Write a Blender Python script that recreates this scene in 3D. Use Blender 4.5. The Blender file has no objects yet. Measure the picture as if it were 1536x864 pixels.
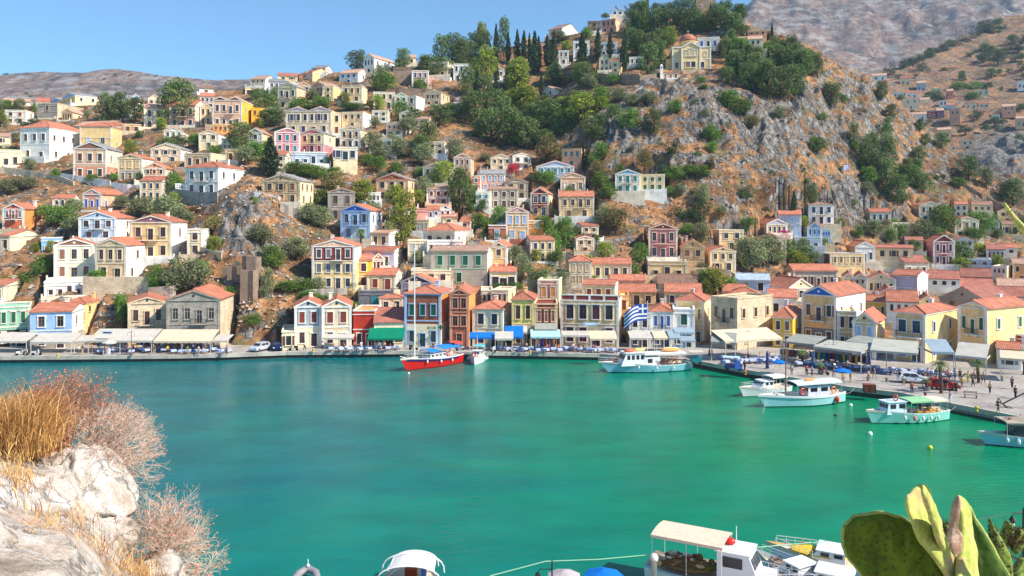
import bpy, bmesh, math, random
import numpy as np
from math import radians, sin, cos, tan, pi, atan, asin, sqrt
from mathutils import Vector, Matrix, Euler
rnd = random.Random(7)
S = bpy.context.scene
COL = S.collection
F = 1205.0; HZ = 330.0; CZ = 24.0
def tu(u): return (u-768.0)/F
def P(u, v, D): return Vector((tu(u)*D, D, CZ-(v-HZ)/F*D))
def zat(v, D): return CZ-(v-HZ)/F*D

# ---------------------------------------------------------------- materials
MATS = {}
def lin(c):
    return tuple(((x/12.92) if x <= .04045 else ((x+.055)/1.055)**2.4) for x in c)
def newmat(name):
    m = bpy.data.materials.new(name); m.use_nodes = True
    nt = m.node_tree; b = nt.nodes['Principled BSDF']
    return m, nt, b
def N(nt, t, **kw):
    n = nt.nodes.new(t)
    for k, v in kw.items(): setattr(n, k, v)
    return n
def noise(nt, scale, detail=4, rough=.55, coord='Object', stretch=None, dist=0):
    tc = N(nt, 'ShaderNodeTexCoord'); n = N(nt, 'ShaderNodeTexNoise')
    n.inputs['Scale'].default_value = scale; n.inputs['Detail'].default_value = detail
    n.inputs['Roughness'].default_value = rough; n.inputs['Distortion'].default_value = dist
    if coord == 'Position':
        src = N(nt, 'ShaderNodeNewGeometry').outputs['Position']
    else: src = tc.outputs[coord]
    if stretch:
        mp = N(nt, 'ShaderNodeMapping'); mp.inputs['Scale'].default_value = stretch
        nt.links.new(src, mp.inputs['Vector']); src = mp.outputs['Vector']
    nt.links.new(src, n.inputs['Vector'])
    return n
def ramp(nt, src, stops):
    r = N(nt, 'ShaderNodeValToRGB'); e = r.color_ramp.elements
    while len(e) < len(stops): e.new(.5)
    for i, (p, c) in enumerate(stops):
        e[i].position = p; e[i].color = (*c, 1) if not isinstance(c, (int, float)) else (c, c, c, 1)
    nt.links.new(src, r.inputs['Fac']); return r
def mix(nt, fac, a, b, mode='MIX'):
    m = N(nt, 'ShaderNodeMix', data_type='RGBA', blend_type=mode)
    for s, x in ((0, fac), (6, a), (7, b)):
        if hasattr(x, 'is_linked') or isinstance(x, bpy.types.NodeSocket): nt.links.new(x, m.inputs[s])
        elif s == 0: m.inputs[0].default_value = x
        else: m.inputs[s].default_value = (*x, 1)
    return m.outputs[2]
def bump(nt, b, src, strength, dist):
    bp = N(nt, 'ShaderNodeBump'); bp.inputs['Strength'].default_value = strength
    bp.inputs['Distance'].default_value = dist
    nt.links.new(src, bp.inputs['Height']); nt.links.new(bp.outputs[0], b.inputs['Normal'])

PAL = dict(
 white=(.94,.93,.90), offw=(.92,.87,.78), rubble=(.62,.53,.45), cream=(.95,.86,.70), pcream=(.94,.89,.76), yel=(.95,.82,.58), vyel=(.96,.76,.25),
 ochre=(.91,.77,.56), tan=(.88,.75,.58), sand=(.91,.82,.69), pink=(.86,.62,.56), hot=(.82,.50,.54), salmon=(.87,.62,.50),
 peach=(.91,.75,.62), orange=(.93,.62,.33), coral=(.84,.42,.30), red=(.72,.20,.12), maroon=(.56,.22,.20), brown=(.56,.38,.30),
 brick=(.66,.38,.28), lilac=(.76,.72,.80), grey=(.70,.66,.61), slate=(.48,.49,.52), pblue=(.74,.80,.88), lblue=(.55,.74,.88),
 sky=(.64,.77,.92), blue=(.20,.40,.76), dblue=(.10,.20,.45), teal=(.10,.50,.55), green=(.08,.38,.27), pgreen=(.60,.80,.70),
 bgrey=(.68,.72,.75), mauve=(.55,.36,.45), purple=(.40,.17,.26), dark=(.13,.11,.10), wood=(.42,.22,.13), rwood=(.55,.22,.15),
 black=(.04,.04,.045), steel=(.55,.57,.60), lime=(.86,.80,.45), olive=(.48,.46,.28))
def paint(key, rough=.85, wear=.16):
    k = ('paint', key, rough)
    if k in MATS: return MATS[k]
    c = lin(PAL[key]); m, nt, b = newmat(key+'_paint')
    n1 = noise(nt, .55, 5, .6, 'Object'); n2 = noise(nt, 1.1, 4, .6, 'Object', (1, 1, .22))
    r1 = ramp(nt, n1.outputs['Fac'], [(.30, 1-wear*1.4), (.55, 1.06)])
    r2 = ramp(nt, n2.outputs['Fac'], [(.34, 1-wear), (.56, 1.0)])
    col = mix(nt, 1, c, r1.outputs[0], 'MULTIPLY'); col = mix(nt, 1, col, r2.outputs[0], 'MULTIPLY')
    n3 = noise(nt, 3.2, 3, .6, 'Object')
    f = ramp(nt, n3.outputs['Fac'], [(.62, 0.0), (.74, .35)])
    col = mix(nt, f.outputs[0], col, lin((.66, .60, .52)))
    oi = N(nt, 'ShaderNodeObjectInfo'); hv = N(nt, 'ShaderNodeHueSaturation')
    mr = N(nt, 'ShaderNodeMapRange'); mr.inputs['To Min'].default_value = .9; mr.inputs['To Max'].default_value = 1.08
    nt.links.new(oi.outputs['Random'], mr.inputs['Value']); nt.links.new(mr.outputs[0], hv.inputs['Value'])
    nt.links.new(col, hv.inputs['Color'])
    nt.links.new(hv.outputs[0], b.inputs['Base Color']); b.inputs['Roughness'].default_value = rough
    bump(nt, b, n3.outputs['Fac'], .3, .06)
    MATS[k] = m; return m
def stone(key='grey', scale=3.4):
    k = ('stone', key)
    if k in MATS: return MATS[k]
    c = Vector(lin(PAL[key])); m, nt, b = newmat(key+'_stone')
    tc = N(nt, 'ShaderNodeTexCoord'); mp = N(nt, 'ShaderNodeMapping'); mp.inputs['Scale'].default_value = (1, 1, 1.7)
    nt.links.new(tc.outputs['Object'], mp.inputs[0])
    vo = N(nt, 'ShaderNodeTexVoronoi'); vo.inputs['Scale'].default_value = scale; nt.links.new(mp.outputs[0], vo.inputs['Vector'])
    ve = N(nt, 'ShaderNodeTexVoronoi', feature='DISTANCE_TO_EDGE'); ve.inputs['Scale'].default_value = scale
    nt.links.new(mp.outputs[0], ve.inputs['Vector'])
    sep = N(nt, 'ShaderNodeSeparateColor'); nt.links.new(vo.outputs['Color'], sep.inputs[0])
    r = ramp(nt, sep.outputs[0], [(0, tuple(c*.78)), (.5, tuple(c*.98)), (1, tuple(c*1.12))])
    n = noise(nt, .5, 5); r2 = ramp(nt, n.outputs['Fac'], [(.35, .7), (.65, 1.05)])
    e = ramp(nt, ve.outputs['Distance'], [(0, .55), (.06, 1)])
    col = mix(nt, 1, r.outputs[0], r2.outputs[0], 'MULTIPLY'); col = mix(nt, .7, col, e.outputs[0], 'MULTIPLY')
    nt.links.new(col, b.inputs['Base Color']); b.inputs['Roughness'].default_value = .95
    bump(nt, b, ve.outputs['Distance'], .5, .12)
    MATS[k] = m; return m
def tile(kind='red'):
    k = ('tile', kind)
    if k in MATS: return MATS[k]
    base = dict(red=(.76,.47,.36), dred=(.68,.42,.35), pinkt=(.78,.62,.53), brown=(.60,.46,.38), greyt=(.60,.60,.60), metal=(.72,.79,.86))[kind]
    c = Vector(lin(base)); m, nt, b = newmat(kind+'_roof_tiles')
    n = noise(nt, .7, 6, .65); r = ramp(nt, n.outputs['Fac'], [(.30, tuple(c*.70)), (.5, tuple(c)), (.70, tuple(c*1.25+Vector((.03, .03, .03))))])
    w = N(nt, 'ShaderNodeTexWave'); w.wave_type = 'BANDS'; w.bands_direction = 'X'; w.inputs['Scale'].default_value = 1.1
    w.inputs['Distortion'].default_value = .6
    tc = N(nt, 'ShaderNodeTexCoord'); nt.links.new(tc.outputs['Object'], w.inputs[0])
    wr = ramp(nt, w.outputs['Fac'], [(0, .78), (.6, 1.0)])
    n4 = noise(nt, 5, 3); r4 = ramp(nt, n4.outputs['Fac'], [(.35, .75), (.6, 1.05)])
    col = mix(nt, .7, r.outputs[0], wr.outputs[0], 'MULTIPLY'); col = mix(nt, .8, col, r4.outputs[0], 'MULTIPLY')
    oi = N(nt, 'ShaderNodeObjectInfo'); hv = N(nt, 'ShaderNodeHueSaturation')
    mr = N(nt, 'ShaderNodeMapRange'); mr.inputs['To Min'].default_value = .78; mr.inputs['To Max'].default_value = 1.12
    nt.links.new(oi.outputs['Random'], mr.inputs['Value']); nt.links.new(mr.outputs[0], hv.inputs['Value'])
    nt.links.new(col, hv.inputs['Color']); nt.links.new(hv.outputs[0], b.inputs['Base Color'])
    b.inputs['Roughness'].default_value = .85
    bump(nt, b, w.outputs['Fac'], .5, .08)
    MATS[k] = m; return m
def plain(name, c, rough=.6, metal=0, var=.12, scale=3, spec=.5):
    k = ('plain', name)
    if k in MATS: return MATS[k]
    m, nt, b = newmat(name); cc = Vector(lin(c))
    n = noise(nt, scale, 4); r = ramp(nt, n.outputs['Fac'], [(.3, tuple(cc*(1-var))), (.7, tuple(cc*(1+var*.6)))])
    nt.links.new(r.outputs[0], b.inputs['Base Color']); b.inputs['Roughness'].default_value = rough
    b.inputs['Metallic'].default_value = metal; b.inputs['Specular IOR Level'].default_value = spec
    MATS[k] = m; return m
def leafmat(name, dark, light, rough=.7, trans=.15):
    k = ('leaf', name)
    if k in MATS: return MATS[k]
    m, nt, b = newmat(name)
    n = noise(nt, 6, 3, .6, 'Object'); n2 = noise(nt, 40, 2, .6, 'Object')
    mx = mix(nt, .4, n.outputs['Color'], n2.outputs['Color'])
    sp = N(nt, 'ShaderNodeSeparateColor'); nt.links.new(mx, sp.inputs[0])
    r = ramp(nt, sp.outputs[0], [(.36, dark), (.62, light)])
    oi = N(nt, 'ShaderNodeObjectInfo'); hv = N(nt, 'ShaderNodeHueSaturation')
    mr = N(nt, 'ShaderNodeMapRange'); mr.inputs['To Min'].default_value = .8; mr.inputs['To Max'].default_value = 1.4
    nt.links.new(oi.outputs['Random'], mr.inputs['Value']); nt.links.new(mr.outputs[0], hv.inputs['Value'])
    mr2 = N(nt, 'ShaderNodeMapRange'); mr2.inputs['To Min'].default_value = .485; mr2.inputs['To Max'].default_value = .51
    nt.links.new(oi.outputs['Random'], mr2.inputs['Value']); nt.links.new(mr2.outputs[0], hv.inputs['Hue'])
    nt.links.new(r.outputs[0], hv.inputs['Color']); nt.links.new(hv.outputs[0], b.inputs['Base Color'])
    b.inputs['Roughness'].default_value = rough; b.inputs['Specular IOR Level'].default_value = .25
    tr = N(nt, 'ShaderNodeBsdfTranslucent'); nt.links.new(hv.outputs[0], tr.inputs['Color'])
    ms = N(nt, 'ShaderNodeMixShader'); ms.inputs[0].default_value = trans
    nt.links.new(b.outputs[0], ms.inputs[1]); nt.links.new(tr.outputs[0], ms.inputs[2])
    nt.links.new(ms.outputs[0], nt.nodes['Material Output'].inputs['Surface'])
    MATS[k] = m; return m
def glass():
    k = 'glass'
    if k in MATS: return MATS[k]
    m, nt, b = newmat('dark_window_glass')
    n = noise(nt, .35, 2, .5, 'Position'); r = ramp(nt, n.outputs['Fac'], [(.35, (.012, .012, .016)), (.7, (.06, .06, .075))])
    nt.links.new(r.outputs[0], b.inputs['Base Color']); b.inputs['Roughness'].default_value = .12
    MATS[k] = m; return m

# ---------------------------------------------------------------- mesh builder
class MB:
    def __init__(s): s.v = []; s.f = []; s.m = []
    def add(s, vs, fs, mi=0):
        o = len(s.v); s.v += [tuple(p) for p in vs]
        for f in fs: s.f.append([i+o for i in f]); s.m.append(mi)
    def box(s, x0, x1, y0, y1, z0, z1, mi=0):
        s.add([(x0,y0,z0),(x1,y0,z0),(x1,y1,z0),(x0,y1,z0),(x0,y0,z1),(x1,y0,z1),(x1,y1,z1),(x0,y1,z1)],
              [(0,3,2,1),(4,5,6,7),(0,1,5,4),(1,2,6,5),(2,3,7,6),(3,0,4,7)], mi)
    def obox(s, c, ax, ay, az, mi=0):
        c = Vector(c); ax = Vector(ax); ay = Vector(ay); az = Vector(az)
        vs = [c+ax*i+ay*j+az*k for k in (-1,1) for (i,j) in ((-1,-1),(1,-1),(1,1),(-1,1))]
        s.add(vs, [(0,3,2,1),(4,5,6,7),(0,1,5,4),(1,2,6,5),(2,3,7,6),(3,0,4,7)], mi)
    def prism(s, poly, y0, y1, mi=0):       # poly in xz, ccw seen from -y
        n = len(poly)
        s.add([(x,y0,z) for x,z in poly]+[(x,y1,z) for x,z in poly],
              [tuple(range(n)), tuple(range(2*n-1,n-1,-1))]+[(j,i,i+n,j+n) for i in range(n) for j in [(i+1)%n]], mi)
    def vprism(s, poly, z0, z1, mi=0):      # poly in xy, ccw from above
        n = len(poly)
        s.add([(x,y,z0) for x,y in poly]+[(x,y,z1) for x,y in poly],
              [tuple(range(n-1,-1,-1)), tuple(range(n,2*n))]+[(i,j,j+n,i+n) for i in range(n) for j in [(i+1)%n]], mi)
    def slab(s, a, b, c, d, t, mi=0):       # quad a b c d (ccw from top), thickness t downwards
        a,b,c,d = map(Vector,(a,b,c,d)); n = (b-a).cross(d-a)
        if n.length < 1e-9: n = (c-a).cross(d-a)
        n.normalize(); n *= t
        s.add([a,b,c,d,a-n,b-n,c-n,d-n],[(0,1,2,3),(7,6,5,4),(0,4,5,1),(1,5,6,2),(2,6,7,3),(3,7,4,0)], mi)
    def tube(s, pts, rs, n=6, mi=0, cap=True):
        pts = [Vector(p) for p in pts]
        if not hasattr(rs, '__len__'): rs = [rs]*len(pts)
        o = len(s.v); k = len(pts)
        for i, p in enumerate(pts):
            d = (pts[min(i+1,k-1)]-pts[max(i-1,0)])
            if d.length < 1e-9: d = Vector((0,0,1))
            d.normalize(); a = d.cross(Vector((0,0,1)) if abs(d.z) < .9 else Vector((1,0,0))).normalized(); b = d.cross(a)
            for j in range(n):
                t = 2*pi*j/n; s.v.append(tuple(p+a*(cos(t)*rs[i])+b*(sin(t)*rs[i])))
        for i in range(k-1):
            for j in range(n):
                j2 = (j+1)%n
                s.f.append([o+i*n+j, o+i*n+j2, o+(i+1)*n+j2, o+(i+1)*n+j]); s.m.append(mi)
        if cap:
            s.f.append([o+j for j in range(n-1,-1,-1)]); s.m.append(mi)
            s.f.append([o+(k-1)*n+j for j in range(n)]); s.m.append(mi)
    def ball(s, c, r, n=8, mi=0, sc=(1,1,1)):
        c = Vector(c); m = n//2+1; o = len(s.v)
        for i in range(m+1):
            th = pi*i/m
            for j in range(n):
                ph = 2*pi*j/n
                s.v.append((c.x+r*sc[0]*sin(th)*cos(ph), c.y+r*sc[1]*sin(th)*sin(ph), c.z+r*sc[2]*cos(th)))
        for i in range(m):
            for j in range(n):
                j2=(j+1)%n; s.f.append([o+i*n+j, o+(i+1)*n+j, o+(i+1)*n+j2, o+i*n+j2]); s.m.append(mi)
    def lathe(s, c, prof, n=16, mi=0):
        c = Vector(c); o = len(s.v)
        for r, z in prof:
            for j in range(n):
                t = 2*pi*j/n; s.v.append((c.x+r*cos(t), c.y+r*sin(t), c.z+z))
        for i in range(len(prof)-1):
            for j in range(n):
                j2=(j+1)%n; s.f.append([o+i*n+j, o+i*n+j2, o+(i+1)*n+j2, o+(i+1)*n+j]); s.m.append(mi)
        s.f.append([o+j for j in range(n-1,-1,-1)]); s.m.append(mi)
        s.f.append([o+(len(prof)-1)*n+j for j in range(n)]); s.m.append(mi)
    def mesh(s, name, mats, smooth=False):
        me = bpy.data.meshes.new(name); me.from_pydata(s.v, [], s.f)
        for m in (mats if isinstance(mats, (list, tuple)) else [mats]): me.materials.append(m)
        me.polygons.foreach_set('material_index', s.m)
        if smooth: me.polygons.foreach_set('use_smooth', [True]*len(s.f))
        me.update(); return me
    def build(s, name, mats, parent=None, smooth=False):
        return link(name, s.mesh(name, mats, smooth), parent)
def link(name, me, parent=None, loc=None, rz=None, sc=None):
    o = bpy.data.objects.new(name, me); COL.objects.link(o)
    if parent is not None: o.parent = parent
    if loc is not None: o.location = loc
    if rz is not None: o.rotation_euler = (0,0,rz)
    if sc is not None: o.scale = sc
    return o
USED = set()
def tag(o, label, cat, group=None):
    o['label'] = label; o['category'] = cat
    if group: o['group'] = group
    return o
def thing(name, label, cat, loc=(0,0,0), rz=0, group=None):
    o = link(name, None, None, loc, rz); o.empty_display_size = .5
    return tag(o, label, cat, group)
def kind(o, k): o['kind'] = k; return o
def copy_tree(o, parent=None):
    c = o.copy(); COL.objects.link(c); c.parent = parent
    for ch in list(o.children): copy_tree(ch, c)
    return c

# ---------------------------------------------------------------- numpy noise
def _h(ix, iy, seed):
    n = (ix.astype(np.int64)*374761393 + iy.astype(np.int64)*668265263 + seed*1442695041) & 0xffffffff
    n = ((n ^ (n >> 13))*1274126177) & 0xffffffff
    return ((n ^ (n >> 16)) & 0xffff)/65535.0
def vnoise(x, y, seed=0):
    ix = np.floor(x); iy = np.floor(y); fx = x-ix; fy = y-iy
    fx = fx*fx*(3-2*fx); fy = fy*fy*(3-2*fy)
    a = _h(ix,iy,seed); b = _h(ix+1,iy,seed); c = _h(ix,iy+1,seed); d = _h(ix+1,iy+1,seed)
    return (a*(1-fx)+b*fx)*(1-fy)+(c*(1-fx)+d*fx)*fy
def fbm(x, y, oct=5, seed=0, ridge=False):
    s = 0; a = 1; t = 0
    for i in range(oct):
        n = vnoise(x*2**i+17*i, y*2**i-11*i, seed+i)
        if ridge: n = 1-np.abs(2*n-1)
        s = s+n*a; t += a; a *= .5
    return s/t

# ---------------------------------------------------------------- terrain
LV = np.array([505,450,400,350,300,250,200,150,100,50,0,-60],float)
CU = np.array([-160,0,200,380,500,650,760,830,900,960,1050,1200,1300,1400,1536,1700],float)
DT = np.array([
 [149,154,166,183,203,228,262,305,350,400,450,500],
 [149,154,166,183,203,228,262,305,350,400,450,500],
 [149,154,165,181,200,224,256,300,345,400,450,500],
 [149,153,161,171,184,208,246,296,335,390,440,500],
 [149,158,172,188,206,225,250,285,322,370,420,480],
 [149,164,180,195,211,230,256,288,315,355,400,450],
 [149,166,185,202,219,240,270,300,322,350,385,430],
 [149,167,187,203,219,236,262,292,316,345,380,420],
 [149,168,187,203,216,228,243,264,298,335,370,410],
 [149,169,189,204,216,226,238,256,292,325,355,400],
 [150,172,196,209,217,226,236,253,288,315,345,390],
 [152,185,210,222,230,240,252,266,285,305,340,380],
 [154,192,220,237,250,262,275,292,312,335,360,400],
 [154,196,228,248,266,283,300,318,335,355,380,410],
 [154,200,235,262,282,300,318,335,350,370,400,430],
 [154,200,235,262,282,300,318,335,350,370,400,430]],float)
CR = [(-160,150),(0,152),(120,158),(200,152),(300,140),(380,130),(450,118),(500,108),(560,100),(620,96),(650,92),(700,82),(800,64),(850,53),
      (900,42),(950,28),(1000,24),(1060,16),(1110,22),(1130,38),(1160,46),(1200,62),(1230,76),(1260,98),(1300,110),(1350,152),(1400,200),(1450,246),(1500,290),(1536,320),(1700,420)]
CRu = np.array([c[0] for c in CR],float); CRv = np.array([c[1] for c in CR],float)
def Dtab(u, v):
    row = np.array([np.interp(u, CU, DT[:,k]) for k in range(len(LV))])
    return np.interp(-v, -LV, row)
D0 = 147.0
def col_profile(u):
    cv = np.interp(u, CRu, CRv)
    row = np.array([np.interp(u, CU, DT[:,k]) for k in range(len(LV))])
    vs = np.arange(505, cv, -4.0); vs = np.append(vs, cv)
    ds = np.interp(-vs, -LV, row); zs = CZ-(vs-HZ)/F*ds
    Dn = np.concatenate([[100, D0], ds]); Zn = np.concatenate([[1.0, 1.0], zs])
    zc = zs[-1]; dc = ds[-1]
    Dn = np.concatenate([Dn, [dc+25, dc+70, dc+180, dc+400]]); Zn = np.concatenate([Zn, [zc-1, zc-12, zc*.35, -3]])
    return Dn, Zn
_pc = {}
def zraw(u, D):
    k = round(u/4.0)
    if k not in _pc: _pc[k] = col_profile(k*4.0)
    Dn, Zn = _pc[k]; return float(np.interp(D, Dn, Zn))
def hit(u, v, Dmin=92.0):
    """depth where the ray through pixel (u,v) meets the smooth ground"""
    if v > 330 and 22.9*F/(v-HZ) < D0: return 22.9*F/(v-HZ)
    k = round(u/4.0)
    if k not in _pc: _pc[k] = col_profile(k*4.0)
    Dn, Zn = _pc[k]; Ds = np.arange(D0, 520, .5); V = HZ-(np.interp(Ds, Dn, Zn)-CZ)*F/Ds
    i = np.argmax(V <= v)
    if V[i] > v: i = int(np.argmin(V))
    return float(Ds[i])
CUTS = []     # (poly, z)
HOUSES = []
WCACHE = {}
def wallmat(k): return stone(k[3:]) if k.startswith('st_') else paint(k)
def winmesh(w, h, kindw, tr, win, lod):
    """returns (frame mesh, [(name, mesh)]) in a frame where x centred, z from 0, facing -y at y=0"""
    key = (round(w,2), round(h,2), kindw, tr, win, lod)
    if key in WCACHE: return WCACHE[key]
    b = MB(); fw = .14 if w > .7 else .09
    b.box(-w/2-fw, -w/2, -.12, .02, -.02, h); b.box(w/2, w/2+fw, -.12, .02, -.02, h)
    b.box(-w/2-fw-.05, w/2+fw+.05, -.17, .02, h, h+.2); b.box(-w/2-fw-.04, w/2+fw+.04, -.2, .02, -.14, -.02)
    fr = b.mesh('window', wallmat(tr)); parts = []
    if kindw == 's':
        for sx in (-1, 1):
            b = MB(); xa, xb = (-w/2+.01, -.015) if sx < 0 else (.015, w/2-.01)
            b.box(xa, xb, -.06, .015, 0, h)
            if not lod:
                z = .12
                while z < h-.15: b.box(xa+.07, xb-.07, -.078, -.058, z, z+.07); z += .16
            parts.append(('shutter', b.mesh('shutter', paint(win, .6, .08))))
    elif kindw == 'o':
        b = MB(); b.box(-w/2, w/2, -.035, .015, 0, h); parts.append(('pane', b.mesh('pane', glass())))
        for sx in (-1, 1):      # open shutters folded back on the wall
            b = MB(); xa, xb = (-w/2-fw-w*.42, -w/2-fw-.02) if sx < 0 else (w/2+fw+.02, w/2+fw+w*.42)
            b.box(xa, xb, -.08, -.03, .02, h-.03); parts.append(('shutter', b.mesh('shutter', paint(win, .6, .08))))
    else:
        b = MB(); b.box(-w/2, w/2, -.035, .015, 0, h); parts.append(('pane', b.mesh('pane', glass())))
        b = MB(); t = .055
        b.box(-w/2, -w/2+t, -.07, -.03, 0, h); b.box(w/2-t, w/2, -.07, -.03, 0, h); b.box(-t/2, t/2, -.07, -.03, 0, h)
        b.box(-w/2+t, w/2-t, -.072, -.032, h-t, h); b.box(-w/2+t, w/2-t, -.072, -.032, 0, t)
        if not lod: b.box(-w/2+t, w/2-t, -.068, -.034, h*.68, h*.68+t)
        parts.append(('casement', b.mesh('casement', paint(win, .6, .08))))
    WCACHE[key] = (fr, parts); return WCACHE[key]
def put_window(root, x, z, y, face, w, h, kindw, tr, win, lod, name='window'):
    if kindw == 'g' and name == 'window' and win != 'black':
        q = rnd.random(); kindw = 's' if q < .16 else ('o' if q < .24 and w > .6 and face == 'F' else 'g')
    fr, parts = winmesh(w, h, kindw, tr, win, lod)
    f = link(name, fr, root); 
    if face == 'F': f.location = (x, y, z)
    elif face == 'R': f.location = (x, y, z); f.rotation_euler = (0,0,pi/2)
    elif face == 'L': f.location = (x, y, z); f.rotation_euler = (0,0,-pi/2)
    for n, me in parts: link(n, me, f)
    return f
def solve(u0, u1, u2, D, d):
    t0, t1 = tu(u0), tu(u1)
    if u2 is None:
        th = -atan((t0+t1)/2)*.9
        C = Vector((t0*D, D)); # left front corner
        # far front corner on ray t1
        w = (t1*C.y-C.x)/(cos(th)-t1*sin(th)); return C, th, w, d
    t2 = tu(u2)
    if u2 > u1:
        tC, tO = t1, t0
        for _ in range(30):
            q = (tC-t2)*D/d/sqrt(1+t2*t2)
            if abs(q) < .98: break
            d *= 1.12
        th = asin(max(-.98,min(.98,q)))-atan(t2)
        C = Vector((tC*D, D)); w = (C.x-tO*C.y)/(cos(th)-tO*sin(th))
        return C-Vector((cos(th), sin(th)))*w, th, w, d
    else:
        tC, tO = t0, t1
        for _ in range(30):
            q = (tC-t2)*D/d/sqrt(1+t2*t2)
            if abs(q) < .98: break
            d *= 1.12
        th = asin(max(-.98,min(.98,q)))-atan(t2)
        C = Vector((tC*D, D)); w = (tO*C.y-C.x)/(cos(th)-tO*sin(th))
        return C, th, w, d
def H(label, u0, u1, u2, vb, ve, ap, roof, wall, s=None, n='3/3', sn='2/2', win='wood', wk='g', tr='offw', ped=None, tl='red',
      base=None, D=None, d=None, bal=False, nm='house', cat='house', door=True, cut=True, pil=True, ww=None, bcol=None, arch=False, par=False, wh=None, sbase=None):
    if D is None: D = hit((u0+u1)/2, vb)
    if d is None: d = 9.0 if D < 240 else 8.0
    C, th, w, d = solve(u0, u1, u2, D, d)
    z0 = zat(vb, D); h = (vb-ve)/F*D
    s = s or wall; lod = D > 215
    if tl == 'red' and ve < 270 and D > 200 and roof != 'h': tl = rnd.choice(['pinkt','pinkt','brown','red','greyt'])
    O = C+Vector((cos(th), sin(th)))*w/2
    root = thing(nm, label, cat, (O.x, O.y, z0), th)
    HOUSES.append(dict(label=label, u=(u0+u1)/2, v=(vb+ve)/2, u0=min(u0,u1,u2 or u0), u1=max(u0,u1,u2 or u1), v0=ap or ve, v1=vb, D=D))
    nf = n.count('/')+1 if n else 2
    fh = h/nf; hw = w/2
    # ---- walls
    b = MB(); f = -4.5 if cut else -2
    wm = [wallmat(wall), wallmat(s)]
    zb = 0
    if base:
        zb = fh*.98 if not isinstance(base, tuple) else h*base[1]
        bk = base[0] if isinstance(base, tuple) else base
    b.add([(-hw,0,f),(hw,0,f),(hw,0,h),(-hw,0,h)], [(0,1,2,3)], 0)
    b.add([(hw,0,f),(hw,d,f),(hw,d,h),(hw,0,h)], [(0,1,2,3)], 1)
    b.add([(hw,d,f),(-hw,d,f),(-hw,d,h),(hw,d,h)], [(0,1,2,3)], 1)
    b.add([(-hw,d,f),(-hw,0,f),(-hw,0,h),(-hw,d,h)], [(0,1,2,3)], 1)
    rise = 0
    if ap is not None:
        if roof in ('g', 'G'): rise = (ve-ap)/F*D
        else:
            yc = D+ (d/2)*cos(th); rise = max(.5, min(zat(ap, yc)-z0-h, .36*min(d, w)+.6))
    R = rise
    if roof == 'g':
        b.add([(-hw,0,h),(hw,0,h),(0,0,h+R)], [(0,1,2)], 0); b.add([(-hw,d,h),(hw,d,h),(0,d,h+R)], [(0,2,1)], 1)
    if roof == 'G':
        for x0, x1 in ((-hw,0),(0,hw)):
            xm = (x0+x1)/2
            b.add([(x0,0,h),(x1,0,h),(xm,0,h+R)], [(0,1,2)], 0); b.add([(x0,d,h),(x1,d,h),(xm,d,h+R)], [(0,2,1)], 1)
    if roof == 's':
        b.add([(hw,0,h),(hw,d,h),(hw,d/2,h+R)], [(0,1,2)], 1); b.add([(-hw,0,h),(-hw,d,h),(-hw,d/2,h+R)], [(0,2,1)], 1)
    if roof in ('f','p'):
        b.add([(-hw,0,h-.25),(hw,0,h-.25),(hw,d,h-.25),(-hw,d,h-.25)], [(0,1,2,3)], 1)
    wl = b.build('wall', wm, root)
    if base:
        b = MB(); e = .022
        b.box(-hw-e, hw+e, -e, d+e, f, zb); b.build('ground_storey', wallmat(bk), root)  # slate and dark storeys paint in the shade beneath the awnings
    # ---- roof
    T = tile(tl); b = MB(); o = .28; t = .2; e = .06
    if roof in ('g','G'):
        segs = [(-hw,hw)] if roof == 'g' else [(-hw,0),(0,hw)]
        for x0, x1 in segs:
            xm = (x0+x1)/2; q = (x1-x0)/2; k = R/q; ox = o if roof == 'g' else 0.0
            b.slab((x0-ox,-o*.6,h+e-k*ox+t),(xm,-o*.6,h+R+e+t),(xm,d+o*.5,h+R+e+t),(x0-ox,d+o*.5,h+e-k*ox+t),t) if False else None
            a = (x0-ox,-o*.3,h-k*ox+t); c_ = (xm,-o*.3,h+R+t); c2 = (xm,d+o*.3,h+R+t); a2 = (x0-ox,d+o*.3,h-k*ox+t)
            b.add([a,c_,c2,a2,(a[0],a[1],a[2]-t),(c_[0],c_[1],c_[2]-t),(c2[0],c2[1],c2[2]-t),(a2[0],a2[1],a2[2]-t)],
                  [(0,1,2,3),(7,6,5,4),(0,4,5,1),(2,6,7,3),(3,7,4,0)])
            a = (x1+ox,-o*.3,h-k*ox+t); a2 = (x1+ox,d+o*.3,h-k*ox+t)
            b.add([c_,a,a2,c2,(c_[0],c_[1],c_[2]-t),(a[0],a[1],a[2]-t),(a2[0],a2[1],a2[2]-t),(c2[0],c2[1],c2[2]-t)],
                  [(0,1,2,3),(7,6,5,4),(0,4,5,1),(2,6,7,3),(1,5,6,2)])
            b.tube([(xm,-o*.3,h+R+t+.03),(xm,d+o*.3,h+R+t+.03)], .11, 5)
    elif roof == 'h':
        q = min(hw, d/2)*.98
        ax0, ax1 = (-hw+q, hw-q) if hw > d/2 else (0,0)
        ay0, ay1 = (d/2,d/2) if hw > d/2 else (q, d-q)
        A = [(-hw-o,-o,h+.02),(hw+o,-o,h+.02),(hw+o,d+o,h+.02),(-hw-o,d+o,h+.02)]
        if hw > d/2: r0 = (ax0,d/2,h+R+.1); r1 = (ax1,d/2,h+R+.1); fs = [(0,1,5,4),(1,2,5),(2,3,4,5),(3,0,4)]
        else: r0 = (0,ay0,h+R+.1); r1 = (0,ay1,h+R+.1); fs = [(0,1,4),(1,2,5,4),(2,3,5),(3,0,4,5)]
        b.add(A+[r0,r1], fs+[(3,2,1,0)])
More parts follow.
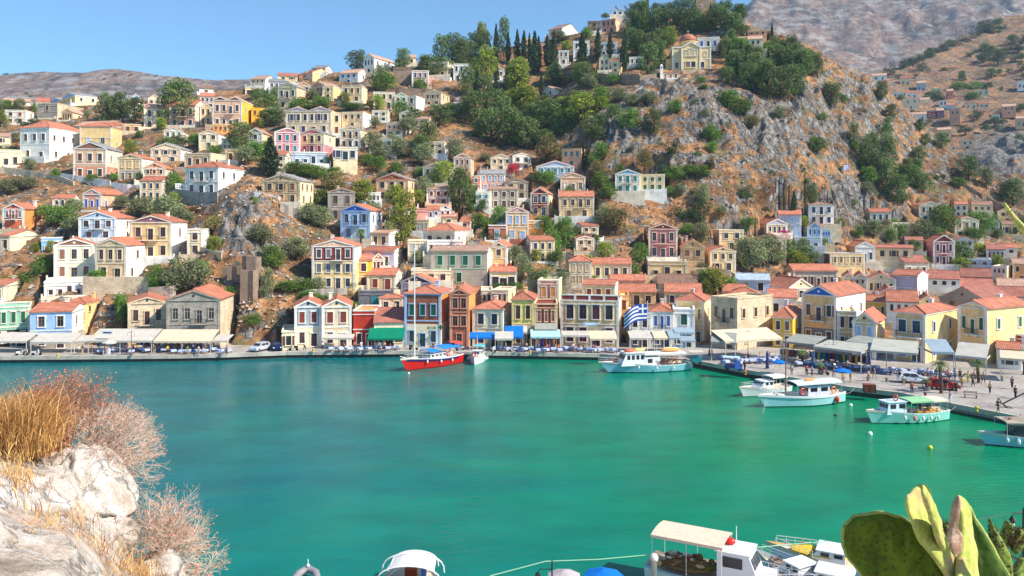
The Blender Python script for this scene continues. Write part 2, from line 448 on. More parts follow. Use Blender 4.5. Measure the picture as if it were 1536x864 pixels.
        for c_, r_ in zip(A, (r0, r1 if hw > d/2 else r0, r1, r0 if hw > d/2 else r1)): b.tube([(c_[0],c_[1],c_[2]+.03), (r_[0],r_[1],r_[2]+.03)], .1, 5)
    elif roof == 's':
        for y0, y1, sg in ((-o, d/2, 1), (d+o, d/2, -1)):
            k = R/(d/2); z1 = h+R+t; z_0 = h-k*o+t
            vs = [(-hw-.12,y0,z_0),(hw+.12,y0,z_0),(hw+.12,y1,z1),(-hw-.12,y1,z1)]
            vs += [(x,y,z-t) for x,y,z in vs]
            fs = [(0,1,2,3),(7,6,5,4),(0,4,5,1),(1,5,6,2),(3,7,4,0)]
            if sg < 0: fs = [tuple(reversed(g)) for g in fs]
            b.add(vs, fs)
        b.tube([(-hw-.12,d/2,h+R+t+.02),(hw+.12,d/2,h+R+t+.02)], .11, 5)
    if b.v:
        ro = b.build('roof', T, root)
        if not lod and roof != 'f' and rnd.random() < .55:
            c = MB(); cx = hw*rnd.uniform(-.6,.6); cy = d*rnd.uniform(.5,.8)
            zr = h+R*.5
            c.box(cx-.3,cx+.3,cy-.3,cy+.3,h-.2,h+R+.7); c.box(cx-.38,cx+.38,cy-.38,cy+.38,h+R+.7,h+R+.82)
            c.build('chimney', paint(tr if not tr.startswith('st_') else 'offw'), ro)
    # ---- cornice, pilasters, pediment
    tm = wallmat(tr); b = MB(); ch = .22
    if roof in ('f','p'):
        for (x0,x1,y0,y1) in ((-hw-.1,hw+.1,-.1,.2),(-hw-.1,hw+.1,d-.2,d+.1),(-hw-.1,-hw+.2,.2,d-.2),(hw-.2,hw+.1,.2,d-.2)):
            b.box(x0,x1,y0,y1,h-.12,h+.14)
        b.box(-hw-.14,hw+.14,-.14,.02,h-.75,h-.62)
    else:
        b.box(-hw-.16,hw+.16,-.16,.04,h-ch,h-.01); b.box(hw-.04,hw+.16,.04,d,h-ch,h-.01); b.box(-hw-.16,-hw+.04,.04,d,h-ch,h-.01)
    if roof in ('g','G'):
        for x0, x1 in ([(-hw,hw)] if roof == 'g' else [(-hw,0),(0,hw)]):
            xm = (x0+x1)/2; zz = h+.01
            b.add([(x0-.2,-.2,zz),(xm,-.2,zz+R),(xm,-.2,zz+R-.26),(x0+.35,-.2,zz),(x0-.2,.05,zz),(xm,.05,zz+R),(xm,.05,zz+R-.26),(x0+.35,.05,zz)],
                  [(0,3,2,1),(4,5,6,7),(0,1,5,4),(3,7,6,2)])
            b.add([(x1+.2,-.2,zz),(xm,-.2,zz+R),(xm,-.2,zz+R-.26),(x1-.35,-.2,zz),(x1+.2,.05,zz),(xm,.05,zz+R),(xm,.05,zz+R-.26),(x1-.35,.05,zz)],
                  [(0,1,2,3),(7,6,5,4),(4,5,1,0),(2,6,7,3)])
    if nf > 1: b.box(-hw-.07,hw+.07,-.085,.03,fh*(nf-1)-.16,fh*(nf-1)+.02)
    b.build('cornice', tm, root)
    if pil:
        for sx in (-1,1):
            b = MB(); x = sx*(hw-.17); b.box(x-.22,x+.22,-.075,.02,0.0,h-ch-.01); b.box(x-.28,x+.28,-.11,.02,h-ch-.25,h-ch-.012)
            b.build('pilaster', tm, root)
    if ped and roof in ('g','G'):
        b = MB()
        for x0, x1 in ([(-hw,hw)] if roof == 'g' else [(-hw,0),(0,hw)]):
            xm = (x0+x1)/2; q = (x1-x0)/2
            b.prism([(x0+q*.16,h+.04),(x1-q*.16,h+.04),(xm,h+R*.84)], -.035, .01)
        b.build('pediment', wallmat(ped), root)
        if not lod:
            b = MB(); xm = 0 if roof == 'g' else -hw/2
            b.tube([(xm,-.09,h+R*.38),(xm,.0,h+R*.38)], .22, 12); b.build('roundel', tm, root)
    elif roof == 'g' and not lod and R > .9:
        b = MB(); b.tube([(0,-.05,h+R*.4),(0,.0,h+R*.4)], .24, 12); b.build('vent', glass(), root)
    if par:     # pierced parapet
        b = MB(); b.box(-hw,hw,.02,.22,h+.9,h+1.1); x = -hw
        for i in range(5): xx = -hw+i*(w/4); b.box(max(-hw,xx-.2),min(hw,xx+.2),0,.24,h+.12,h+.9)
        b.build('parapet', tm, root)
        b = MB(); b.box(-hw+.2,hw-.2,.08,.16,h+.14,h+.9); b.build('parapet_panel', paint('maroon'), root)
    # ---- windows
    rows = n.split('/') if n else []
    for i, r in enumerate(rows):
        if not r or r == '0': continue
        c = int(r); zf = h-(i+1)*fh; wh_ = wh or min(1.95, fh*.56); sp = w/c if c else w
        www = ww or max(.5, min(1.05, sp*.4)); bottom = i == len(rows)-1
        kk = wk if not (base and bottom) else 'g'
        for j in range(c):
            x = -hw*.9+w*.9*(j+.5)/c
            if bottom and door and j == c//2 and c > 1 and h/nf > 1.9:
                put_window(root, x, .12, 0, 'F', www*1.1, min(2.3, fh*.74), 's' if kk == 's' else 'g', tr, win, lod, 'door')
            elif bal and i == 0 and len(rows) > 1 and j == c//2 and c != 2:
                put_window(root, x, zf+.12, 0, 'F', www, min(fh*.74, 2.3), wk, tr, win, lod, 'door')
            else:
                put_window(root, x, zf+fh*.2, 0, 'F', www, wh_, kk, tr, win, lod)
        if bal and i == 0 and len(rows) > 1:
            wb = w/c*.62 if c != 2 else w*.4
            x = -hw*.9+w*.9*(c//2+.5)/c if c != 2 else 0
            b = MB(); b.box(x-wb,x+wb,-.9,-.09,zf-.08,zf+.06)
            for sx in (-1,1): b.prism([(x+sx*wb*.7-.08,zf-.45),(x+sx*wb*.7+.08,zf-.45),(x+sx*wb*.7+.08,zf-.09),(x+sx*wb*.7-.08,zf-.09)],-.5,-.02)
            bo = b.build('balcony', tm, root)
            b = MB(); b.box(x-wb,x+wb,-.9,-.86,zf+.95,zf+1.0); b.box(x-wb,x-wb+.04,-.86,-.1,zf+.95,zf+1.0); b.box(x+wb-.04,x+wb,-.86,-.1,zf+.95,zf+1.0)
            m_ = 14
            for q in range(m_+1): xx = x-wb+.02+(2*wb-.04)*q/m_; b.box(xx-.015,xx+.015,-.89,-.865,zf+.06,zf+.95)
            for yy in (-.65,-.4,-.2):
                for xx in (x-wb+.02,x+wb-.02): b.box(xx-.015,xx+.015,yy-.015,yy+.015,zf+.06,zf+.95)
            b.build('railing', plain('dark_iron',(.12,.12,.13),.5), bo)
    if u2 is not None and sn:
        rs = sn.split('/'); fs_ = h/len(rs); face = 'R' if u2 > u1 else 'L'
        for i, r in enumerate(rs):
            c = int(r)
            for j in range(c):
                y = d*(j+.5)/c
                put_window(root, hw if face == 'R' else -hw, h-(i+1)*fs_+fs_*.22, y, face, .8, min(1.6, fs_*.5), wk if wk != 'o' else 'g', tr, win, True)
    if cut and D > 152 and not base and rnd.random() < .7:
        b = MB(); q = rnd.uniform(1.6,3.0); xe = rnd.uniform(.3,1.6); ze = -rnd.uniform(.05,.5)
        b.box(-hw-xe,hw+xe,-q,-.03,-5,ze-.02); b.box(-hw-xe,hw+xe,-q-.02,-q+.25,ze,ze+rnd.choice([.5,.8,.95]))
        for x in (-hw-xe,hw+xe-.3): b.box(x,x+.3,-q-.04,-q+.27,ze,ze+1.25)
        b.build('terrace', wallmat(rnd.choice(['white','white','offw','st_sand','cream','offw'])), root)
    if cut:
        e = 1.2; ca, sa = cos(th), sin(th)
        pts = [(-hw-e,-.2),(hw+e,-.2),(hw+e,d+e),(-hw-e,d+e)]
        CUTS.append(([(O.x+x*ca-y*sa, O.y+x*sa+y*ca) for x,y in pts], z0-.05))
    root['_D'] = D
    return root

# label, u0,u1,u2, vb,ve,apex, roof, wall, ...
def build_houses():
    # ============ far left upper hill
    H("low cream cottage at far left on the ridge", 5,24,None,160,151,148,'s','cream',n='1',tl='pinkt',pil=False)
    H("low white-roofed cottage beside it on the ridge", 25,46,None,160,152,148,'s','white',n='1',tl='pinkt',pil=False)
    H("small white cottage with red roof on the left skyline", 54,74,None,160,152,147,'s','white',n='2',pil=False)
    H("yellow twin-gabled house with blue pediments on the left skyline", 73,113,148,153,143,135,'G','vyel',s='cream',n='4',sn='2',ped='sky',tr='white',win='dblue')
    H("large plain stone building below the yellow twin-gabled house", 56,86,125,180,155,None,'f','st_grey',s='st_sand',n='1/0',sn='1/0',tr='st_sand',pil=False,d=14)
    H("cream house with one dark window right of the stone building", 124,150,None,170,152,None,'f','pcream',n='1/1',tr='cream',D=300)
    H("small tan stone building with a columned gable front", 93,109,128,182,168,163,'g','tan',s='sand',n='4',sn='1',tr='tan',tl='pinkt')
    H("long white row of low rooms with flat red roof", 111,160,186,196,188,182,'s','offw',n='3',sn='1',tr='offw')
    H("white and pale blue cottage with lilac gable left of the small orange house", 160,182,None,198,188,184,'s','white',n='2',ped='lilac',tr='white',win='blue')
    H("small orange house behind the white pine-shaded cottages", 184,212,None,200,186,None,'f','orange',n='2',pil=False)
    H("white house with two pale blue gables between the pines", 176,213,None,163,148,139,'G','pblue',n='4',ped='lblue',tr='white')
    H("cream gabled house with dark balcony right of the blue twin gables", 222,241,None,165,148,141,'g','cream',n='2/2',bal=True)
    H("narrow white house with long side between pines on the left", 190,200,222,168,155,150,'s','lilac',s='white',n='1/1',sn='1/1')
    H("grey-cream two-storey house under the big left pine", 216,246,None,194,161,157,'s','sand',n='2/2',tl='pinkt')
    H("large white mansion with hipped red roof on the upper left", 30,74,129,240,191,183,'h','white',n='3/2',sn='4/3',win='brown',tr='white',d=15,pil=False)
    H("pale yellow building with a tall arched white door, upper left", 120,167,183,223,190,184,'h','yel',n='0/2',sn='0/1',tr='offw',ww=1.2,wh=2.6,door=False,win='pblue')
    H("brown-pink pedimented house with white side above a terrace", 110,160,184,269,223,213,'g','peach',s='offw',n='3/3',sn='2/2',tr='white',ped='brown',base=('salmon',.42),d=11)
    H("yellow and grey narrow pedimented house with three shuttered windows", 177,213,235,273,237,231,'g','ochre',s='white',n='3/3',sn='2/2',tr='offw',base=('grey',.46),wk='s',win='ochre')
    H("pink narrow pedimented house beside a dark green tree", 215,248,262,274,252,244,'g','salmon',s='offw',n='3/1',sn='1/1',tr='offw')
    H("cream gabled house with small dark windows above the pink house", 226,271,288,244,223,215,'g','sand',s='white',n='3/2',sn='1/1',tr='offw',win='slate')
    H("pale cream house cut by the left picture edge, upper one", -14,15,None,226,204,200,'s','pcream',n='1/1',D=240)
    H("pale cream low house cut by the left picture edge, lower one", -14,32,None,250,224,None,'f','pcream',n='3',tr='pcream',pil=False)
    # ============ upper left centre
    H("small plain white house on the skyline left of centre", 299,320,None,142,132,129,'s','white',n='1',pil=False)
    H("lilac-grey house with three windows beside the big left pine", 300,322,None,163,144,140,'s','lilac',n='3/2',tr='offw')
    H("large yellow-sided mansion with twin pediments and white balconies", 319,363,383,192,150,145,'G','peach',s='vyel',n='4/4',sn='2/2',tr='white',ped='maroon',bal=True,d=14,tl='pinkt')
    H("vivid yellow annexe behind the twin-pedimented mansion", 377,397,None,187,162,None,'f','vyel',n='2/1',tr='vyel',pil=False,D=262)
    H("small ochre pedimented house left of the yellow-sided mansion", 300,317,None,188,160,155,'g','ochre',n='2/2',tr='offw')
    H("low orange terrace house under the yellow-sided mansion", 319,350,None,196,186,None,'f','orange',n='4',tr='tan',D=246,cut=False,pil=False)
    H("cream arcaded low house on the skyline", 368,396,None,144,132,None,'f','cream',n='3',tr='cream',ww=1.6)
    H("tan brick house with white gabled side on the skyline", 376,398,414,132,118,114,'s','tan',s='white',n='3/3',sn='0/1')
    H("pale blue house behind the cream balcony house", 403,428,None,143,122,119,'s','pblue',n='3/2',tr='white')
    H("cream tower-like house with a small dark balcony", 417,445,461,164,130,123,'g','cream',s='peach',n='3/2',sn='0/0',tr='offw',win='dblue',bal=True)
    H("orange gabled house, left of the joined pair with pediments", 444,466,None,147,128,122,'g','peach',n='2/2',tr='offw',ped='salmon')
    H("orange gabled house with yellow side, right of the joined pair", 467,487,512,147,128,121,'g','orange',s='yel',n='3/2',sn='2/1',tr='offw',ped='salmon',bal=True)
    H("yellow house with flat red roof on the left crest", 417,446,None,126,113,110,'s','yel',n='2/1',tl='dred')
    H("yellow-sided house with brown roof at the top of the left crest", 445,469,495,122,108,103,'s','peach',s='yel',n='1/1',sn='1/1',tl='dred')
    H("topmost white house on the left crest", 468,488,499,112,102,99,'s','slate',s='white',n='1/1',sn='0/1',tl='greyt')
    H("cream mansion with two shallow lilac gables and dark blue windows", 429,497,512,202,166,160,'G','sand',s='cream',n='6/4',sn='1/1',win='dblue',ped='lilac',tr='offw',bal=False,d=11)
    H("bright pink pedimented house with white columns", 412,450,None,230,198,191,'g','hot',n='3/3',win='teal',tr='white',ped='hot')
    H("yellow and pink pedimented house with arched lower windows", 450,486,503,230,200,193,'g','yel',s='cream',n='3/3',sn='1/1',win='rwood',base=('hot',.45),ped='hot',tr='offw',bal=True)
    H("pale grey-yellow gabled house half hidden by round trees", 372,394,408,224,199,192,'g','bgrey',s='cream',n='1/1',sn='1/0',tr='offw')
    H("blue-white terrace building below the pink pedimented houses", 437,491,None,247,228,None,'f','pblue',n='4',tr='white',wh=.9,win='dblue',pil=False)
    H("pink crenellated terrace house left of the dark cypress", 338,354,371,245,225,None,'f','salmon',s='cream',n='1',sn='1',tr='cream')
    H("long low tan building behind the white hip-roofed mansion", 277,316,349,252,230,None,'f','tan',s='cream',n='3',sn='2',tr='offw',d=12)
    H("white mansion with blue balcony door and hipped red roof", 278,327,373,293,251,243,'h','white',n='3/3',sn='3/0',win='slate',tr='white',d=13,bal=True,pil=False)
    H("low white annexe with pale windows left of the white hip-roofed mansion", 263,280,None,293,276,None,'f','white',n='1/1',tr='white',win='pblue',pil=False)
    H("stone mansion with crumbling brown front and cream side", 393,450,470,306,271,261,'g','st_tan',s='cream',n='3/3',sn='3/2',tr='st_sand',win='brown',tl='greyt')
    # ============ top centre
    H("white house with dark arched windows on the skyline", 546,561,593,113,86,80,'g','white',n='3/1',sn='3/2',tr='white',win='black',d=14)
    H("white gabled house with a blue window below the skyline tree", 509,537,552,125,109,104,'s','white',n='3/1',sn='1/1',win='blue',tr='white',tl='pinkt')
    H("ochre house with two dark windows left of the pale row", 513,543,551,155,129,None,'f','ochre',s='cream',n='3/2',sn='0/0',tr='offw')
    H("yellow house with white trim, left end of the pale row", 560,592,None,163,138,None,'f','ochre',n='3/2',tr='white',win='dblue')
    H("pale green gabled house in the middle of the pale row", 592,611,None,163,144,139,'g','pgreen',n='2/2',tr='offw')
    H("mustard house with tall white end wall, right end of the pale row", 611,624,637,170,144,None,'f','ochre',s='white',n='1/1',sn='0/0',tr='white')
    H("pink and blue-windowed house beside a dark stone ruin", 618,643,None,132,106,None,'f','pink',n='3/2',tr='white',win='blue')
    H("dark roofless stone ruin left of the pink house", 590,617,None,127,101,None,'f','st_rubble',n='0',tr='st_rubble',pil=False,nm='ruin',cat='ruin',cut=False)
    H("small cream house on the crest beside the dark pines", 611,624,None,97,86,83,'s','cream',n='1',pil=False)
    H("white stepped ruin with dark windows below the crest pines", 680,704,None,124,96,None,'f','white',n='3/2',tr='white',win='black',nm='ruin',cat='ruin',pil=False)
    H("small white gabled house right of the bright pine", 738,757,None,122,106,100,'g','white',n='2/1',tr='white')
    H("yellow house left of the ochre one, with a white side", 484,500,512,149,129,None,'f','yel',n='1/1',sn='0/1',tr='offw')
    H("tall cream house above the ochre arcade", 513,544,557,193,168,None,'f','cream',s='white',n='3/1',sn='0/0',tr='offw',win='brown')
    H("ochre gabled house with a white arcaded balcony", 510,541,553,222,194,189,'g','ochre',s='cream',n='3/3',sn='1/1',tr='white',base=('white',.5),bal=True)
    H("cream arcaded lower house under the white balcony arcade", 500,536,None,240,221,None,'f','cream',n='3',tr='white',ww=1.3,D=222,win='dblue')
    H("cream plastered house at the foot of the long stair, upper centre-left", 499,511,None,203,169,None,'f','cream',n='1/1',tr='cream')
    H("pale blue cottage hidden in the trees, upper centre", 681,700,None,174,154,None,'f','pblue',n='2/1',tr='white',wk='s',win='teal')
    H("ochre cottage with dark red awning among the pines", 702,721,None,176,161,157,'s','ochre',n='2',tl='dred')
    H("small pink and white cottage behind the dark pines", 744,758,None,182,163,158,'g','pink',n='1/1',tr='white')
    H("white house with serrated brown roofline on the skyline", 823,843,869,53,42,35,'s','grey',s='white',n='2',sn='0',tl='brown',tr='white',d=14)
    H("pink box-shaped house with orange side near the hilltop", 902,923,934,50,28,None,'f','pink',s='peach',n='3/2',sn='0/0',tr='salmon',win='maroon')
    H("dark stone house left of the pink box-shaped house", 882,901,None,50,32,None,'f','st_rubble',n='1/1',tr='st_rubble',pil=False)
    H("topmost white house with pale blue twin gables", 917,944,None,27,15,8,'G','white',n='3',ped='sky',tr='pblue',win='dblue')
    H("white house behind the three cypresses, left half", 860,884,None,88,62,None,'f','white',n='3/2',tr='white')
    H("white house with blue door behind the tall cypresses, right half", 898,926,None,86,64,None,'f','pblue',n='3/2',tr='white',win='teal')
    H("cream gabled house between two tall cypresses", 899,914,None,109,88,83,'g','cream',n='2/2',tr='offw')
    H("pale yellow house right of the cream gabled one between cypresses", 917,929,937,110,92,None,'f','cream',s='yel',n='1/1',sn='0/0',tr='offw')
    H("long low white house behind the cypresses, left of the church", 944,966,None,98,86,None,'f','white',n='3',tr='white')
    H("small white gabled house with white terraces in mid-hill woods", 813,831,857,150,134,128,'g','white',n='2/1',sn='1/1',tr='white')
    H("small salmon house among the left cypresses", 783,800,None,72,58,None,'f','salmon',n='2/1',tr='offw')
    H("orange-roofed hut above the two joined cypresses", 808,823,None,76,66,None,'f','coral',n='1',pil=False)
    H("low white house with shaded terrace behind the joined cypresses", 838,853,None,98,76,None,'f','offw',n='2/1',tr='white')
    H("long cream house right of the domed church", 1092,1144,None,80,61,57,'s','pcream',n='6/0',tr='offw',tl='pinkt',d=10)
    H("brown flat-roofed house below the hilltop rock", 1122,1150,None,62,46,None,'f','salmon',n='3/1',tr='tan',pil=False)
    H("white and blue house attached behind the domed church", 1046,1079,None,106,57,None,'f','white',n='3/2/2',tr='white',win='blue',D=300)
    # ============ mid left hillside
    H("small house with blue shutters between white pillars", 124,152,189,316,291,283,'g','pink',s='peach',n='3',sn='3',win='blue',wk='s',tr='white',ped='pink',d=12)
    H("orange-sided red house with pale windows and red roof", 4,36,77,345,313,305,'g','coral',s='orange',n='3/0',sn='1/0',win='pblue',tr='white',bal=True,d=13)
    H("pale blue gabled house with three brown windows", 118,174,206,360,327,317,'g','pblue',s='white',n='3/2',sn='1/1',win='brown',tr='white',bal=True,d=12)
    H("ochre gabled house with white side stair", 195,257,281,388,333,323,'g','ochre',s='white',n='3/3',sn='1/1',win='rwood',tr='offw',ped='mauve',bal=True)
    H("low cream annexe with small pedimented window right of the ochre house", 281,304,318,383,344,None,'f','ochre',s='white',n='1/1',sn='0/0',tr='white',win='rwood')
    H("cream house with brown pediment and vine pergola", 81,141,None,420,368,358,'g','pcream',n='3/3',win='brown',tr='white',ped='brown')
    H("tan gabled house with tall white side wall", 143,189,222,421,368,358,'g','tan',s='white',n='3/2',sn='1/2',win='brown',tr='offw',ped='tan')
    H("low red-roofed cream house at left, beside the pale blue shed", 1,15,66,378,354,345,'s','tan',s='pcream',n='1',sn='1',tr='offw',d=12)
    H("small pale blue house with white parapet", 62,92,None,380,357,None,'f','lblue',n='2',tr='white',wh=.8,pil=False)
    H("small cream house with red roof at the left edge, yellow door", -14,8,44,452,428,420,'s','tan',s='pcream',n='1',sn='1',tr='offw',d=11,win='yel')
    H("flat white house with rooftop terrace and pergola", 66,128,None,447,424,None,'f','white',n='4',tr='white',pil=False,wh=1.0)
    H("yellow house with red hipped roof behind the seafront", 98,128,163,490,455,444,'h','yel',n='2/1',sn='3/1',tr='yel',d=10)
    # ============ waterfront left
    H("sea-green seafront house with green shutters and balustrade", -20,45,None,522,462,None,'f','pgreen',n='4/4',win='green',wk='s',tr='offw',base=('dark',.42),par=False)  # dark ground storey stands for the shade under its awning
    H("light blue seafront house with red roof and two brown windows", 45,108,131,522,467,455,'s','sky',s='white',n='2/2',sn='2/2',win='brown',tr='white',pil=False,base=('grey',.4))
    H("rough stone gabled house, left of the stone pair on the quay", 192,249,None,522,455,446,'g','st_sand',n='3/3',win='rwood',tr='st_sand',wk='g',bal=True)
    H("big stone gabled house with red roof and small balcony on the quay", 250,330,354,522,449,435,'g','st_grey',s='st_sand',n='4/4',sn='0/0',win='grey',tr='st_grey',bal=True,d=12)
    H("narrow blue-grey gabled seafront house with brick-red shutters", 442,482,None,521,460,450,'g','bgrey',n='2/2',win='rwood',wk='s',tr='white',base=('pcream',.47))
    H("low cream wing beside the blue-grey seafront house", 423,443,None,523,498,None,'f','pcream',n='1',tr='pcream',pil=False,D=141)
    H("narrow cream gabled seafront house with red-brown shutters", 483,527,None,521,460,449,'g','sand',n='2/2',win='rwood',wk='s',tr='white',base=('pcream',.40))
    # ============ mid centre-left
    H("bright blue pedimented house with yellow centre and white side", 511,555,573,360,316,307,'g','pblue',s='white',n='3/2',sn='2/1',win='slate',tr='sky',ped='blue',bal=True)
    H("tall grey stone house left of the blue pedimented house", 492,532,None,332,288,282,'g','st_grey',n='2/2',win='brown',tr='st_grey')
    H("tall purple and orange house with rows of four windows", 468,532,542,434,369,359,'g','maroon',s='white',n='4/4/4',sn='0/1/1',win='slate',tr='white',ped='peach',base=('yel',.64),bcol=1,bal=True)
    H("ochre sloping-roofed house with two dark windows and white end", 556,583,606,371,350,345,'s','ochre',s='white',n='2',sn='1',win='brown',tr='offw',tl='pinkt')
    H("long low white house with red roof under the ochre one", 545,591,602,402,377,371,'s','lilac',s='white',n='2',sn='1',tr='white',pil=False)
    H("orange annexe attached to the purple and orange house", 533,558,None,432,390,382,'s','vyel',n='1/1',tr='offw',pil=False,D=168)
    H("white little gabled turret on the orange annexe", 558,577,None,408,388,380,'g','white',n='3',ped='coral',tr='white')
    H("small ochre house with red roof and two brown shutters", 551,593,603,436,413,404,'s','ochre',s='white',n='2',sn='1',win='rwood',wk='s',tr='offw')
    H("slate-coloured low stone building with teal door", 538,590,None,463,437,None,'f','st_slate',n='1',win='teal',wk='s',tr='st_slate',ww=1.8,pil=False)
    H("peach house with hipped red roof and long white side", 636,682,705,371,346,335,'h','sand',s='white',n='3',sn='2',win='brown',tr='offw')
    H("pink wall-like house left of the small lilac house", 622,641,None,332,313,None,'f','pink',n='0',tr='pink',pil=False)
    H("small lilac-blue house with red roof", 641,659,None,328,315,308,'s','lilac',n='2',tr='white',win='maroon',pil=False)
    H("tiny white gabled house right of the lilac one", 659,677,None,326,314,307,'g','white',n='2',tr='white',pil=False)
    H("narrow cream house with pale shutters under the pink wall", 623,643,657,350,330,None,'f','tan',s='cream',n='3',sn='0',win='bgrey',wk='s',tr='offw',pil=False)
    H("small tan house with red roof above the peach hipped house", 660,686,None,338,326,321,'s','tan',n='1',pil=False)
    H("small pink house with gabled white end and red roof", 689,705,713,350,333,326,'s','pink',s='offw',n='1/1',sn='0/1',tr='offw',pil=False)
    H("cream house with white terrace canopy left of the long grey one", 612,640,None,398,361,None,'f','cream',n='2/1',win='bgrey',tr='offw',wk='s')
    H("maroon and white low house between white pillars", 641,679,None,384,362,None,'f','white',n='4',win='maroon',tr='white',D=178)
    H("pale mauve small house right of the maroon low one", 679,695,None,378,362,None,'f','pink',n='1',tr='white',pil=False,D=178)
    H("long grey building with green shuttered windows and brown slab roof", 646,731,737,428,377,369,'s','grey',s='offw',n='4/1',sn='0/0',win='green',wk='s',tr='pgreen',tl='pinkt',base=('grey',.32),pil=False,d=11)
    H("cream pergola-fronted house below the long grey one", 617,676,None,424,406,None,'f','cream',n='3',tr='offw',pil=False,D=165)
    H("lilac house with purple pediment and brick side roof", 602,649,676,456,424,413,'g','lilac',s='pcream',n='3',sn='0',win='brown',ped='purple',tr='white')
    H("blue-pillared seafront house with dark green shutters and red hipped roof", 607,661,676,521,441,429,'h','brick',s='orange',n='3/3',sn='1/1',win='green',wk='s',tr='sky',base=('pcream',.43),d=10)
    H("low orange-pink house with hipped red roof behind the seafront", 569,605,None,470,447,439,'h','peach',n='2',win='slate',tr='offw')
    H("bright red cube-shaped seafront house", 530,562,572,521,466,None,'f','red',s='orange',n='0/2',sn='0/0',tr='white',pil=False,D=147)
    H("low seafront taverna with sloping dark red roof", 561,606,None,521,484,463,'s','pcream',n='3',tr='pcream',tl='dred',pil=False,d=12,ww=1.6)
    H("tall brown-pink seafront house with dark pediment and arched shop", 675,703,713,521,441,433,'g','brick',s='orange',n='2/2/1',sn='0/0/0',win='brown',tr='salmon',ped='purple',ww=.9)
    H("orange house with red roof behind the brown-pink one", 699,722,None,472,442,433,'s','orange',n='1/1',pil=False,D=162)
    H("white house squeezed between orange and beige houses", 722,738,None,474,436,None,'f','offw',n='2/1',tr='offw',pil=False,D=160)
    H("cream-white seafront house with hipped red roof and two blue windows", 709,754,768,521,464,452,'h','pcream',s='white',n='2/2',sn='2/0',win='dblue',tr='offw',base=('grey',.3))
    H("beige box house with three brown windows behind the seafront", 737,762,774,478,436,None,'f','sand',s='cream',n='3/0',sn='1/0',win='wood',tr='offw')
    H("bright yellow seafront house with hipped red roof and dark windows", 768,801,806,521,450,438,'h','lime',s='cream',n='2/2',sn='0/0',win='wood',tr='yel',base=('sand',.48),wh=2.4)
    H("pink flat-topped house with two orange shutters", 807,838,843,482,421,None,'f','pink',s='cream',n='2/2',sn='0/0',win='orange',wk='s',tr='offw')
    H("maroon little seafront house with three openings and cream cornice", 802,836,None,521,456,None,'f','maroon',n='3/3',win='pink',tr='tan',base=('dark',.38))  # dark base colour paints the shade below the aqua awning
    H("wide ochre seafront mansion with pierced parapet and four tall windows", 841,928,934,521,452,None,'f','ochre',s='offw',n='4/4',sn='0/0',win='purple',tr='white',base=('st_sand',.46),par=True,ww=1.3,wh=2.6,d=11)
    H("ochre rooftop storey above the wide ochre mansion", 874,922,927,452,428,421,'s','ochre',s='offw',n='3',sn='0',win='rwood',wk='s',tr='offw',D=158)
    H("narrow orange house down the alley right of the wide ochre mansion", 929,943,None,521,444,None,'f','yel',n='1/1/1',sn='0',tr='orange',D=152,pil=False)
    # ============ mid centre hillside
    H("small yellow house with white gable and salmon balcony wall", 736,760,769,404,370,363,'g','yel',s='white',n='1/0',sn='0/0',win='maroon',tr='white',base=('coral',.22),door=False)
    H("low yellow house with white columns and red roof", 735,775,None,434,408,401,'s','yel',n='3',tr='white',ww=1.4)
    H("tan house with sky blue windows and tall white trim", 759,793,None,362,318,310,'g','ochre',n='3/2',win='sky',wk='s',tr='white',ped='pink',bal=False)
    H("brown-pink wall house with one blue window", 733,758,None,362,338,None,'f','brick',n='1',win='sky',wk='s',tr='white',pil=False)
    H("bright orange annexe with a pale window", 794,815,None,354,331,None,'f','orange',n='1/0',win='pblue',tr='white',pil=False)
    H("maroon gabled house with two pale blue doors", 796,823,829,324,290,281,'g','maroon',s='cream',n='2/2',sn='0/0',win='lblue',tr='offw',base=('ochre',.34),bal=True)
    H("wide tan house with red roof and iron balcony", 839,891,None,328,295,288,'s','ochre',n='4/2',win='brown',tr='offw',bal=True)
    H("wide white gabled house with five teal windows", 805,861,None,272,250,241,'g','pblue',n='5/0',win='teal',wk='s',tr='white',bal=False)
    H("tan-pink gabled house with three tall white windows", 841,878,None,289,266,259,'g','peach',n='3',win='white',tr='offw')
    H("stone and cream house with teal shutters below the rock", 843,872,883,252,223,None,'f','st_sand',s='peach',n='3/1',sn='0/0',win='teal',wk='s',tr='st_tan')
    H("cream house with light blue pediment on the rocky slope", 923,960,None,289,261,254,'g','pcream',n='3/3',win='teal',wk='s',tr='white',ped='lblue',bal=True)
    H("long cream house with green shutters and red awning", 960,997,None,287,262,None,'f','pcream',n='3/3',win='green',wk='s',tr='cream')
    H("slim brown-pink gabled tower house", 681,706,711,264,236,230,'g','pink',s='peach',n='3/1',sn='1/0',win='slate',tr='offw')
    H("cream gabled house with two brown windows, centre hillside", 736,767,None,256,237,231,'g','cream',n='3/1',win='brown',tr='offw')
    H("salmon house with long red roof and four light blue windows", 720,758,None,287,261,256,'s','salmon',n='4/3',win='lblue',wk='s',tr='white')
    H("small coral house left of the salmon one", 708,720,None,288,264,None,'f','coral',n='1/1',pil=False,win='lblue')
    H("plain stone gabled house above the flat-roofed grey one", 757,792,None,300,273,267,'g','st_sand',n='2/2',win='brown',tr='st_grey')
    H("grey stone house with flat pink slab roof", 735,777,None,312,284,281,'s','st_grey',n='3/3',win='brown',tr='offw',tl='pinkt')
    H("white house with teal shutters left of the grey stone one", 714,735,None,312,288,None,'f','white',n='2/1',win='teal',wk='s',tr='white')
    H("maroon and white house with three purple doors", 640,675,None,308,284,279,'s','salmon',n='3/2',win='purple',wk='s',tr='white',tl='pinkt')
    H("brown house with red pediment and dark openings", 564,612,624,300,269,260,'g','sand',s='cream',n='3/3',sn='1/1',win='black',tr='salmon',ped='brick')
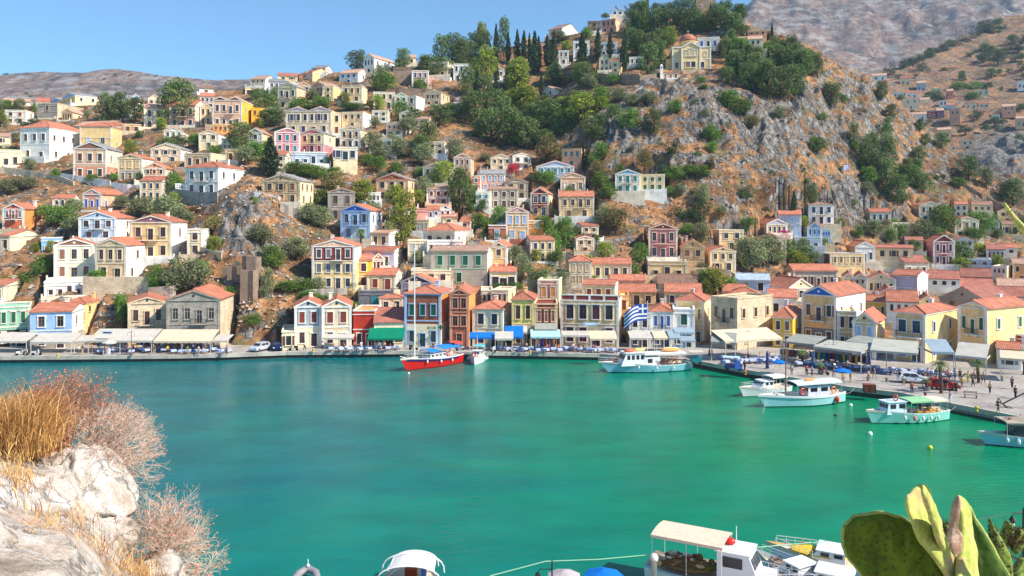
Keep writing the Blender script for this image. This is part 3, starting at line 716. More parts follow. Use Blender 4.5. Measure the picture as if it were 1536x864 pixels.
    H("small white arched house behind the bright pine", 552,571,None,304,289,None,'f','white',n='3',tr='white',pil=False)
    H("pink rendered house high behind the bright pine, white side", 600,622,None,312,297,None,'f','yel',n='1',tr='cream',pil=False)
    # ============ mid right
    H("maroon pink gabled house with white window frame and terrace", 973,1016,None,388,343,335,'g','hot',n='3/3',win='slate',tr='offw',ped='maroon',bal=True)
    H("roofless tan stone house with two tall openings", 1021,1057,None,404,371,359,'g','st_tan',n='2/0',win='brown',tr='st_tan',pil=False,nm='ruin',cat='ruin')
    H("low yellow house under the maroon pink one", 972,1030,None,416,392,None,'f','yel',n='3',tr='offw',wh=.9)
    H("cream tower-like house with hipped red roof behind the parapet mansion", 854,887,None,428,392,383,'h','cream',n='3/3',win='tan',wk='s',tr='offw')
    H("long cream house with flat red roof and dark doors", 887,947,None,418,396,388,'s','cream',n='4',win='slate',tr='offw')
    H("low stone house with red roof, upper one behind the flag", 915,968,None,432,421,413,'s','st_sand',n='2',tr='st_sand',pil=False)
    H("low stone house with long red roof, lower one behind the flag", 926,984,None,458,438,427,'s','st_tan',n='3',tr='st_tan',pil=False)
    H("stone house with weathered brown roof behind the yellow alley house", 987,1046,None,436,426,412,'s','st_sand',n='0',tl='brown',tr='st_sand',pil=False)
    H("yellow alley house with long red roof", 997,1053,None,478,438,426,'s','yel',n='3/3',win='slate',tr='offw',D=168)
    H("cream house with shallow red roofs on the alley corner", 1014,1056,1068,521,452,440,'h','yel',s='cream',n='4/3',sn='1/1',win='tan',tr='offw',D=149)
    H("white seafront house with brown balcony doors beside the flag", 944,976,None,521,470,None,'f','white',n='2/2',win='rwood',tr='white',base=('slate',.4),bal=True)  # slate base paints in the dark zone under the awning
    H("white seafront house with dark blue shutters and hipped red roof", 977,1009,None,521,467,456,'h','white',n='3/2',win='blue',wk='s',tr='white',base=('slate',.4),bal=True)  # slate base is painted awning shade
    H("white seafront house with one green shutter and blue awnings", 1010,1042,None,521,464,None,'f','white',n='1/2',win='green',wk='s',tr='white',base=('lblue',.42))
    H("light blue corrugated low shed behind the bright tree", 1104,1155,None,436,420,411,'s','pblue',n='2',tl='metal',tr='white',pil=False)
    H("pale yellow house with lilac pediment on the right slope", 1150,1181,1131,352,336,328,'g','yel',n='4',sn='2',win='dblue',tr='white',ped='lilac')
    H("white house with light blue shutters behind the lilac pediment", 1168,1202,None,338,322,316,'s','pblue',n='4',win='sky',wk='s',tr='white')
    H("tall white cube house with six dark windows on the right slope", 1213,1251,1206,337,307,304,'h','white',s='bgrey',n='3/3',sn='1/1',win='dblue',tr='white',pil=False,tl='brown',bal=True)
    H("pale blue pedimented house below the white cube house", 1211,1233,None,368,341,333,'g','lblue',n='3/0',win='blue',tr='white')
    H("sky blue wing with blue shutters attached right of the blue pediment", 1233,1246,None,368,344,None,'f','lblue',n='3/1',win='blue',wk='s',tr='white',pil=False)
    H("low blue-white terrace house under the pale blue pediment", 1192,1232,None,372,356,None,'f','pblue',n='3',win='sky',tr='white',wh=.9,pil=False)
    H("flat-topped yellow house with brown wing", 1245,1297,1226,414,381,None,'f','yel',s='brown',n='5/0',sn='1/0',win='tan',tr='offw')
    H("long grey house with red roof and six dark openings", 1190,1256,1177,432,406,397,'s','grey',s='yel',n='6',sn='2',win='brown',tr='offw',d=9)
    H("white temple-fronted house with three windows on the right", 1283,1312,1270,394,370,362,'g','white',s='tan',n='3',sn='0',win='bgrey',tr='white',ped='white')
    H("long cream-grey house right of the temple-fronted one", 1312,1370,None,402,372,368,'s','cream',n='3/0',tr='cream',tl='dred',pil=False)
    H("pink mansion with white gable and cream awning", 1400,1432,1386,398,362,352,'g','hot',n='3/3',sn='1/0',win='purple',tr='white',ped='maroon',bal=True)
    H("grey-cream house left of the pink awning mansion", 1358,1385,None,380,361,356,'s','sand',n='2/1',tr='sand',pil=False,tl='dred')
    H("cream house with long red roof and grey gabled end, right town", 1357,1393,1336,416,394,384,'s','offw',s='grey',n='3',sn='0',win='slate',tr='offw',tl='dred')
    H("pale yellow small house high on the right slope", 1432,1452,None,326,307,303,'s','pcream',n='2/2',tr='white')
    H("cream gabled house with brown roof high on the right slope", 1458,1489,None,325,308,303,'s','cream',n='3/1',win='rwood',tr='offw',tl='brown')
    H("ochre house with gable behind the cactus stalk, right slope", 1497,1526,None,334,317,311,'g','yel',n='2/1',win='brown',tr='offw')
    H("small light blue house under the right slope houses", 1480,1500,None,348,331,None,'f','pblue',n='1/1',tr='white',pil=False)
    H("yellow low house beside the small light blue one", 1503,1530,None,352,337,332,'s','yel',n='2',tr='offw',tl='brown',pil=False)
    H("lilac low house with arched windows at right", 1480,1508,None,389,374,367,'s','lilac',n='4',win='purple',tr='white',tl='dred')
    H("white gabled house with a brown door right of the lilac one", 1508,1526,None,390,372,367,'s','offw',n='1/0',win='rwood',tr='white',pil=False)
    H("brown-tan house with blue window at the right edge", 1512,1546,None,386,364,357,'h','tan',n='2/1',win='blue',tr='white',D=262)
    H("cream narrow house with three tall windows and yellow side", 1488,1510,1521,424,400,None,'f','cream',s='yel',n='3/0',sn='1/0',win='purple',tr='white')
    H("orange house with pink roof at the right edge", 1519,1546,None,424,396,388,'s','orange',n='2/1',tl='pinkt',tr='offw')
    H("pale blue-white flat house left of the cream narrow one", 1452,1487,None,408,389,None,'f','pblue',n='2/1',tr='white',pil=False)
    # ============ right town roofscape
    H("yellow house with two white gables, right town", 1264,1300,None,438,416,409,'G','yel',n='4/0',win='brown',tr='white')
    H("cream house with gabled bay right of the twin-gabled yellow one", 1300,1344,None,440,419,409,'g','cream',n='4',win='brown',tr='white')
    H("big blank white house with sunlit end wall", 1337,1376,1392,450,414,406,'s','lilac',s='white',n='0/0',sn='0/3',tr='white',pil=False)  # lilac front paints shade onto the white wall
    H("white house with red roof right of the blank white one", 1393,1440,None,440,418,406,'s','white',n='3/0',tr='white',pil=False,tl='dred')
    H("dark red low house left of the cream narrow one", 1441,1488,None,430,415,403,'s','red',n='3',tr='brown',pil=False,tl='dred')
    H("red-roofed house with gabled cream end behind the palace", 1183,1220,1150,450,432,418,'g','cream',s='white',n='1',sn='0',tr='white',pil=False)
    H("white house with steep roofs right of the stone palace", 1152,1196,None,474,446,434,'s','white',n='2',tr='white',pil=False)
    H("red hip-roofed house directly behind the stone palace", 1085,1150,None,470,446,430,'h','white',n='3',tr='white',pil=False,D=168)
    H("white house with red roof at the foot of the bright tree", 1084,1120,None,455,437,427,'s','offw',n='2',tr='white',pil=False)
    H("small yellow house with red roof, far right of the blue pediment", 1300,1330,None,478,452,444,'s','vyel',n='3',tr='white',pil=False)
    H("gabled red-roofed white house behind the blue pediment", 1262,1300,None,462,438,426,'g','white',n='2',ped='brown',tr='white',pil=False)
    H("orange gabled house in the middle of the right roofs", 1311,1352,None,470,444,431,'g','yel',n='2',tr='white',pil=False,ped='ochre')
    H("white house with red windows and broad red roof", 1330,1378,None,486,452,436,'s','white',n='4/0',win='rwood',tr='white',pil=False)
    H("pale yellow gabled house in front of the large grey gable", 1373,1408,None,484,457,443,'g','yel',n='1/0',tr='pcream',pil=False)
    H("large grey gabled stone house with broad red roof", 1410,1478,1516,482,451,433,'g','st_grey',s='sand',n='2/0',sn='0/0',win='brown',tr='st_grey',d=16,tl='dred')
    H("peach house with red roof behind the large grey gable", 1436,1490,None,446,430,418,'s','peach',n='2',tr='offw',pil=False,tl='dred')
    H("white low house with grey roof at the right edge", 1494,1546,None,462,444,430,'s','white',n='2',tr='white',tl='dred',pil=False)
    H("salmon roofed house at the right edge above the white one", 1496,1546,None,444,430,418,'s','salmon',n='2',tl='pinkt',tr='offw',pil=False)
    H("blue-pedimented ochre mansion with three white-framed windows", 1203,1254,1298,523,444,430,'g','ochre',s='white',n='3/3',sn='3/0',win='brown',tr='white',ped='blue',bal=True,d=14,base=('slate',.36))  # slate base paints the dark zone behind the market awning
    H("ochre low wing with two arched doors right of the blue pediment", 1256,1284,None,527,467,None,'f','ochre',n='2/2',win='purple',tr='white',base=('slate',.34),bal=False)  # slate base carries painted shade under the market awning
    H("yellow low house with red hip roof between palace and blue pediment", 1159,1189,1203,523,477,459,'h','vyel',n='2/2',sn='1/1',win='brown',tr='white',d=11,pil=False)
    H("two-faced weathered stone palace on the quay corner", 1067,1106,1159,525,448,None,'f','st_sand',s='st_sand',n='3/2',sn='3/2',win='brown',tr='st_sand',d=11,bal=True)
    H("tan house with two blue arched shutters and sloping red roof", 1279,1314,1327,540,484,470,'g','ochre',s='yel',n='2/2',sn='1/0',win='sky',wk='s',tr='white',base=('slate',.36))  # slate base stands for the shaded shop zone under the awning
    H("yellow corner mansion with blue balcony doors and white cornice", 1341,1388,1436,545,471,458,'h','ochre',s='yel',n='2/2',sn='2/2',win='blue',tr='white',d=13,bal=True,ww=1.2)
    H("yellow pedimented mansion with green shutters", 1438,1481,1545,545,463,454,'g','ochre',s='yel',n='3/2',sn='2/2',win='green',wk='s',tr='white',ped='ochre',bal=True,d=12)  # ochre front is the yellow wall with its shade painted in
    H("low white cottage with a red roof under the green-shuttered mansion", 1497,1532,None,548,524,516,'s','white',n='2/1',win='slate',tr='white',pil=False,D=124)
    H("deep red little house at the right edge", 1527,1550,None,530,502,None,'f','red',n='1/1',win='pblue',wk='s',tr='white',pil=False,D=132)

def infill():
    g = random.Random(77)
    cols = [('white','white'),('pale cream','pcream'),('cream','cream'),('off-white','offw'),('sandy','sand'),('peach','peach'),('pink','pink'),('yellow','yel'),('tan','tan')]
    seen = set()
    for (ua,ub,va,vb_,n,ww) in [(0,300,160,300,13,34),(300,520,130,260,14,30),(500,660,110,240,8,26),(640,900,245,420,22,30),(560,700,330,440,6,30),(1070,1300,372,470,10,36),(1300,1536,330,480,22,32),(60,520,300,470,7,34)]:
        k = 0
        for _ in range(n*14):
            if k >= n: break
            u = g.uniform(ua,ub); v = g.uniform(va,vb_); w = ww*g.uniform(.75,1.2); h = w*g.uniform(.62,.95)
            if v-h < np.interp(u, CRu, CRv)-2 or hit(u,v) < 158 or (305 < u < 475 and v > 292) or (0 < u < 120 and 250 < v < 300): continue
            bx = (u-w/2, u+w/2, v-h, v); bad = False
            for q in HOUSES:
                ox = min(bx[1],q['u1'])-max(bx[0],q['u0']); oy = min(bx[3],q['v1']+3)-max(bx[2],q['v0'])
                if ox > 2 and oy > h*.22 or ox > 0 and abs(q['v1']-v) < 8: bad = True; break
            if bad: continue
            cn, ck = g.choice(cols); rf = g.choice('gggssf'); rel, hl = relation(u, v-h/2, w, h)
            lab = f"{cn} {dict(g='gabled',s='ridge-roofed',f='flat-roofed')[rf]} house {rel} the {hl}"
            if lab in seen or len(lab.split()) > 16: continue
            seen.add(lab); k += 1; sd = u+w/2+w*g.uniform(.25,.6) if u < 760 else u-w/2-w*g.uniform(.2,.45)
            H(lab, u-w/2, u+w/2, sd, v, v-h, v-h-w*.17 if rf != 'f' else None, rf, ck, s=g.choice(['white','offw',ck]), n=g.choice(['3/2','2/2','3/3','2/1']) if h > 15 else '3', sn=g.choice(['1/1','2/1','0/1']), win=g.choice(['brown','wood','slate','teal','rwood','dblue']), tr='offw', bal=g.random() < .3)
def far_houses():
    rows = [("red",1317,1331,133,121,'coral'),("white",1308,1330,121,114,'white'),("white",1338,1356,147,139,'white'),("white",1358,1377,148,140,'white'),
     ("cream",1355,1379,166,148,'cream'),("grey-green",1375,1389,137,125,'bgrey'),("cream",1396,1412,146,133,'cream'),("coral",1420,1430,156,137,'coral'),
     ("white",1409,1421,167,151,'white'),("white-blue",1421,1432,168,158,'pblue'),("maroon",1391,1404,177,166,'maroon'),("mauve",1405,1416,177,166,'mauve'),("salmon",1425,1440,184,163,'salmon'),
     ("white",1368,1390,181,172,'white'),("long cream",1447,1466,164,157,'cream'),("cream",1468,1484,163,156,'cream'),("grey-brown",1466,1484,150,136,'sand'),
     ("brown",1503,1524,173,160,'salmon'),("white",1526,1540,133,122,'white'),("ochre",1406,1427,206,195,'ochre'),("pink-tan",1442,1461,225,211,'peach'),
     ("stone",1350,1366,128,118,'sand'),("stone",1432,1446,150,142,'sand'),("cream",1380,1395,160,150,'cream'),("pale",1488,1500,182,172,'offw'),("tan",1524,1540,190,178,'tan'),("pale",1330,1345,133,126,'offw')]
    pos = ["leftmost","upper left","left","left of middle","lower left","middle-left","middle","middle","central","central","lower middle","lower middle","lowest pink",
       "lower left","right","right","upper right","right edge","far right upper","lowest","solitary","top left","upper middle","middle","lower right","right edge lower","upper left"]
    for i, (nm, u0, u1, vb, ve, col) in enumerate(rows):
        D = hit2((u0+u1)/2, vb)
        lab = f"small {nm} house in the far valley village, {pos[i]}, {['flat roofed','red roofed'][i%2]}"
        H(lab, u0, u1, None, vb, ve, ve-3, 's' if i % 2 else 'f', col, n='2/1' if (vb-ve)>12 else '2', D=D, d=8, win='slate', tr='offw', pil=False, tl='pinkt' if i % 3 else 'dred', cut=False)
# ---------------------------------------------------------------- far terrain (two more pieces of the same land)
BU = np.array([1180,1300,1400,1536,1720],float); BV = np.array([340,250,200,150,100,50,0],float)
BD = np.array([[480,560,620,680,760,860,900],[430,500,560,620,720,840,900],[420,480,545,620,700,820,900],[410,460,520,590,660,780,860],[400,440,500,560,640,740,820]],float)
BC = [(1180,170),(1260,135),(1310,112),(1340,100),(1400,76),(1450,56),(1500,34),(1536,24),(1600,0),(1720,-20)]
def bprof(u):
    cv = np.interp(u, [c[0] for c in BC], [c[1] for c in BC]); row = np.array([np.interp(u, BU, BD[:,k]) for k in range(len(BV))])
    vs = np.append(np.arange(340, cv, -4.0), cv); ds = np.interp(-vs, -BV, row); zs = CZ-(vs-HZ)/F*ds
    return np.concatenate([[330,370], ds, [ds[-1]+60, ds[-1]+350]]), np.concatenate([[2,8], zs, [zs[-1]+2, zs[-1]*.5]])
def hit2(u, v):
    Dn, Zn = bprof(u); Ds = np.arange(340, 1000, 1.0); V = HZ-(np.interp(Ds, Dn, Zn)-CZ)*F/Ds
    i = int(np.argmax(V <= v)); return float(Ds[i]) if V[i] <= v else float(Ds[int(np.argmin(V))])
def grid_mesh(name, us, Ds, Z, X=None, attr=None, mat=None):
    nu, nd = len(us), len(Ds)
    T = (us-768)/F; X = T[:,None]*Ds[None,:]; Y = np.broadcast_to(Ds[None,:], X.shape)
    co = np.stack([X, Y, Z], -1).reshape(-1,3).astype(np.float32)
    i, j = np.meshgrid(np.arange(nu-1), np.arange(nd-1), indexing='ij'); a = (i*nd+j).ravel()
    q = np.stack([a, a+nd, a+nd+1, a+1], -1).astype(np.int32)
    me = bpy.data.meshes.new(name); me.vertices.add(len(co)); me.vertices.foreach_set('co', co.ravel())
    me.loops.add(q.size); me.loops.foreach_set('vertex_index', q.ravel())
    me.polygons.add(len(q)); me.polygons.foreach_set('loop_start', np.arange(0, q.size, 4, dtype=np.int32))
    me.update(calc_edges=True); me.validate()
    if attr is not None:
        at = me.attributes.new('rock', 'FLOAT', 'POINT'); at.data.foreach_set('value', attr.reshape(-1).astype(np.float32))
    me.materials.append(mat); return me
# rock outcrop areas in the photograph: (u, v, ru, rv, weight)
ROCK = [(930,205,60,40,1),(1000,150,60,30,.9),(1060,175,50,45,.9),(1110,190,60,50,1),(1160,210,55,55,1),(1200,160,50,40,.9),(1250,150,50,40,.9),(1245,200,50,45,.9),
        (1300,150,40,35,.9),(1310,200,40,40,.8),(1350,190,30,40,.6),(1180,260,40,25,.6),(1275,300,45,32,1.1),(1340,260,30,50,.5),(1090,345,28,40,1.1),(365,345,40,42,1.1),(350,370,50,26,1.0),(400,305,40,10,.5),
        (1100,35,30,22,.9),(930,240,60,16,.5),(1020,240,50,30,.5),(870,175,30,18,.3),(1340,300,30,25,.4),(1400,250,30,40,.35),(1110,120,30,22,.6),(990,130,40,16,.5),(600,110,40,14,.4),(380,490,40,30,.35),(130,440,40,12,.5),(900,265,25,12,.3)]
def terrain_material():
    m, nt, b = newmat('dry_hillside')
    geo = N(nt, 'ShaderNodeNewGeometry')
    at = N(nt, 'ShaderNodeAttribute', attribute_name='rock')
    n1 = noise(nt, .06, 6, .65, 'Position'); n2 = noise(nt, .45, 5, .65, 'Position'); n3 = noise(nt, 1.6, 4, .7, 'Position')
    soil = ramp(nt, n2.outputs['Fac'], [(.30, (.16,.09,.045)), (.45, (.31,.17,.085)), (.58, (.46,.27,.145)), (.75, (.56,.41,.27))])
    soil2 = ramp(nt, n1.outputs['Fac'], [(.37, (.28,.24,.20)), (.5, (.85,.78,.72)), (.66, (1.0,.86,.72))])
    s = mix(nt, 1, soil.outputs[0], soil2.outputs[0], 'MULTIPLY')
    g3 = ramp(nt, n3.outputs['Fac'], [(.34, .45), (.5, 1.0), (.68, 1.25)]); s = mix(nt, .85, s, g3.outputs[0], 'MULTIPLY')
    # scrub patches
    n5 = noise(nt, .22, 4, .7, 'Position'); gf = ramp(nt, n5.outputs['Fac'], [(.52, 0.0), (.62, .75)])
    s = mix(nt, gf.outputs[0], s, (.11,.12,.05))
    rk = noise(nt, .5, 6, .7, 'Position', (1,1,.45), .6)
    rock = ramp(nt, rk.outputs['Fac'], [(.32, (.045,.04,.038)), (.46, (.14,.13,.12)), (.60, (.27,.255,.24)), (.74, (.55,.50,.43))])
    vo = N(nt, 'ShaderNodeTexVoronoi', feature='DISTANCE_TO_EDGE'); vo.inputs['Scale'].default_value = .5
    mp = N(nt, 'ShaderNodeMapping'); mp.inputs['Scale'].default_value = (1,1,.4)
    wv = noise(nt, .6, 3, .6, 'Position'); mv = N(nt, 'ShaderNodeMixRGB', blend_type='ADD'); mv.inputs[0].default_value = .9
    nt.links.new(geo.outputs['Position'], mv.inputs[1]); nt.links.new(wv.outputs['Color'], mv.inputs[2])
    nt.links.new(mv.outputs[0], mp.inputs[0]); nt.links.new(mp.outputs[0], vo.inputs['Vector'])
    cr = ramp(nt, vo.outputs['Distance'], [(0, .35), (.08, 1)])
    rockc = mix(nt, .8, rock.outputs[0], cr.outputs[0], 'MULTIPLY')
    # rock factor
    ad = N(nt, 'ShaderNodeMath', operation='ADD'); nt.links.new(at.outputs['Fac'], ad.inputs[0])
    ns = noise(nt, .28, 6, .72, 'Position'); sb = N(nt, 'ShaderNodeMath', operation='SUBTRACT'); nt.links.new(ns.outputs['Fac'], sb.inputs[0]); sb.inputs[1].default_value = .44
    ml = N(nt, 'ShaderNodeMath', operation='MULTIPLY'); nt.links.new(sb.outputs[0], ml.inputs[0]); ml.inputs[1].default_value = 5.0
    nt.links.new(ml.outputs[0], ad.inputs[1])
    fr = ramp(nt, ad.outputs[0], [(.50, 0.0), (.64, 1.0)])
    col = mix(nt, fr.outputs[0], s, rockc)
    nt.links.new(col, b.inputs['Base Color']); b.inputs['Roughness'].default_value = .95; b.inputs['Specular IOR Level'].default_value = .2
    bb = mix(nt, fr.outputs[0], n3.outputs['Color'], cr.outputs[0])
    bump(nt, b, bb, .7, .5)
    return m
def far_material():
    m, nt, b = newmat('far_slope')
    n1 = noise(nt, .012, 7, .65, 'Position'); n2 = noise(nt, .07, 6, .72, 'Position'); n3 = noise(nt, .03, 5, .6, 'Position', (1,.4,3))
    a = ramp(nt, n2.outputs['Fac'], [(.32, (.05,.045,.045)), (.45, (.15,.105,.085)), (.56, (.23,.165,.13)), (.72, (.42,.36,.31))])
    c = ramp(nt, n1.outputs['Fac'], [(.40, (.36,.40,.42)), (.50, (1,.93,.88)), (.66, (1.15,.98,.84))])  # dark bluish patches paint shadow into the mountain colour
    col = mix(nt, 1, a.outputs[0], c.outputs[0], 'MULTIPLY')
    r3 = ramp(nt, n3.outputs['Fac'], [(.5, 0.0), (.62, .8)]); col = mix(nt, r3.outputs[0], col, (.30,.29,.28))
    nt.links.new(col, b.inputs['Base Color']); b.inputs['Roughness'].default_value = .95
    bump(nt, b, n2.outputs['Fac'], .9, 6)
    return m
HG = {}
def build_terrain():
    us = np.arange(-150, 1690, 2.4)
    Ds = np.concatenate([np.arange(141, 300, .42), np.arange(300, 360, .7), np.arange(360, 470, 3.5), np.arange(470, 800, 20)])
    Z = np.zeros((len(us), len(Ds)))
    for i, u in enumerate(us):
        Dn, Zn = col_profile(u); Z[i] = np.interp(Ds, Dn, Zn)
    # soften along u
    k = np.ones(9)/9; Zp = np.pad(Z, ((4,4),(0,0)), 'edge'); Zs = sum(Zp[q:q+len(us)]*k[q] for q in range(9)); Z = Zs
    X = ((us-768)/F)[:,None]*Ds[None,:]; Y = np.broadcast_to(Ds[None,:], X.shape)
    V = HZ-(Z-CZ)*F/Y; U = np.broadcast_to(us[:,None], X.shape)
    R = np.zeros_like(Z)
    wob = 14*(fbm(X*.09, Y*.09, 3, 5)-.5)
    for (cu, cv, ru, rv, w) in ROCK:
        q = ((U-cu+wob)/ru)**2+((V-cv+wob)/rv)**2; R = np.maximum(R, .62*w*np.exp(-q*.9))
    crest = np.interp(us, CRu, CRv)[:,None]
    R = np.where(Ds[None,:] > 420, 0, R)
    up = np.clip((Z-4)/10, 0, 1)
    nz = (fbm(X*.05, Y*.05, 5, 1)-.5)*5.0 + (fbm(X*.25, Y*.25, 4, 3)-.5)*1.8
    rd = fbm(X*.13+fbm(X*.1,Y*.1,3,9)*1.5, Y*.11, 5, 21, True); rd2 = fbm(X*.5, Y*.4, 4, 33, True)
    crag = (rd-.45)*17+(rd2-.5)*4.0
    tb = np.clip((V-crest)/10, .25, 1)
    Z2 = Z+up*(nz*.55*tb)+R*crag*up*tb
    # small natural ledges
    st = 2.6; q = Z2/st+.8*fbm(X*.03,Y*.03,3,44); fr = q-np.floor(q); led = (np.floor(q)+np.clip((fr-.5)*3.0+.5,0,1)-q)*st
    Z2 = Z2+led*.33*up*(1-np.clip(R,0,1)*.5)
    for poly, z in CUTS:
        px = [p[0] for p in poly]; py = [p[1] for p in poly]
        msk = (X > min(px))&(X < max(px))&(Y > min(py))&(Y < max(py))
        if not msk.any(): continue
        ii = np.argwhere(msk); xs = X[msk]; ys = Y[msk]; ins = np.ones(len(xs), bool)
        for a in range(4):
            (x0,y0),(x1,y1) = poly[a], poly[(a+1)%4]
            ins &= ((x1-x0)*(ys-y0)-(y1-y0)*(xs-x0)) >= 0
        sel = ii[ins]; Z2[sel[:,0], sel[:,1]] = np.minimum(Z2[sel[:,0], sel[:,1]], z)
    Z2[:, Ds < 150] = np.minimum(Z2[:, Ds < 150], 1.0+np.clip((Ds[Ds<150]-147)*.8,0,3)[None,:])
    me = grid_mesh('hillside', us, Ds, Z2, attr=R, mat=terrain_material())
    kind(link('hillside', me), 'structure')
    HG.update(us=us, Ds=Ds, Z=Z2)
    # middle distance slope
    us = np.arange(1100, 1760, 3.0); Ds = np.concatenate([np.arange(335,900,1.8), np.arange(900,1300,20)])
    Z = np.zeros((len(us), len(Ds)))
    for i, u in enumerate(us):
        Dn, Zn = bprof(u); Z[i] = np.interp(Ds, Dn, Zn)
    X = ((us-768)/F)[:,None]*Ds[None,:]; Y = np.broadcast_to(Ds[None,:], X.shape)
    fade = np.clip((us-1180)/60,0,1)[:,None]; Z = Z*fade-5*(1-fade)
    U = np.broadcast_to(us[:,None], X.shape); V = HZ-(Z-CZ)*F/Y
    R = 1.0*np.exp(-(((U-1500)/50)**2+((V-240)/28)**2)) + .8*np.exp(-(((U-1530)/40)**2+((V-215)/22)**2))+.1
    Z = Z+fade*((fbm(X*.02,Y*.02,5,2)-.5)*12+(fbm(X*.09,Y*.09,4,4,True)-.5)*3+R*(fbm(X*.06,Y*.05,5,8,True)-.5)*14)
    me = grid_mesh('valley_slope', us, Ds, Z, attr=R*.9, mat=bpy.data.materials['dry_hillside'])
    kind(link('valley_slope', me), 'structure'); HG['B'] = (us, Ds, Z)
    # far mountains
    cr = [(-400,100),(0,112),(70,110),(130,115),(180,112),(260,118),(330,122),(400,118),(470,140),(900,150),(1000,80),(1080,58),(1120,38),(1160,17),(1200,-6),(1260,-40),(1400,-70),(1900,-90)]
    us = np.arange(-400, 1900, 4.0); Ds = np.concatenate([np.arange(760,2420,9.0)])
    Z = np.zeros((len(us), len(Ds)))
    for i, u in enumerate(us):
        cv = np.interp(u, [c[0] for c in cr], [c[1] for c in cr]); rt = np.clip((u-900)/200,0,1)
        vs = np.append(np.arange(320, cv, -5.0), cv)
        ds = np.interp(-vs, -np.array([320,200,120,0,-100.]), (1-rt)*np.array([820,1050,1300,1800,2300.])+rt*np.array([900,1150,1400,1900,2300.]))
        zs = CZ-(vs-HZ)/F*ds
        Z[i] = np.interp(Ds, np.concatenate([[700,760],ds,[ds[-1]+150,ds[-1]+900]]), np.concatenate([[-4,-2],zs,[zs[-1]-6,zs[-1]*.3]]))
    X = ((us-768)/F)[:,None]*Ds[None,:]; Y = np.broadcast_to(Ds[None,:], X.shape)
    amp = np.clip((us-900)/250,0,1)[:,None]*.8+.2
    Z = Z+amp*np.clip(Z/60,0,1)*((fbm(X*.0035,Y*.0035,6,12,True)-.5)*190+(fbm(X*.02,Y*.02,5,14,True)-.5)*14)
    HG['C'] = (us, Ds, Z); me = grid_mesh('mountains', us, Ds, Z, mat=far_material()); kind(link('mountains', me), 'structure')

def ground(x, y):
    """final hillside height"""
    us, Ds, Z = HG['us'], HG['Ds'], HG['Z']; u = 768+F*x/y
    i = int(np.clip(round((u-us[0])/2.4), 0, len(us)-1)); j = int(np.clip(np.searchsorted(Ds, y), 0, len(Ds)-1)); return float(Z[i,j])

# ---------------------------------------------------------------- trees
LEAF = {}
def init_leaf():
    LEAF.update(
     pine=leafmat('pine_needles', (.04,.075,.02), (.19,.26,.07)), ypine=leafmat('bright_pine_needles', (.09,.14,.012), (.36,.42,.05)),
     broad=leafmat('bright_leaves', (.045,.10,.016), (.20,.33,.05)), olive=leafmat('olive_leaves', (.09,.12,.05), (.32,.35,.17)),
     cypress=leafmat('cypress_needles', (.018,.038,.014), (.065,.10,.035)), mim=leafmat('brownish_leaves', (.13,.11,.035), (.34,.29,.10)),
     shrub=leafmat('shrub_leaves', (.03,.05,.02), (.09,.13,.045)), magenta=leafmat('magenta_bracts', (.35,.02,.12), (.75,.05,.30)),
     bark=plain('bark', (.36,.28,.22), .9), palm=leafmat('palm_fronds', (.05,.10,.03), (.22,.32,.10)), redleaf=leafmat('crimson_bracts', (.30,.02,.04), (.7,.06,.12)))
TCACHE = {}
def leafquads(b, c, r, n, size, g, flat=1.0):
    for _ in range(n):
        while True:
            p = Vector((g.uniform(-1,1), g.uniform(-1,1), g.uniform(-1,1)))
            if p.length <= 1: break
        if p.length > 1e-6: p = p*((.55+.45*p.length)/p.length if g.random() < .75 else 1)
        p = Vector((c[0]+p.x*r[0], c[1]+p.y*r[1], c[2]+p.z*r[2]))
        a = Vector((g.gauss(0,1), g.gauss(0,1), g.gauss(0,.6))).normalized(); q = a.cross(Vector((g.gauss(0,1), g.gauss(0,1), g.gauss(0,1)))).normalized()
        s = size*g.uniform(.6,1.3)
        b.add([p-a*s, p+q*s*.62, p+a*s, p-q*s*.62], [(0,1,2,3)])
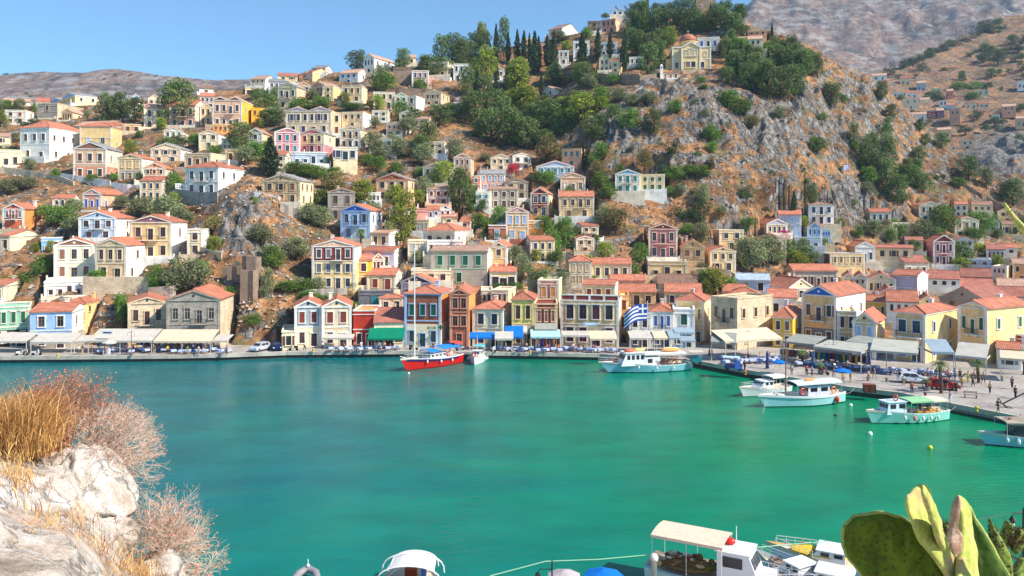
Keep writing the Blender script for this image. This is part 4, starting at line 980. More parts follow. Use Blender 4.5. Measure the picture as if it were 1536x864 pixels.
def tree_proto(kindt, var):
    k = (kindt, var)
    if k in TCACHE: return TCACHE[k]
    g = random.Random(hash(kindt) % 1000 if False else sum(map(ord, kindt))*7+var); tb = MB(); cb = MB()
    if kindt == 'c':
        tb.tube([(0,0,-.05),(0,0,.2),(0,0,.85)], [.045,.04,.01], 6)
        for i in range(46):
            z = .05+.93*(i/45); r = .5*(min(1, z*3.2+.25))*(1-max(0,(z-.35)/.68)**1.3)*.9+.02
            for q in range(4):
                a = g.uniform(0, 6.28); rr = r*g.uniform(.25,.62); leafquads(cb, (rr*cos(a), rr*sin(a), z), (r*.5,r*.5,.035), 13, .045, g)
        mt = 'cypress'
    elif kindt in ('p','y'):
        lean = g.uniform(-.08,.08); tb.tube([(0,0,-.08),(lean*.5,0,.25),(lean,.02,.7)], [.05,.035,.012], 7)
        n = 24
        for i in range(n):
            z = .10+.84*((i+.5)/n)**.85; R = .38*sqrt(max(.05, 1-((z-.42)/.60)**2)); a = i*2.4+g.uniform(-.5,.5); rr = R*g.uniform(.45,1)
            c = (lean*z+rr*cos(a), rr*sin(a), z); s = g.uniform(.13,.21)
            tb.tube([(lean*z*.8,0,max(.2,z-.22)), c], [.014,.005], 4); leafquads(cb, c, (s,s,s*.62), 150, .025, g)
        mt = 'pine' if kindt == 'p' else 'ypine'
    elif kindt in ('b','o','m','r','g'):
        tb.tube([(0,0,-.1),(.02,0,.2),(0,.02,.5)], [.045,.032,.015], 7); n = 26
        for i in range(n):
            a = i*2.4; el = g.uniform(-.8,1.3); rr = g.uniform(.5,1)
            c = (.36*rr*cos(a)*cos(el), .36*rr*sin(a)*cos(el), .42+.42*rr*sin(el)); s = g.uniform(.14,.22)
            if i % 3 == 0: tb.tube([(0,0,.25), c], [.018,.005], 4)
            leafquads(cb, c, (s,s,s*.85), 130, .026, g)
        mt = dict(b='broad', o='olive', m='mim', r='magenta', g='redleaf')[kindt]
    else:      # 's' shrub
        tb.tube([(0,0,-.1),(.0,0,.35)], [.05,.02], 5)
        for i in range(12):
            a = i*2.4; rr = g.uniform(.1,.34); c = (rr*cos(a), rr*sin(a), g.uniform(.12,.62)*(1.25-rr*1.6)); s = g.uniform(.14,.22)
            leafquads(cb, c, (s,s,s*.8), 95, .030, g)
        mt = 'shrub'
    TCACHE[k] = (tb.mesh('trunk', LEAF['bark']), cb.mesh('crown', LEAF[mt]))
    return TCACHE[k]
TKIND = dict(c=('cypress_tree','dark pointed cypress','tree'), p=('pine_tree','dark green pine','tree'), y=('pine_tree','bright yellow-green pine','tree'),
   b=('leafy_tree','bright leafy tree','tree'), o=('olive_tree','grey-green olive tree','tree'), m=('feathery_tree','brownish feathery tree','tree'),
   s=('shrub','dark green shrub','shrub'), r=('bougainvillea','magenta bougainvillea bush','bush'), g=('bougainvillea','crimson bougainvillea bush','bush'))
LABCOUNT = {}
TREES = []
LM = [(1036,80,'domed church'),(1006,120,'white bell tower'),(1059,8,'stone hilltop tower'),(930,20,'blue twin-gabled house'),(912,38,'pink box-shaped house'),(846,42,'serrated white skyline house'),(906,98,'cream house between cypresses'),
 (1118,68,'long cream hilltop house'),(1136,54,'flat-roofed brown house'),(835,142,'small white hillside house'),(833,258,'wide white gabled house'),(862,235,'stone teal-shuttered house'),(860,275,'tan-pink gabled house'),(865,310,'wide tan house'),(809,300,'maroon gabled house'),
 (776,335,'sky-blue-windowed house'),(960,272,'blue-pedimented cream house'),(995,360,'maroon pink house'),(1039,385,'roofless stone house'),(1232,322,'tall white cube house'),(1165,342,'lilac-pedimented yellow house'),(1223,355,'pale blue pedimented house'),(1130,422,'corrugated blue shed'),(1223,415,'long grey house'),
 (1297,378,'white temple-fronted house'),(1410,378,'pink awning mansion'),(1442,315,'highest pale yellow house'),(1474,314,'brown-roofed cream house'),(1490,381,'lilac arched house'),(1272,260,'small flag on the crag'),(1370,140,'far valley village'),(1430,175,'pink far valley house'),(1520,128,'far white valley house'),(1451,218,'solitary valley house'),
 (1130,250,'grey crag face'),(1000,200,'left crag ridge'),(1300,180,'right crag shoulder'),(1400,250,'diagonal slope wall'),(689,106,'white stepped ruin'),(570,98,'dark-arched skyline house'),(630,120,'pink blue-windowed house'),(691,164,'pale blue wood cottage'),(747,112,'small white wood house'),(693,248,'slim pink tower house'),(751,245,'cream two-windowed house'),
 (739,272,'long-roofed salmon house'),(658,292,'purple-doored house'),(588,280,'red-pedimented brown house'),(533,335,'bright blue pedimented house'),(512,308,'tall grey stone house'),(500,400,'purple and orange house'),(688,400,'green-shuttered grey building'),(658,355,'peach hip-roofed house'),(748,388,'white-gabled yellow house'),
 (870,408,'cream tower house'),(917,402,'long dark-doored house'),(80,215,'large white mansion'),(150,205,'arched-door yellow building'),(135,245,'brown-pink pedimented house'),(85,165,'plain stone building'),(93,145,'yellow twin-gabled house'),(231,175,'grey-cream two-storey house'),(340,170,'yellow-sided mansion'),(302,270,'blue-balcony white mansion'),
 (420,288,'crumbling stone mansion'),(463,183,'cream twin-gabled mansion'),(431,210,'pink columned house'),(468,215,'yellow and pink house'),(525,205,'ochre arcaded house'),(431,147,'cream balcony tower'),(477,138,'orange gabled pair'),(530,140,'two-windowed ochre house'),(576,150,'pale hillside row'),(386,125,'tan brick skyline house'),
 (138,303,'blue-shuttered pillar house'),(20,325,'orange-sided red house'),(146,342,'pale blue gabled house'),(226,360,'ochre stair house'),(111,392,'brown-pedimented cream house'),(166,392,'tall-sided tan house'),(365,345,'left rocky outcrop'),(376,430,'ruined wall tower'),(300,485,'big quay stone house'),(220,490,'rough stone gabled house'),
 (248,230,'dark-windowed cream house'),(232,262,'narrow pink house'),(10,238,'left-edge cream house'),(40,365,'low red-roofed house'),(505,490,'narrow cream seafront house'),(1513,325,'ochre stalk-side house'),(1380,405,'grey-ended cream house'),(815,150,'mid-hill wood'),(700,200,'dark wooded gully')]
def relation(u, v, w, h):
    best = min(LM, key=lambda q: abs(q[0]-u)+1.15*abs(q[1]-v)); du = u-best[0]; dv = v-best[1]
    far = 'well ' if abs(du)+abs(dv) > 60 else ''
    if abs(du) > abs(dv)*1.2: rel = far+('right of' if du > 0 else 'left of')
    else: rel = far+('below' if dv > 0 else 'above')
    return rel, best[2]
def tree(kt, u, vb, w, h, D=None, var=None, lab=None):
    near = D is None
    if D is None: D = hit(u, vb)
    z = zat(vb, D)
    x = tu(u)*D
    if near: z = min(ground(x, D), z+1.5) if abs(ground(x, D)-z) < 4 else z
    if kt == 'p' and 930 < u < 1230 and vb < 165: w *= .86; h *= .95
    W = w/F*D; Hh = h/F*D
    tm, cm = tree_proto(kt, rnd.randrange(3) if var is None else var); nm, base, cat = TKIND[kt]
    TREES.append((kt, u, vb, w, h, nm, base, cat, lab, D))
    r = link(nm, None, None, (x, D, z), rnd.uniform(0, 6.28), (W*1.08, W*1.08, Hh*1.04))
    link('trunk', tm, r); link('crown', cm, r); r['_t'] = len(TREES)-1
    return r
def label_trees():
    objs = [o for o in COL.objects if '_t' in o.keys()]; groups = {}
    for o in objs:
        kt, u, vb, w, h, nm, base, cat, lab, D = TREES[o['_t']]
        if lab: L = lab
        else:
            rel, hl = relation(u, vb-h/2, w, h)
            size = ''
            L = f"{base} {rel} the {hl}"
        groups.setdefault(L, []).append((o, u, vb, h, w))
    for L, lst in groups.items():
        kt, _, _, _, _, nm, base, cat, lab, D = TREES[lst[0][0]['_t']]
        gr = 'trees and shrubs on the hillside'
        if len(lst) == 1: tag(lst[0][0], cap16(L), cat, gr); continue
        if len(lst) == 2:
            lst.sort(key=lambda t: -t[3]*t[4]); names = ['larger', 'smaller']
            for (o, *_), q in zip(lst, names): tag(o, cap16(q+' '+L), cat, gr)
        elif len(lst) == 3:
            lst.sort(key=lambda t: t[1]); names = ['leftmost', 'middle', 'rightmost']
            for (o, *_), q in zip(lst, names): tag(o, cap16(q+' '+L), cat, gr)
        elif lab: 
            for (o, *_ ) in lst: tag(o, cap16(L), cat, cap16(L))
        else:
            lst.sort(key=lambda t: t[1]); nb = len(base.split()); rest = L.split(' ', nb)[-1]; pl = base+('es' if base.endswith('ss') else 's')
            O = 'first second third fourth fifth sixth seventh eighth ninth tenth eleventh twelfth thirteenth fourteenth fifteenth sixteenth seventeenth eighteenth nineteenth twentieth'.split()
            for i, (o, *_ ) in enumerate(lst): tag(o, cap16(f"{O[i] if i < 20 else 'further'} from left of the {pl} {rest}"), cat, gr)
def cap16(s):
    w = s.split(); return ' '.join(w[:16])
def plant():
    T = tree
    for a in [('p',266,190,64,74),('p',162,184,40,54),('p',180,184,34,44),('p',202,184,42,36),('s',14,216,40,26),('s',42,196,36,26),('m',50,222,44,30),('o',16,232,34,18),('b',30,238,20,14),
     ('o',12,290,40,26),('o',40,284,40,20),('b',84,268,16,14),('o',112,322,30,22),('o',122,302,18,12),('b',95,342,56,34),('b',70,330,34,22),('o',82,356,50,26),('o',112,352,40,24),('b',138,274,24,16),
     ('b',262,284,30,40),('o',214,324,48,32),('o',250,328,56,40),('o',272,335,40,30),('b',10,418,46,36),('b',38,420,50,42),('b',62,415,30,30),('b',146,424,32,22),('b',238,436,34,42),('o',266,440,50,56),('o',292,436,50,52),('b',302,418,30,30),
     ('m',320,350,34,28),('o',392,372,42,36),('o',408,396,44,32),('b',410,404,36,34),('o',446,388,46,34),('o',462,332,40,30),('o',480,342,46,34),('b',484,306,34,26),('c',406,268,34,58),('b',440,262,40,26),('b',462,268,36,24),('b',476,268,28,22),
     ('p',362,226,44,42),('b',384,240,40,32),('o',368,246,40,28),('b',296,218,36,22),('o',268,220,36,20),('b',250,226,30,20),('b',322,232,26,16),('p',398,174,46,36),('o',412,186,46,26),('b',384,150,24,18),('b',396,138,18,10),('p',404,190,40,26),('b',452,166,40,20),('b',482,165,36,22),
     ('m',500,292,48,36),('b',498,266,34,18),('b',520,250,26,20),('y',540,300,46,34),('o',552,322,44,26),('y',602,354,50,84),('y',596,300,36,34),('o',568,240,36,34),('o',590,226,36,32),('o',600,236,34,30),('o',634,248,36,34),('o',560,224,40,26),
     ('o',612,206,36,30),('p',642,222,38,52),('p',622,186,30,24),('o',682,240,32,34),('b',566,256,32,24),('b',594,260,26,20),('b',552,246,26,18),('b',600,178,30,28),('b',578,172,26,18),('b',528,167,46,12),('b',575,136,46,30),('o',572,118,28,20),('p',534,106,34,30),
     ('p',606,102,24,28),('y',598,104,16,16),('p',645,108,40,36),('p',662,96,26,40),('p',678,92,36,42),('p',690,102,30,44),('p',650,112,34,30),('p',636,110,22,22),('p',664,112,40,32),('p',712,84,26,34),('y',722,82,22,46),('p',728,92,24,42),('p',706,92,24,30),
     ('c',744,96,12,56),('p',756,92,20,62),('c',762,98,11,44),('y',728,126,40,52),('y',712,120,22,30),('p',700,148,30,44),('p',742,172,40,50),('p',712,190,44,50),('p',738,214,46,52),('p',768,222,50,56),('p',756,196,44,50),('p',700,178,30,30),('p',660,188,44,30),('p',678,182,36,24),
     ('y',776,140,44,50),('y',792,168,50,36),('y',768,168,36,34),('p',800,196,50,40),('p',826,200,50,44),('y',872,192,54,44),('y',850,182,40,30),('p',846,202,44,34),('p',790,222,40,44),('p',818,222,30,26),('y',902,172,24,20),('o',930,158,26,22),('o',884,134,30,22),('o',878,158,36,24),
     ('c',776,98,13,48),('c',786,99,14,46),('c',794,96,9,42),('c',802,114,20,60),('c',808,112,12,52),('c',821,101,15,44),('c',831,112,15,62),('p',834,124,24,30),('c',873,112,22,58),('c',897,94,15,46),('c',915,90,12,38),('c',937,108,15,62),('c',971,18,7,36),('c',979,64,8,42),('c',745,122,9,30),
     ('b',880,58,20,16),('y',850,78,20,14),('o',838,60,26,14),('s',846,60,20,10),('b',908,27,14,8),('b',920,126,24,16),('o',900,122,24,14),('s',850,125,24,18),('p',828,128,26,26),
     ('p',952,28,26,26),('p',964,24,26,26),('p',985,22,26,22),('p',1000,22,30,20),('p',1018,22,30,22),('p',1034,22,24,22),('p',1090,26,30,22),('c',1082,16,8,16),('p',1108,34,26,22),('c',1042,14,7,18),
     ('p',948,46,30,30),('p',966,50,34,34),('p',985,48,34,34),('p',1005,46,36,34),('p',1026,44,36,32),('p',1046,46,36,30),('p',1064,48,34,32),('p',1082,50,34,34),('p',1100,54,34,34),('p',1116,58,28,28),('p',1076,36,30,26),
     ('p',944,76,30,34),('p',958,84,34,40),('p',978,92,34,44),('p',988,104,30,42),('p',972,116,40,52),('y',1004,66,24,24),('b',1000,72,28,22),('y',955,84,22,16),('p',990,72,30,30),('c',978,88,9,44),
     ('p',1090,100,22,40),('p',1096,88,28,40),('p',1104,122,40,42),('b',1108,86,36,30),('p',1122,116,36,44),('p',1136,136,40,52),('p',1152,152,44,56),('p',1172,156,44,52),('p',1120,142,36,44),('p',1192,142,42,48),('p',1206,122,36,44),('p',1180,116,36,40),('p',1162,110,36,40),('c',1106,128,8,38),('c',1153,120,9,38),
     ('y',1138,90,24,18),('b',1148,80,22,20),('p',1188,92,30,36),('p',1170,88,30,30),('p',1092,134,30,28),('b',1052,130,18,12),('b',1056,142,16,10),('p',1160,66,14,14),('c',1158,60,6,24),
     ('p',1226,124,24,40),('p',1216,112,20,34),('p',1246,166,36,34),('b',1013,178,24,24),('b',1092,166,40,28),('b',1110,180,40,28),('b',1066,210,34,28),('b',1068,238,20,20),('m',1128,200,28,22),('o',1170,186,22,22),('b',1226,234,30,26),('s',1008,246,26,46),('s',1066,262,18,26),
     ('b',1012,272,34,22),('b',1036,270,30,18),('b',1052,272,26,20),('b',944,202,40,42),('p',980,210,32,38),('o',974,166,30,24),('o',950,166,30,20),('p',922,190,30,26),('p',902,202,24,24),('m',820,244,48,44),('b',902,242,28,28),('m',968,254,30,32),('b',930,260,16,16),('s',996,262,24,24),
     ('s',1121,304,26,24),('p',1216,308,24,30),('c',1191,322,12,34),('o',1054,312,26,36),('s',1050,324,44,34),('s',1024,330,40,30),('o',1020,294,24,18),('o',1234,188,20,14),('b',1190,148,18,14),
     ('p',1300,268,24,60),('p',1316,284,30,50),('p',1330,296,34,50),('p',1346,310,34,44),('p',1310,250,20,46),('p',1334,260,26,46),('p',1368,288,32,34),('p',1384,292,30,30),('p',1360,274,22,30),('p',1280,226,18,34),('o',1330,232,26,34),('b',1330,214,22,26),('b',1282,232,16,18),('o',1374,262,18,24),
     ('o',1300,300,24,22),('p',1388,222,16,18),('p',1336,182,20,24),('p',1322,155,20,26),('p',1380,200,16,20),('s',1296,180,12,18),('s',1316,200,14,16),('p',1412,225,20,22),
     ('p',1453,272,34,36),('p',1480,284,20,30),('p',1520,302,34,40),('p',1508,296,26,26),('b',1438,284,24,18),('b',1414,350,46,46),('b',1400,372,40,36),('o',1384,368,40,44),('b',1438,396,44,38),('b',1422,382,34,34),('b',1470,350,48,34),('b',1462,366,34,24),('y',1472,374,40,22),('b',1476,312,28,18),
     ('b',1372,382,26,24),('b',1340,342,26,26),('b',1336,362,22,24),('m',1326,352,24,26),('b',1288,356,20,18),('o',1310,356,34,28),('b',1322,384,30,18),('y',1440,404,34,18),('b',1380,402,30,22),('b',1500,344,14,18),('b',1370,360,24,18),('o',1354,310,24,16),
     ('o',1128,406,52,56),('o',1150,402,48,52),('o',1112,400,40,46),('b',1180,392,34,34),('b',1208,396,40,30),('y',1194,402,34,24),('b',1166,398,26,26),('r',1176,362,20,18),('b',1160,372,22,18),('o',1050,366,34,34),('b',1032,352,26,18),('s',1046,340,36,34),('b',1122,348,26,16),
     ('y',1072,440,44,36),('b',1094,442,40,38),('b',1058,436,34,36),('o',1120,446,22,24),('b',942,412,44,40),('b',960,398,30,30),('y',890,392,44,30),('y',906,386,30,22),('m',924,352,46,46),('o',906,346,34,38),('b',830,376,44,50),('b',818,352,36,34),('b',846,368,36,46),('o',868,356,36,38),
     ('b',858,338,28,22),('b',732,342,42,38),('b',750,336,32,30),('b',718,346,30,24),('o',704,330,26,20),('y',668,280,40,38),('b',690,282,44,38),('p',690,314,44,62),('p',708,306,26,36),('b',652,272,34,26),('o',640,300,30,30),('b',748,358,30,24),('s',726,360,26,22),
     ('o',786,422,30,42),('o',774,400,30,32),('y',790,372,24,10),('b',800,362,20,12),('b',740,386,20,16),('b',430,440,40,18),('b',458,438,44,20),('b',462,456,34,16),('b',498,464,36,20),('b',482,460,30,16),('b',380,496,24,20),('o',402,446,24,44),('b',346,446,20,18),('o',396,452,18,20),
     ('b',184,492,22,50),('b',178,470,18,26),('b',822,278,30,24),('b',840,272,24,20),('b',806,274,20,18),('b',868,272,24,18),('m',895,268,30,28),('b',900,282,34,28),('b',912,296,34,26),('b',890,250,20,18),('c',875,256,7,40),('c',879,256,6,36),('b',854,292,20,16),
     ('g',770,262,24,18),('g',762,272,16,14),('b',776,300,16,16),('b',748,240,24,14),('o',728,240,20,14),('b',1250,398,22,20),('m',1216,416,30,16),('b',770,434,34,14),('b',748,434,28,12),('b',800,256,24,16),('b',836,236,16,12),('b',618,322,26,22),('b',632,264,22,16),('o',575,272,24,16)]:
        T(*a)
    # scattered small shrubs over the crags
    g = random.Random(3)
    for _ in range(46):
        u = g.uniform(930,1420); v = g.uniform(140,330)
        if v < np.interp(u, CRu, CRv)+14: continue
        if any(h['u0']-8 < u < h['u1']+8 and h['v0']-4 < v < h['v1']+14 for h in HOUSES): continue
        s = g.uniform(7,15); T(g.choice('sssob'), u, v, s*1.25, s)
    for (ua, ub, va, vb_, n, s) in [(648,905,120,226,34,30),(946,1122,28,58,16,24),(1084,1212,92,158,10,30),(560,660,190,256,12,28),(640,760,60,120,8,30),(950,1004,56,118,7,28),(1290,1400,240,310,10,24)]:
        for _ in range(n):
            u = g.uniform(ua,ub); v = g.uniform(va,vb_)
            if v < np.interp(u, CRu, CRv)+3 or any(h['u0']-10 < u < h['u1']+10 and h['v0']-2 < v < h['v1']+s*.9 for h in HOUSES) or 982 < u < 1100 and 52 < v < 145: continue
            k = s*g.uniform(.8,1.25); T(g.choice('pppppbo' if u > 640 else 'oopb'), u, v, k, k*g.uniform(.85,1.1))
    for (u, v, h) in [(950,52,34),(958,74,40),(966,96,44),(982,66,38),(990,94,36),(1000,40,26),(1012,36,26),(1028,38,26),(1046,40,26),(1066,40,28),(1088,46,30),(1100,40,26),(1094,112,40),(1112,104,36),(1120,130,44),(1134,118,40),(1146,142,42),(1162,136,40),(1176,146,40),(1186,124,36),(1198,136,38),(1208,108,30),(716,150,44),(744,160,46),(690,120,34),(812,150,36),(730,196,50),(768,200,44)]:
        T('c', u, v, h*.27, h)
    k = 0
    for _ in range(900):
        if k >= 70: break
        hh = HOUSES[g.randrange(len(HOUSES))]
        if hh['D'] < 156 or hh['D'] > 300 or hh['v1'] > 470: continue
        u = g.choice([hh['u0']-g.uniform(3,14), hh['u1']+g.uniform(3,14), g.uniform(hh['u0'],hh['u1'])]); v = hh['v1']+g.uniform(2,10); s = g.uniform(11,24)
        if any(q['u0']-1 < u < q['u1']+1 and q['v0'] < v-2 < q['v1'] for q in HOUSES): continue
        if any(abs(t[1]-u) < 9 and abs(t[2]-v) < 9 for t in TREES): continue
        k += 1; T(g.choice('bbbyyoos'), u, v, s*g.uniform(.9,1.3), s)
    # far valley
    for (X, Y, w) in [(560,430,22),(700,370,26),(740,350,20),(755,410,22),(800,330,18),(845,310,20),(1010,240,24),(960,270,20),(1140,180,30),(1180,190,24),(1220,140,18),(1310,255,22),(1350,290,24),(1220,360,28),(1130,350,24),
        (1180,310,20),(1330,350,20),(1180,455,18),(1378,410,18),(1140,300,18),(1250,330,18),(980,545,28),(1080,540,26),(1150,520,28),(1070,600,22),(620,610,16),(840,600,22),(1020,790,28),(1090,710,20),(800,745,14),(700,690,20),
        (1250,745,18),(1200,750,16),(870,600,18),(780,610,16),(1100,690,18),(1060,235,16),(920,275,16),(890,300,18),(1090,215,18),(1050,330,16),(640,400,16),(1370,660,16),(1390,230,18),(610,470,12),(1290,300,18),(940,560,16)]:
        u = 1200+X/4.113; v = Y/4.113+w*.28; T(g.choice('bpss') if w > 15 else 's', u, v, w, w*.72, D=hit2(u, v), lab=None)
    for _ in range(70):
        u = g.uniform(1300,1536); v = g.uniform(40,300)
        if v < np.interp(u, [q[0] for q in BC], [q[1] for q in BC])+6 or v > 120+(u-1300)*.75+60 or any(h['u0']-3 < u < h['u1']+3 and h['v0']-2 < v < h['v1']+6 for h in HOUSES): continue
        k = g.uniform(5,13); T(g.choice('spb'), u, v, k*1.3, k, D=hit2(u, v))
    T('p', 1200+1000/4.113, 126, 12, 20, D=hit2(1443,126), lab="pointed dark conifer above the far valley village")
    g = random.Random(11)
    for (X, Y) in [(55,155),(37,28),(655,252),(845,214),(932,186),(210,328),(250,345),(953,262),(1262,196),(378,300),(1060,190)]:   # on the far left ridge
        u = X/5.4; v = 80+Y/5.4+2
        Dd = 1300; Dd = 1000 if v > 125 else 1220
        cu, cD, cZ = HG['C']; i = int(np.argmin(abs(cu-u))); V = HZ-(cZ[i]-CZ)*F/cD; j = int(np.argmax(V <= v)) if (V <= v).any() else int(np.argmin(V)); Dd = float(cD[j]); x = tu(u)*Dd
        r = link('shrub', None, None, (x, Dd, float(cZ[i,j])-1), 0, (8,8,6)); tm, cm = tree_proto('s', 0); link('trunk', tm, r); link('crown', cm, r)
        tag(r, 'lone dark bush dotted on the bare far left ridge', 'shrub', 'bushes on the far ridge')
QE = [(-420,548),(0,545),(250,543),(340,541),(430,537.5),(600,536),(800,539),(900,541),(1038,550),(1120,566),(1270,592),(1345,601),(1420,617),(1536,641),(1700,680)]
def on_quay(u, v): D = 22.9*F/(v-HZ); return Vector((tu(u)*D, D, 1.1))
def on_water(u, v): D = 24*F/(v-HZ); return Vector((tu(u)*D, D, 0))
def build_quay():
    E = [(tu(u)*24*F/(v-HZ), 24*F/(v-HZ)) for u, v in QE]
    m, nt, b = newmat('quay_paving')
    n = noise(nt, .25, 5, .6, 'Position'); n2 = noise(nt, 2.5, 3, .6, 'Position')
    r = ramp(nt, n.outputs['Fac'], [(.3, (.30,.27,.24)), (.5, (.44,.40,.36)), (.7, (.52,.48,.43))]); r2 = ramp(nt, n2.outputs['Fac'], [(.35, .8), (.65, 1.05)])
    br = N(nt, 'ShaderNodeTexBrick'); br.inputs['Scale'].default_value = .55; br.inputs['Color1'].default_value = (1,1,1,1); br.inputs['Color2'].default_value = (.86,.86,.86,1); br.inputs['Mortar'].default_value = (.55,.55,.55,1)
    g = N(nt, 'ShaderNodeNewGeometry'); nt.links.new(g.outputs['Position'], br.inputs[0])
    c = mix(nt, 1, r.outputs[0], r2.outputs[0], 'MULTIPLY'); c = mix(nt, .8, c, br.outputs[0], 'MULTIPLY'); nt.links.new(c, b.inputs['Base Color']); b.inputs['Roughness'].default_value = .85
    b1 = MB(); inner = [(x, max(y+.6, 149.5)) for x, y in E]
    back = [(135, 149.5), (E[0][0], 149.5)]
    poly = [(x, y+.45) for x, y in E]+back
    b1.vprism(poly, .2, 1.1); kind(b1.build('quay', m), 'structure')
    b2 = MB(); b3 = MB()
    for (x0,y0),(x1,y1) in zip(E, E[1:]):
        L = sqrt((x1-x0)**2+(y1-y0)**2); n = max(1, int(L/4.0)); dx = (x1-x0)/L; dy = (y1-y0)/L
        for i in range(n):
            a = L*i/n+.02; e = L*(i+1)/n-.02; j = rnd.uniform(-.03,.03)
            p = [(x0+dx*a, y0+dy*a+j), (x0+dx*e, y0+dy*e+j), (x0+dx*e-dy*.5, y0+dy*e+dx*.5+j), (x0+dx*a-dy*.5, y0+dy*a+dx*.5+j)]
            b2.vprism(p, .55, 1.16+rnd.uniform(-.015,.02))
            q = [(x-(-dy)*0-0, y) for x, y in p]
        p = [(x0-dy*.25, y0+dx*.25), (x1-dy*.25, y1+dx*.25), (x1-dy*1.5, y1+dx*1.5), (x0-dy*1.5, y0+dx*1.5)]
        b3.vprism(p, -3, .56)
    kind(b2.build('quay_edge', plain('worn_stone_coping', (.74,.71,.66), .85, var=.3, scale=.6)), 'structure')
    kind(b3.build('quay_wall', plain('wet_quay_stone', (.26,.25,.22), .6, var=.5, scale=1.2)), 'structure')
def build_water():
    b = MB(); R = 2420
    b.add([(-R,-300,0),(R,-300,0),(R,R,0),(-R,R,0)], [(0,1,2,3)])
    m, nt, bs = newmat('harbour_water')
    n1 = noise(nt, .022, 5, .55, 'Position', (1,1.5,1), .8); n2 = noise(nt, .11, 4, .6, 'Position', (1,1.8,1))
    g = N(nt, 'ShaderNodeNewGeometry'); sx = N(nt, 'ShaderNodeSeparateXYZ'); nt.links.new(g.outputs['Position'], sx.inputs[0])
    ad = N(nt, 'ShaderNodeMath', operation='MULTIPLY_ADD'); nt.links.new(sx.outputs[0], ad.inputs[0]); ad.inputs[1].default_value = .011; ad.inputs[2].default_value = 0.1
    a2 = N(nt, 'ShaderNodeMath', operation='ADD'); nt.links.new(ad.outputs[0], a2.inputs[0]); nt.links.new(n1.outputs['Fac'], a2.inputs[1])
    c1 = ramp(nt, a2.outputs[0], [(.25, (.0,.135,.15)), (.50, (.0,.165,.14)), (.80, (.0,.19,.105)), (1.0, (.0,.205,.09))])
    c2 = ramp(nt, n2.outputs['Fac'], [(.35, .84), (.65, 1.1)])
    n3 = noise(nt, .04, 5, .6, 'Position', (1,2.2,1), 1.0); f3 = ramp(nt, n3.outputs['Fac'], [(.58, 0.0), (.70, .3)])
    c = mix(nt, 1, c1.outputs[0], c2.outputs[0], 'MULTIPLY'); c = mix(nt, f3.outputs[0], c, (.03,.19,.09))
    nt.links.new(c, bs.inputs['Base Color']); bs.inputs['Roughness'].default_value = .07; bs.inputs['IOR'].default_value = 1.24
    w1 = noise(nt, .85, 7, .68, 'Position', (1,2.0,1), .6); w2 = noise(nt, .16, 3, .5, 'Position', (1,1.6,1)); 
    mm = mix(nt, .3, w1.outputs['Color'], w2.outputs['Color'])
    w3 = noise(nt, .03, 3, .5, 'Position'); pat = ramp(nt, w3.outputs['Fac'], [(.38, .35), (.6, 1)])
    bp = N(nt, 'ShaderNodeBump'); bp.inputs['Distance'].default_value = .17; bs.inputs['Specular IOR Level'].default_value = .34; nt.links.new(mm, bp.inputs['Height']); nt.links.new(pat.outputs[0], bp.inputs['Strength']); nt.links.new(bp.outputs[0], bs.inputs['Normal'])
    kind(b.build('water', m), 'structure')

# ---------------------------------------------------------------- boats
def hull_mb(L, B, fb, fs, drop=.35, stern=.75, rake=.1, n=18, boot=.14, fine=1.7):
    """x forward; fb/fs freeboard bow/stern; returns MB with material 0 topsides 1 boot 2 gunwale, and deck outline"""
    b = MB(); rows = [(-drop,.55),(0.0,.82),(boot,.86),(.5,.94),(.86,1.0),(1.0,1.02)]
    sec = []; deck = []
    for i in range(n+1):
        t = i/n; x = -L/2+L*t
        if t < .45: w = stern+(1-stern)*sin(pi/2*t/.45)
        else: w = max(.0, 1-((t-.45)/.55)**fine)
        sheer = fs+(fb-fs)*max(0,(t-.15)/.85)**2.0 + (.12*(1-t/.2) if t < .2 else 0)
        sec.append((x, w*B/2, sheer, t))
    for x, w, sh, t in sec:
        r = []
        for k, (z, s) in enumerate(rows):
            zz = z if k < 3 else boot+(sh-boot)*((z-.0))
            xx = x+rake*L*max(0,(t-.7)/.3)**2*(zz/sh if zz > 0 else zz*.6)
            flare = s*(1-.35*(1-max(0,zz)/sh)*max(0,(t-.5)/.5)); r.append((xx, max(w*flare,.02), zz))
        deck.append((r[-1][0], r[-1][1], r[-1][2])); b_ = r
        for sgn in (-1, 1): b.v += [(xx, sgn*ww, zz) for xx, ww, zz in r]
    K = len(rows)
    for i in range(n):
        for side in (0,1):
            o = (2*i+side)*K; o2 = (2*i+2+side)*K
            for k in range(K-1):
                f = [o+k, o2+k, o2+k+1, o+k+1]
                if side: f = f[::-1]
                b.f.append(f); b.m.append(1 if k < 2 else (2 if k == K-2 else 0))
    # transom and bow closing
    for k in range(K-1): b.f.append([k, k+1, K+k+1, K+k]); b.m.append(1 if k < 2 else 0)
    for k in range(K-1):
        o = 2*n*K; b.f.append([o+k, o+K+k, o+K+k+1, o+k+1]); b.m.append(1 if k < 2 else 0)
    return b, deck
def deck_mb(deck, below=.25, inset=.94):
    b = MB(); 
    for i in range(len(deck)-1):
        x0,w0,z0 = deck[i]; x1,w1,z1 = deck[i+1]
        b.add([(x0,-w0*inset,z0-below),(x1,-w1*inset,z1-below),(x1,w1*inset,z1-below),(x0,w0*inset,z0-below)], [(0,1,2,3)])
        for s in (-1,1):   # inner bulwark
            b.add([(x0,s*w0*inset,z0-below),(x1,s*w1*inset,z1-below),(x1,s*w1*.995,z1),(x0,s*w0*.995,z0)], [(0,1,2,3) if s > 0 else (3,2,1,0)])
    return b
def bm(name, c, rough=.35): return plain(name, c, rough, var=.06, scale=1.5)
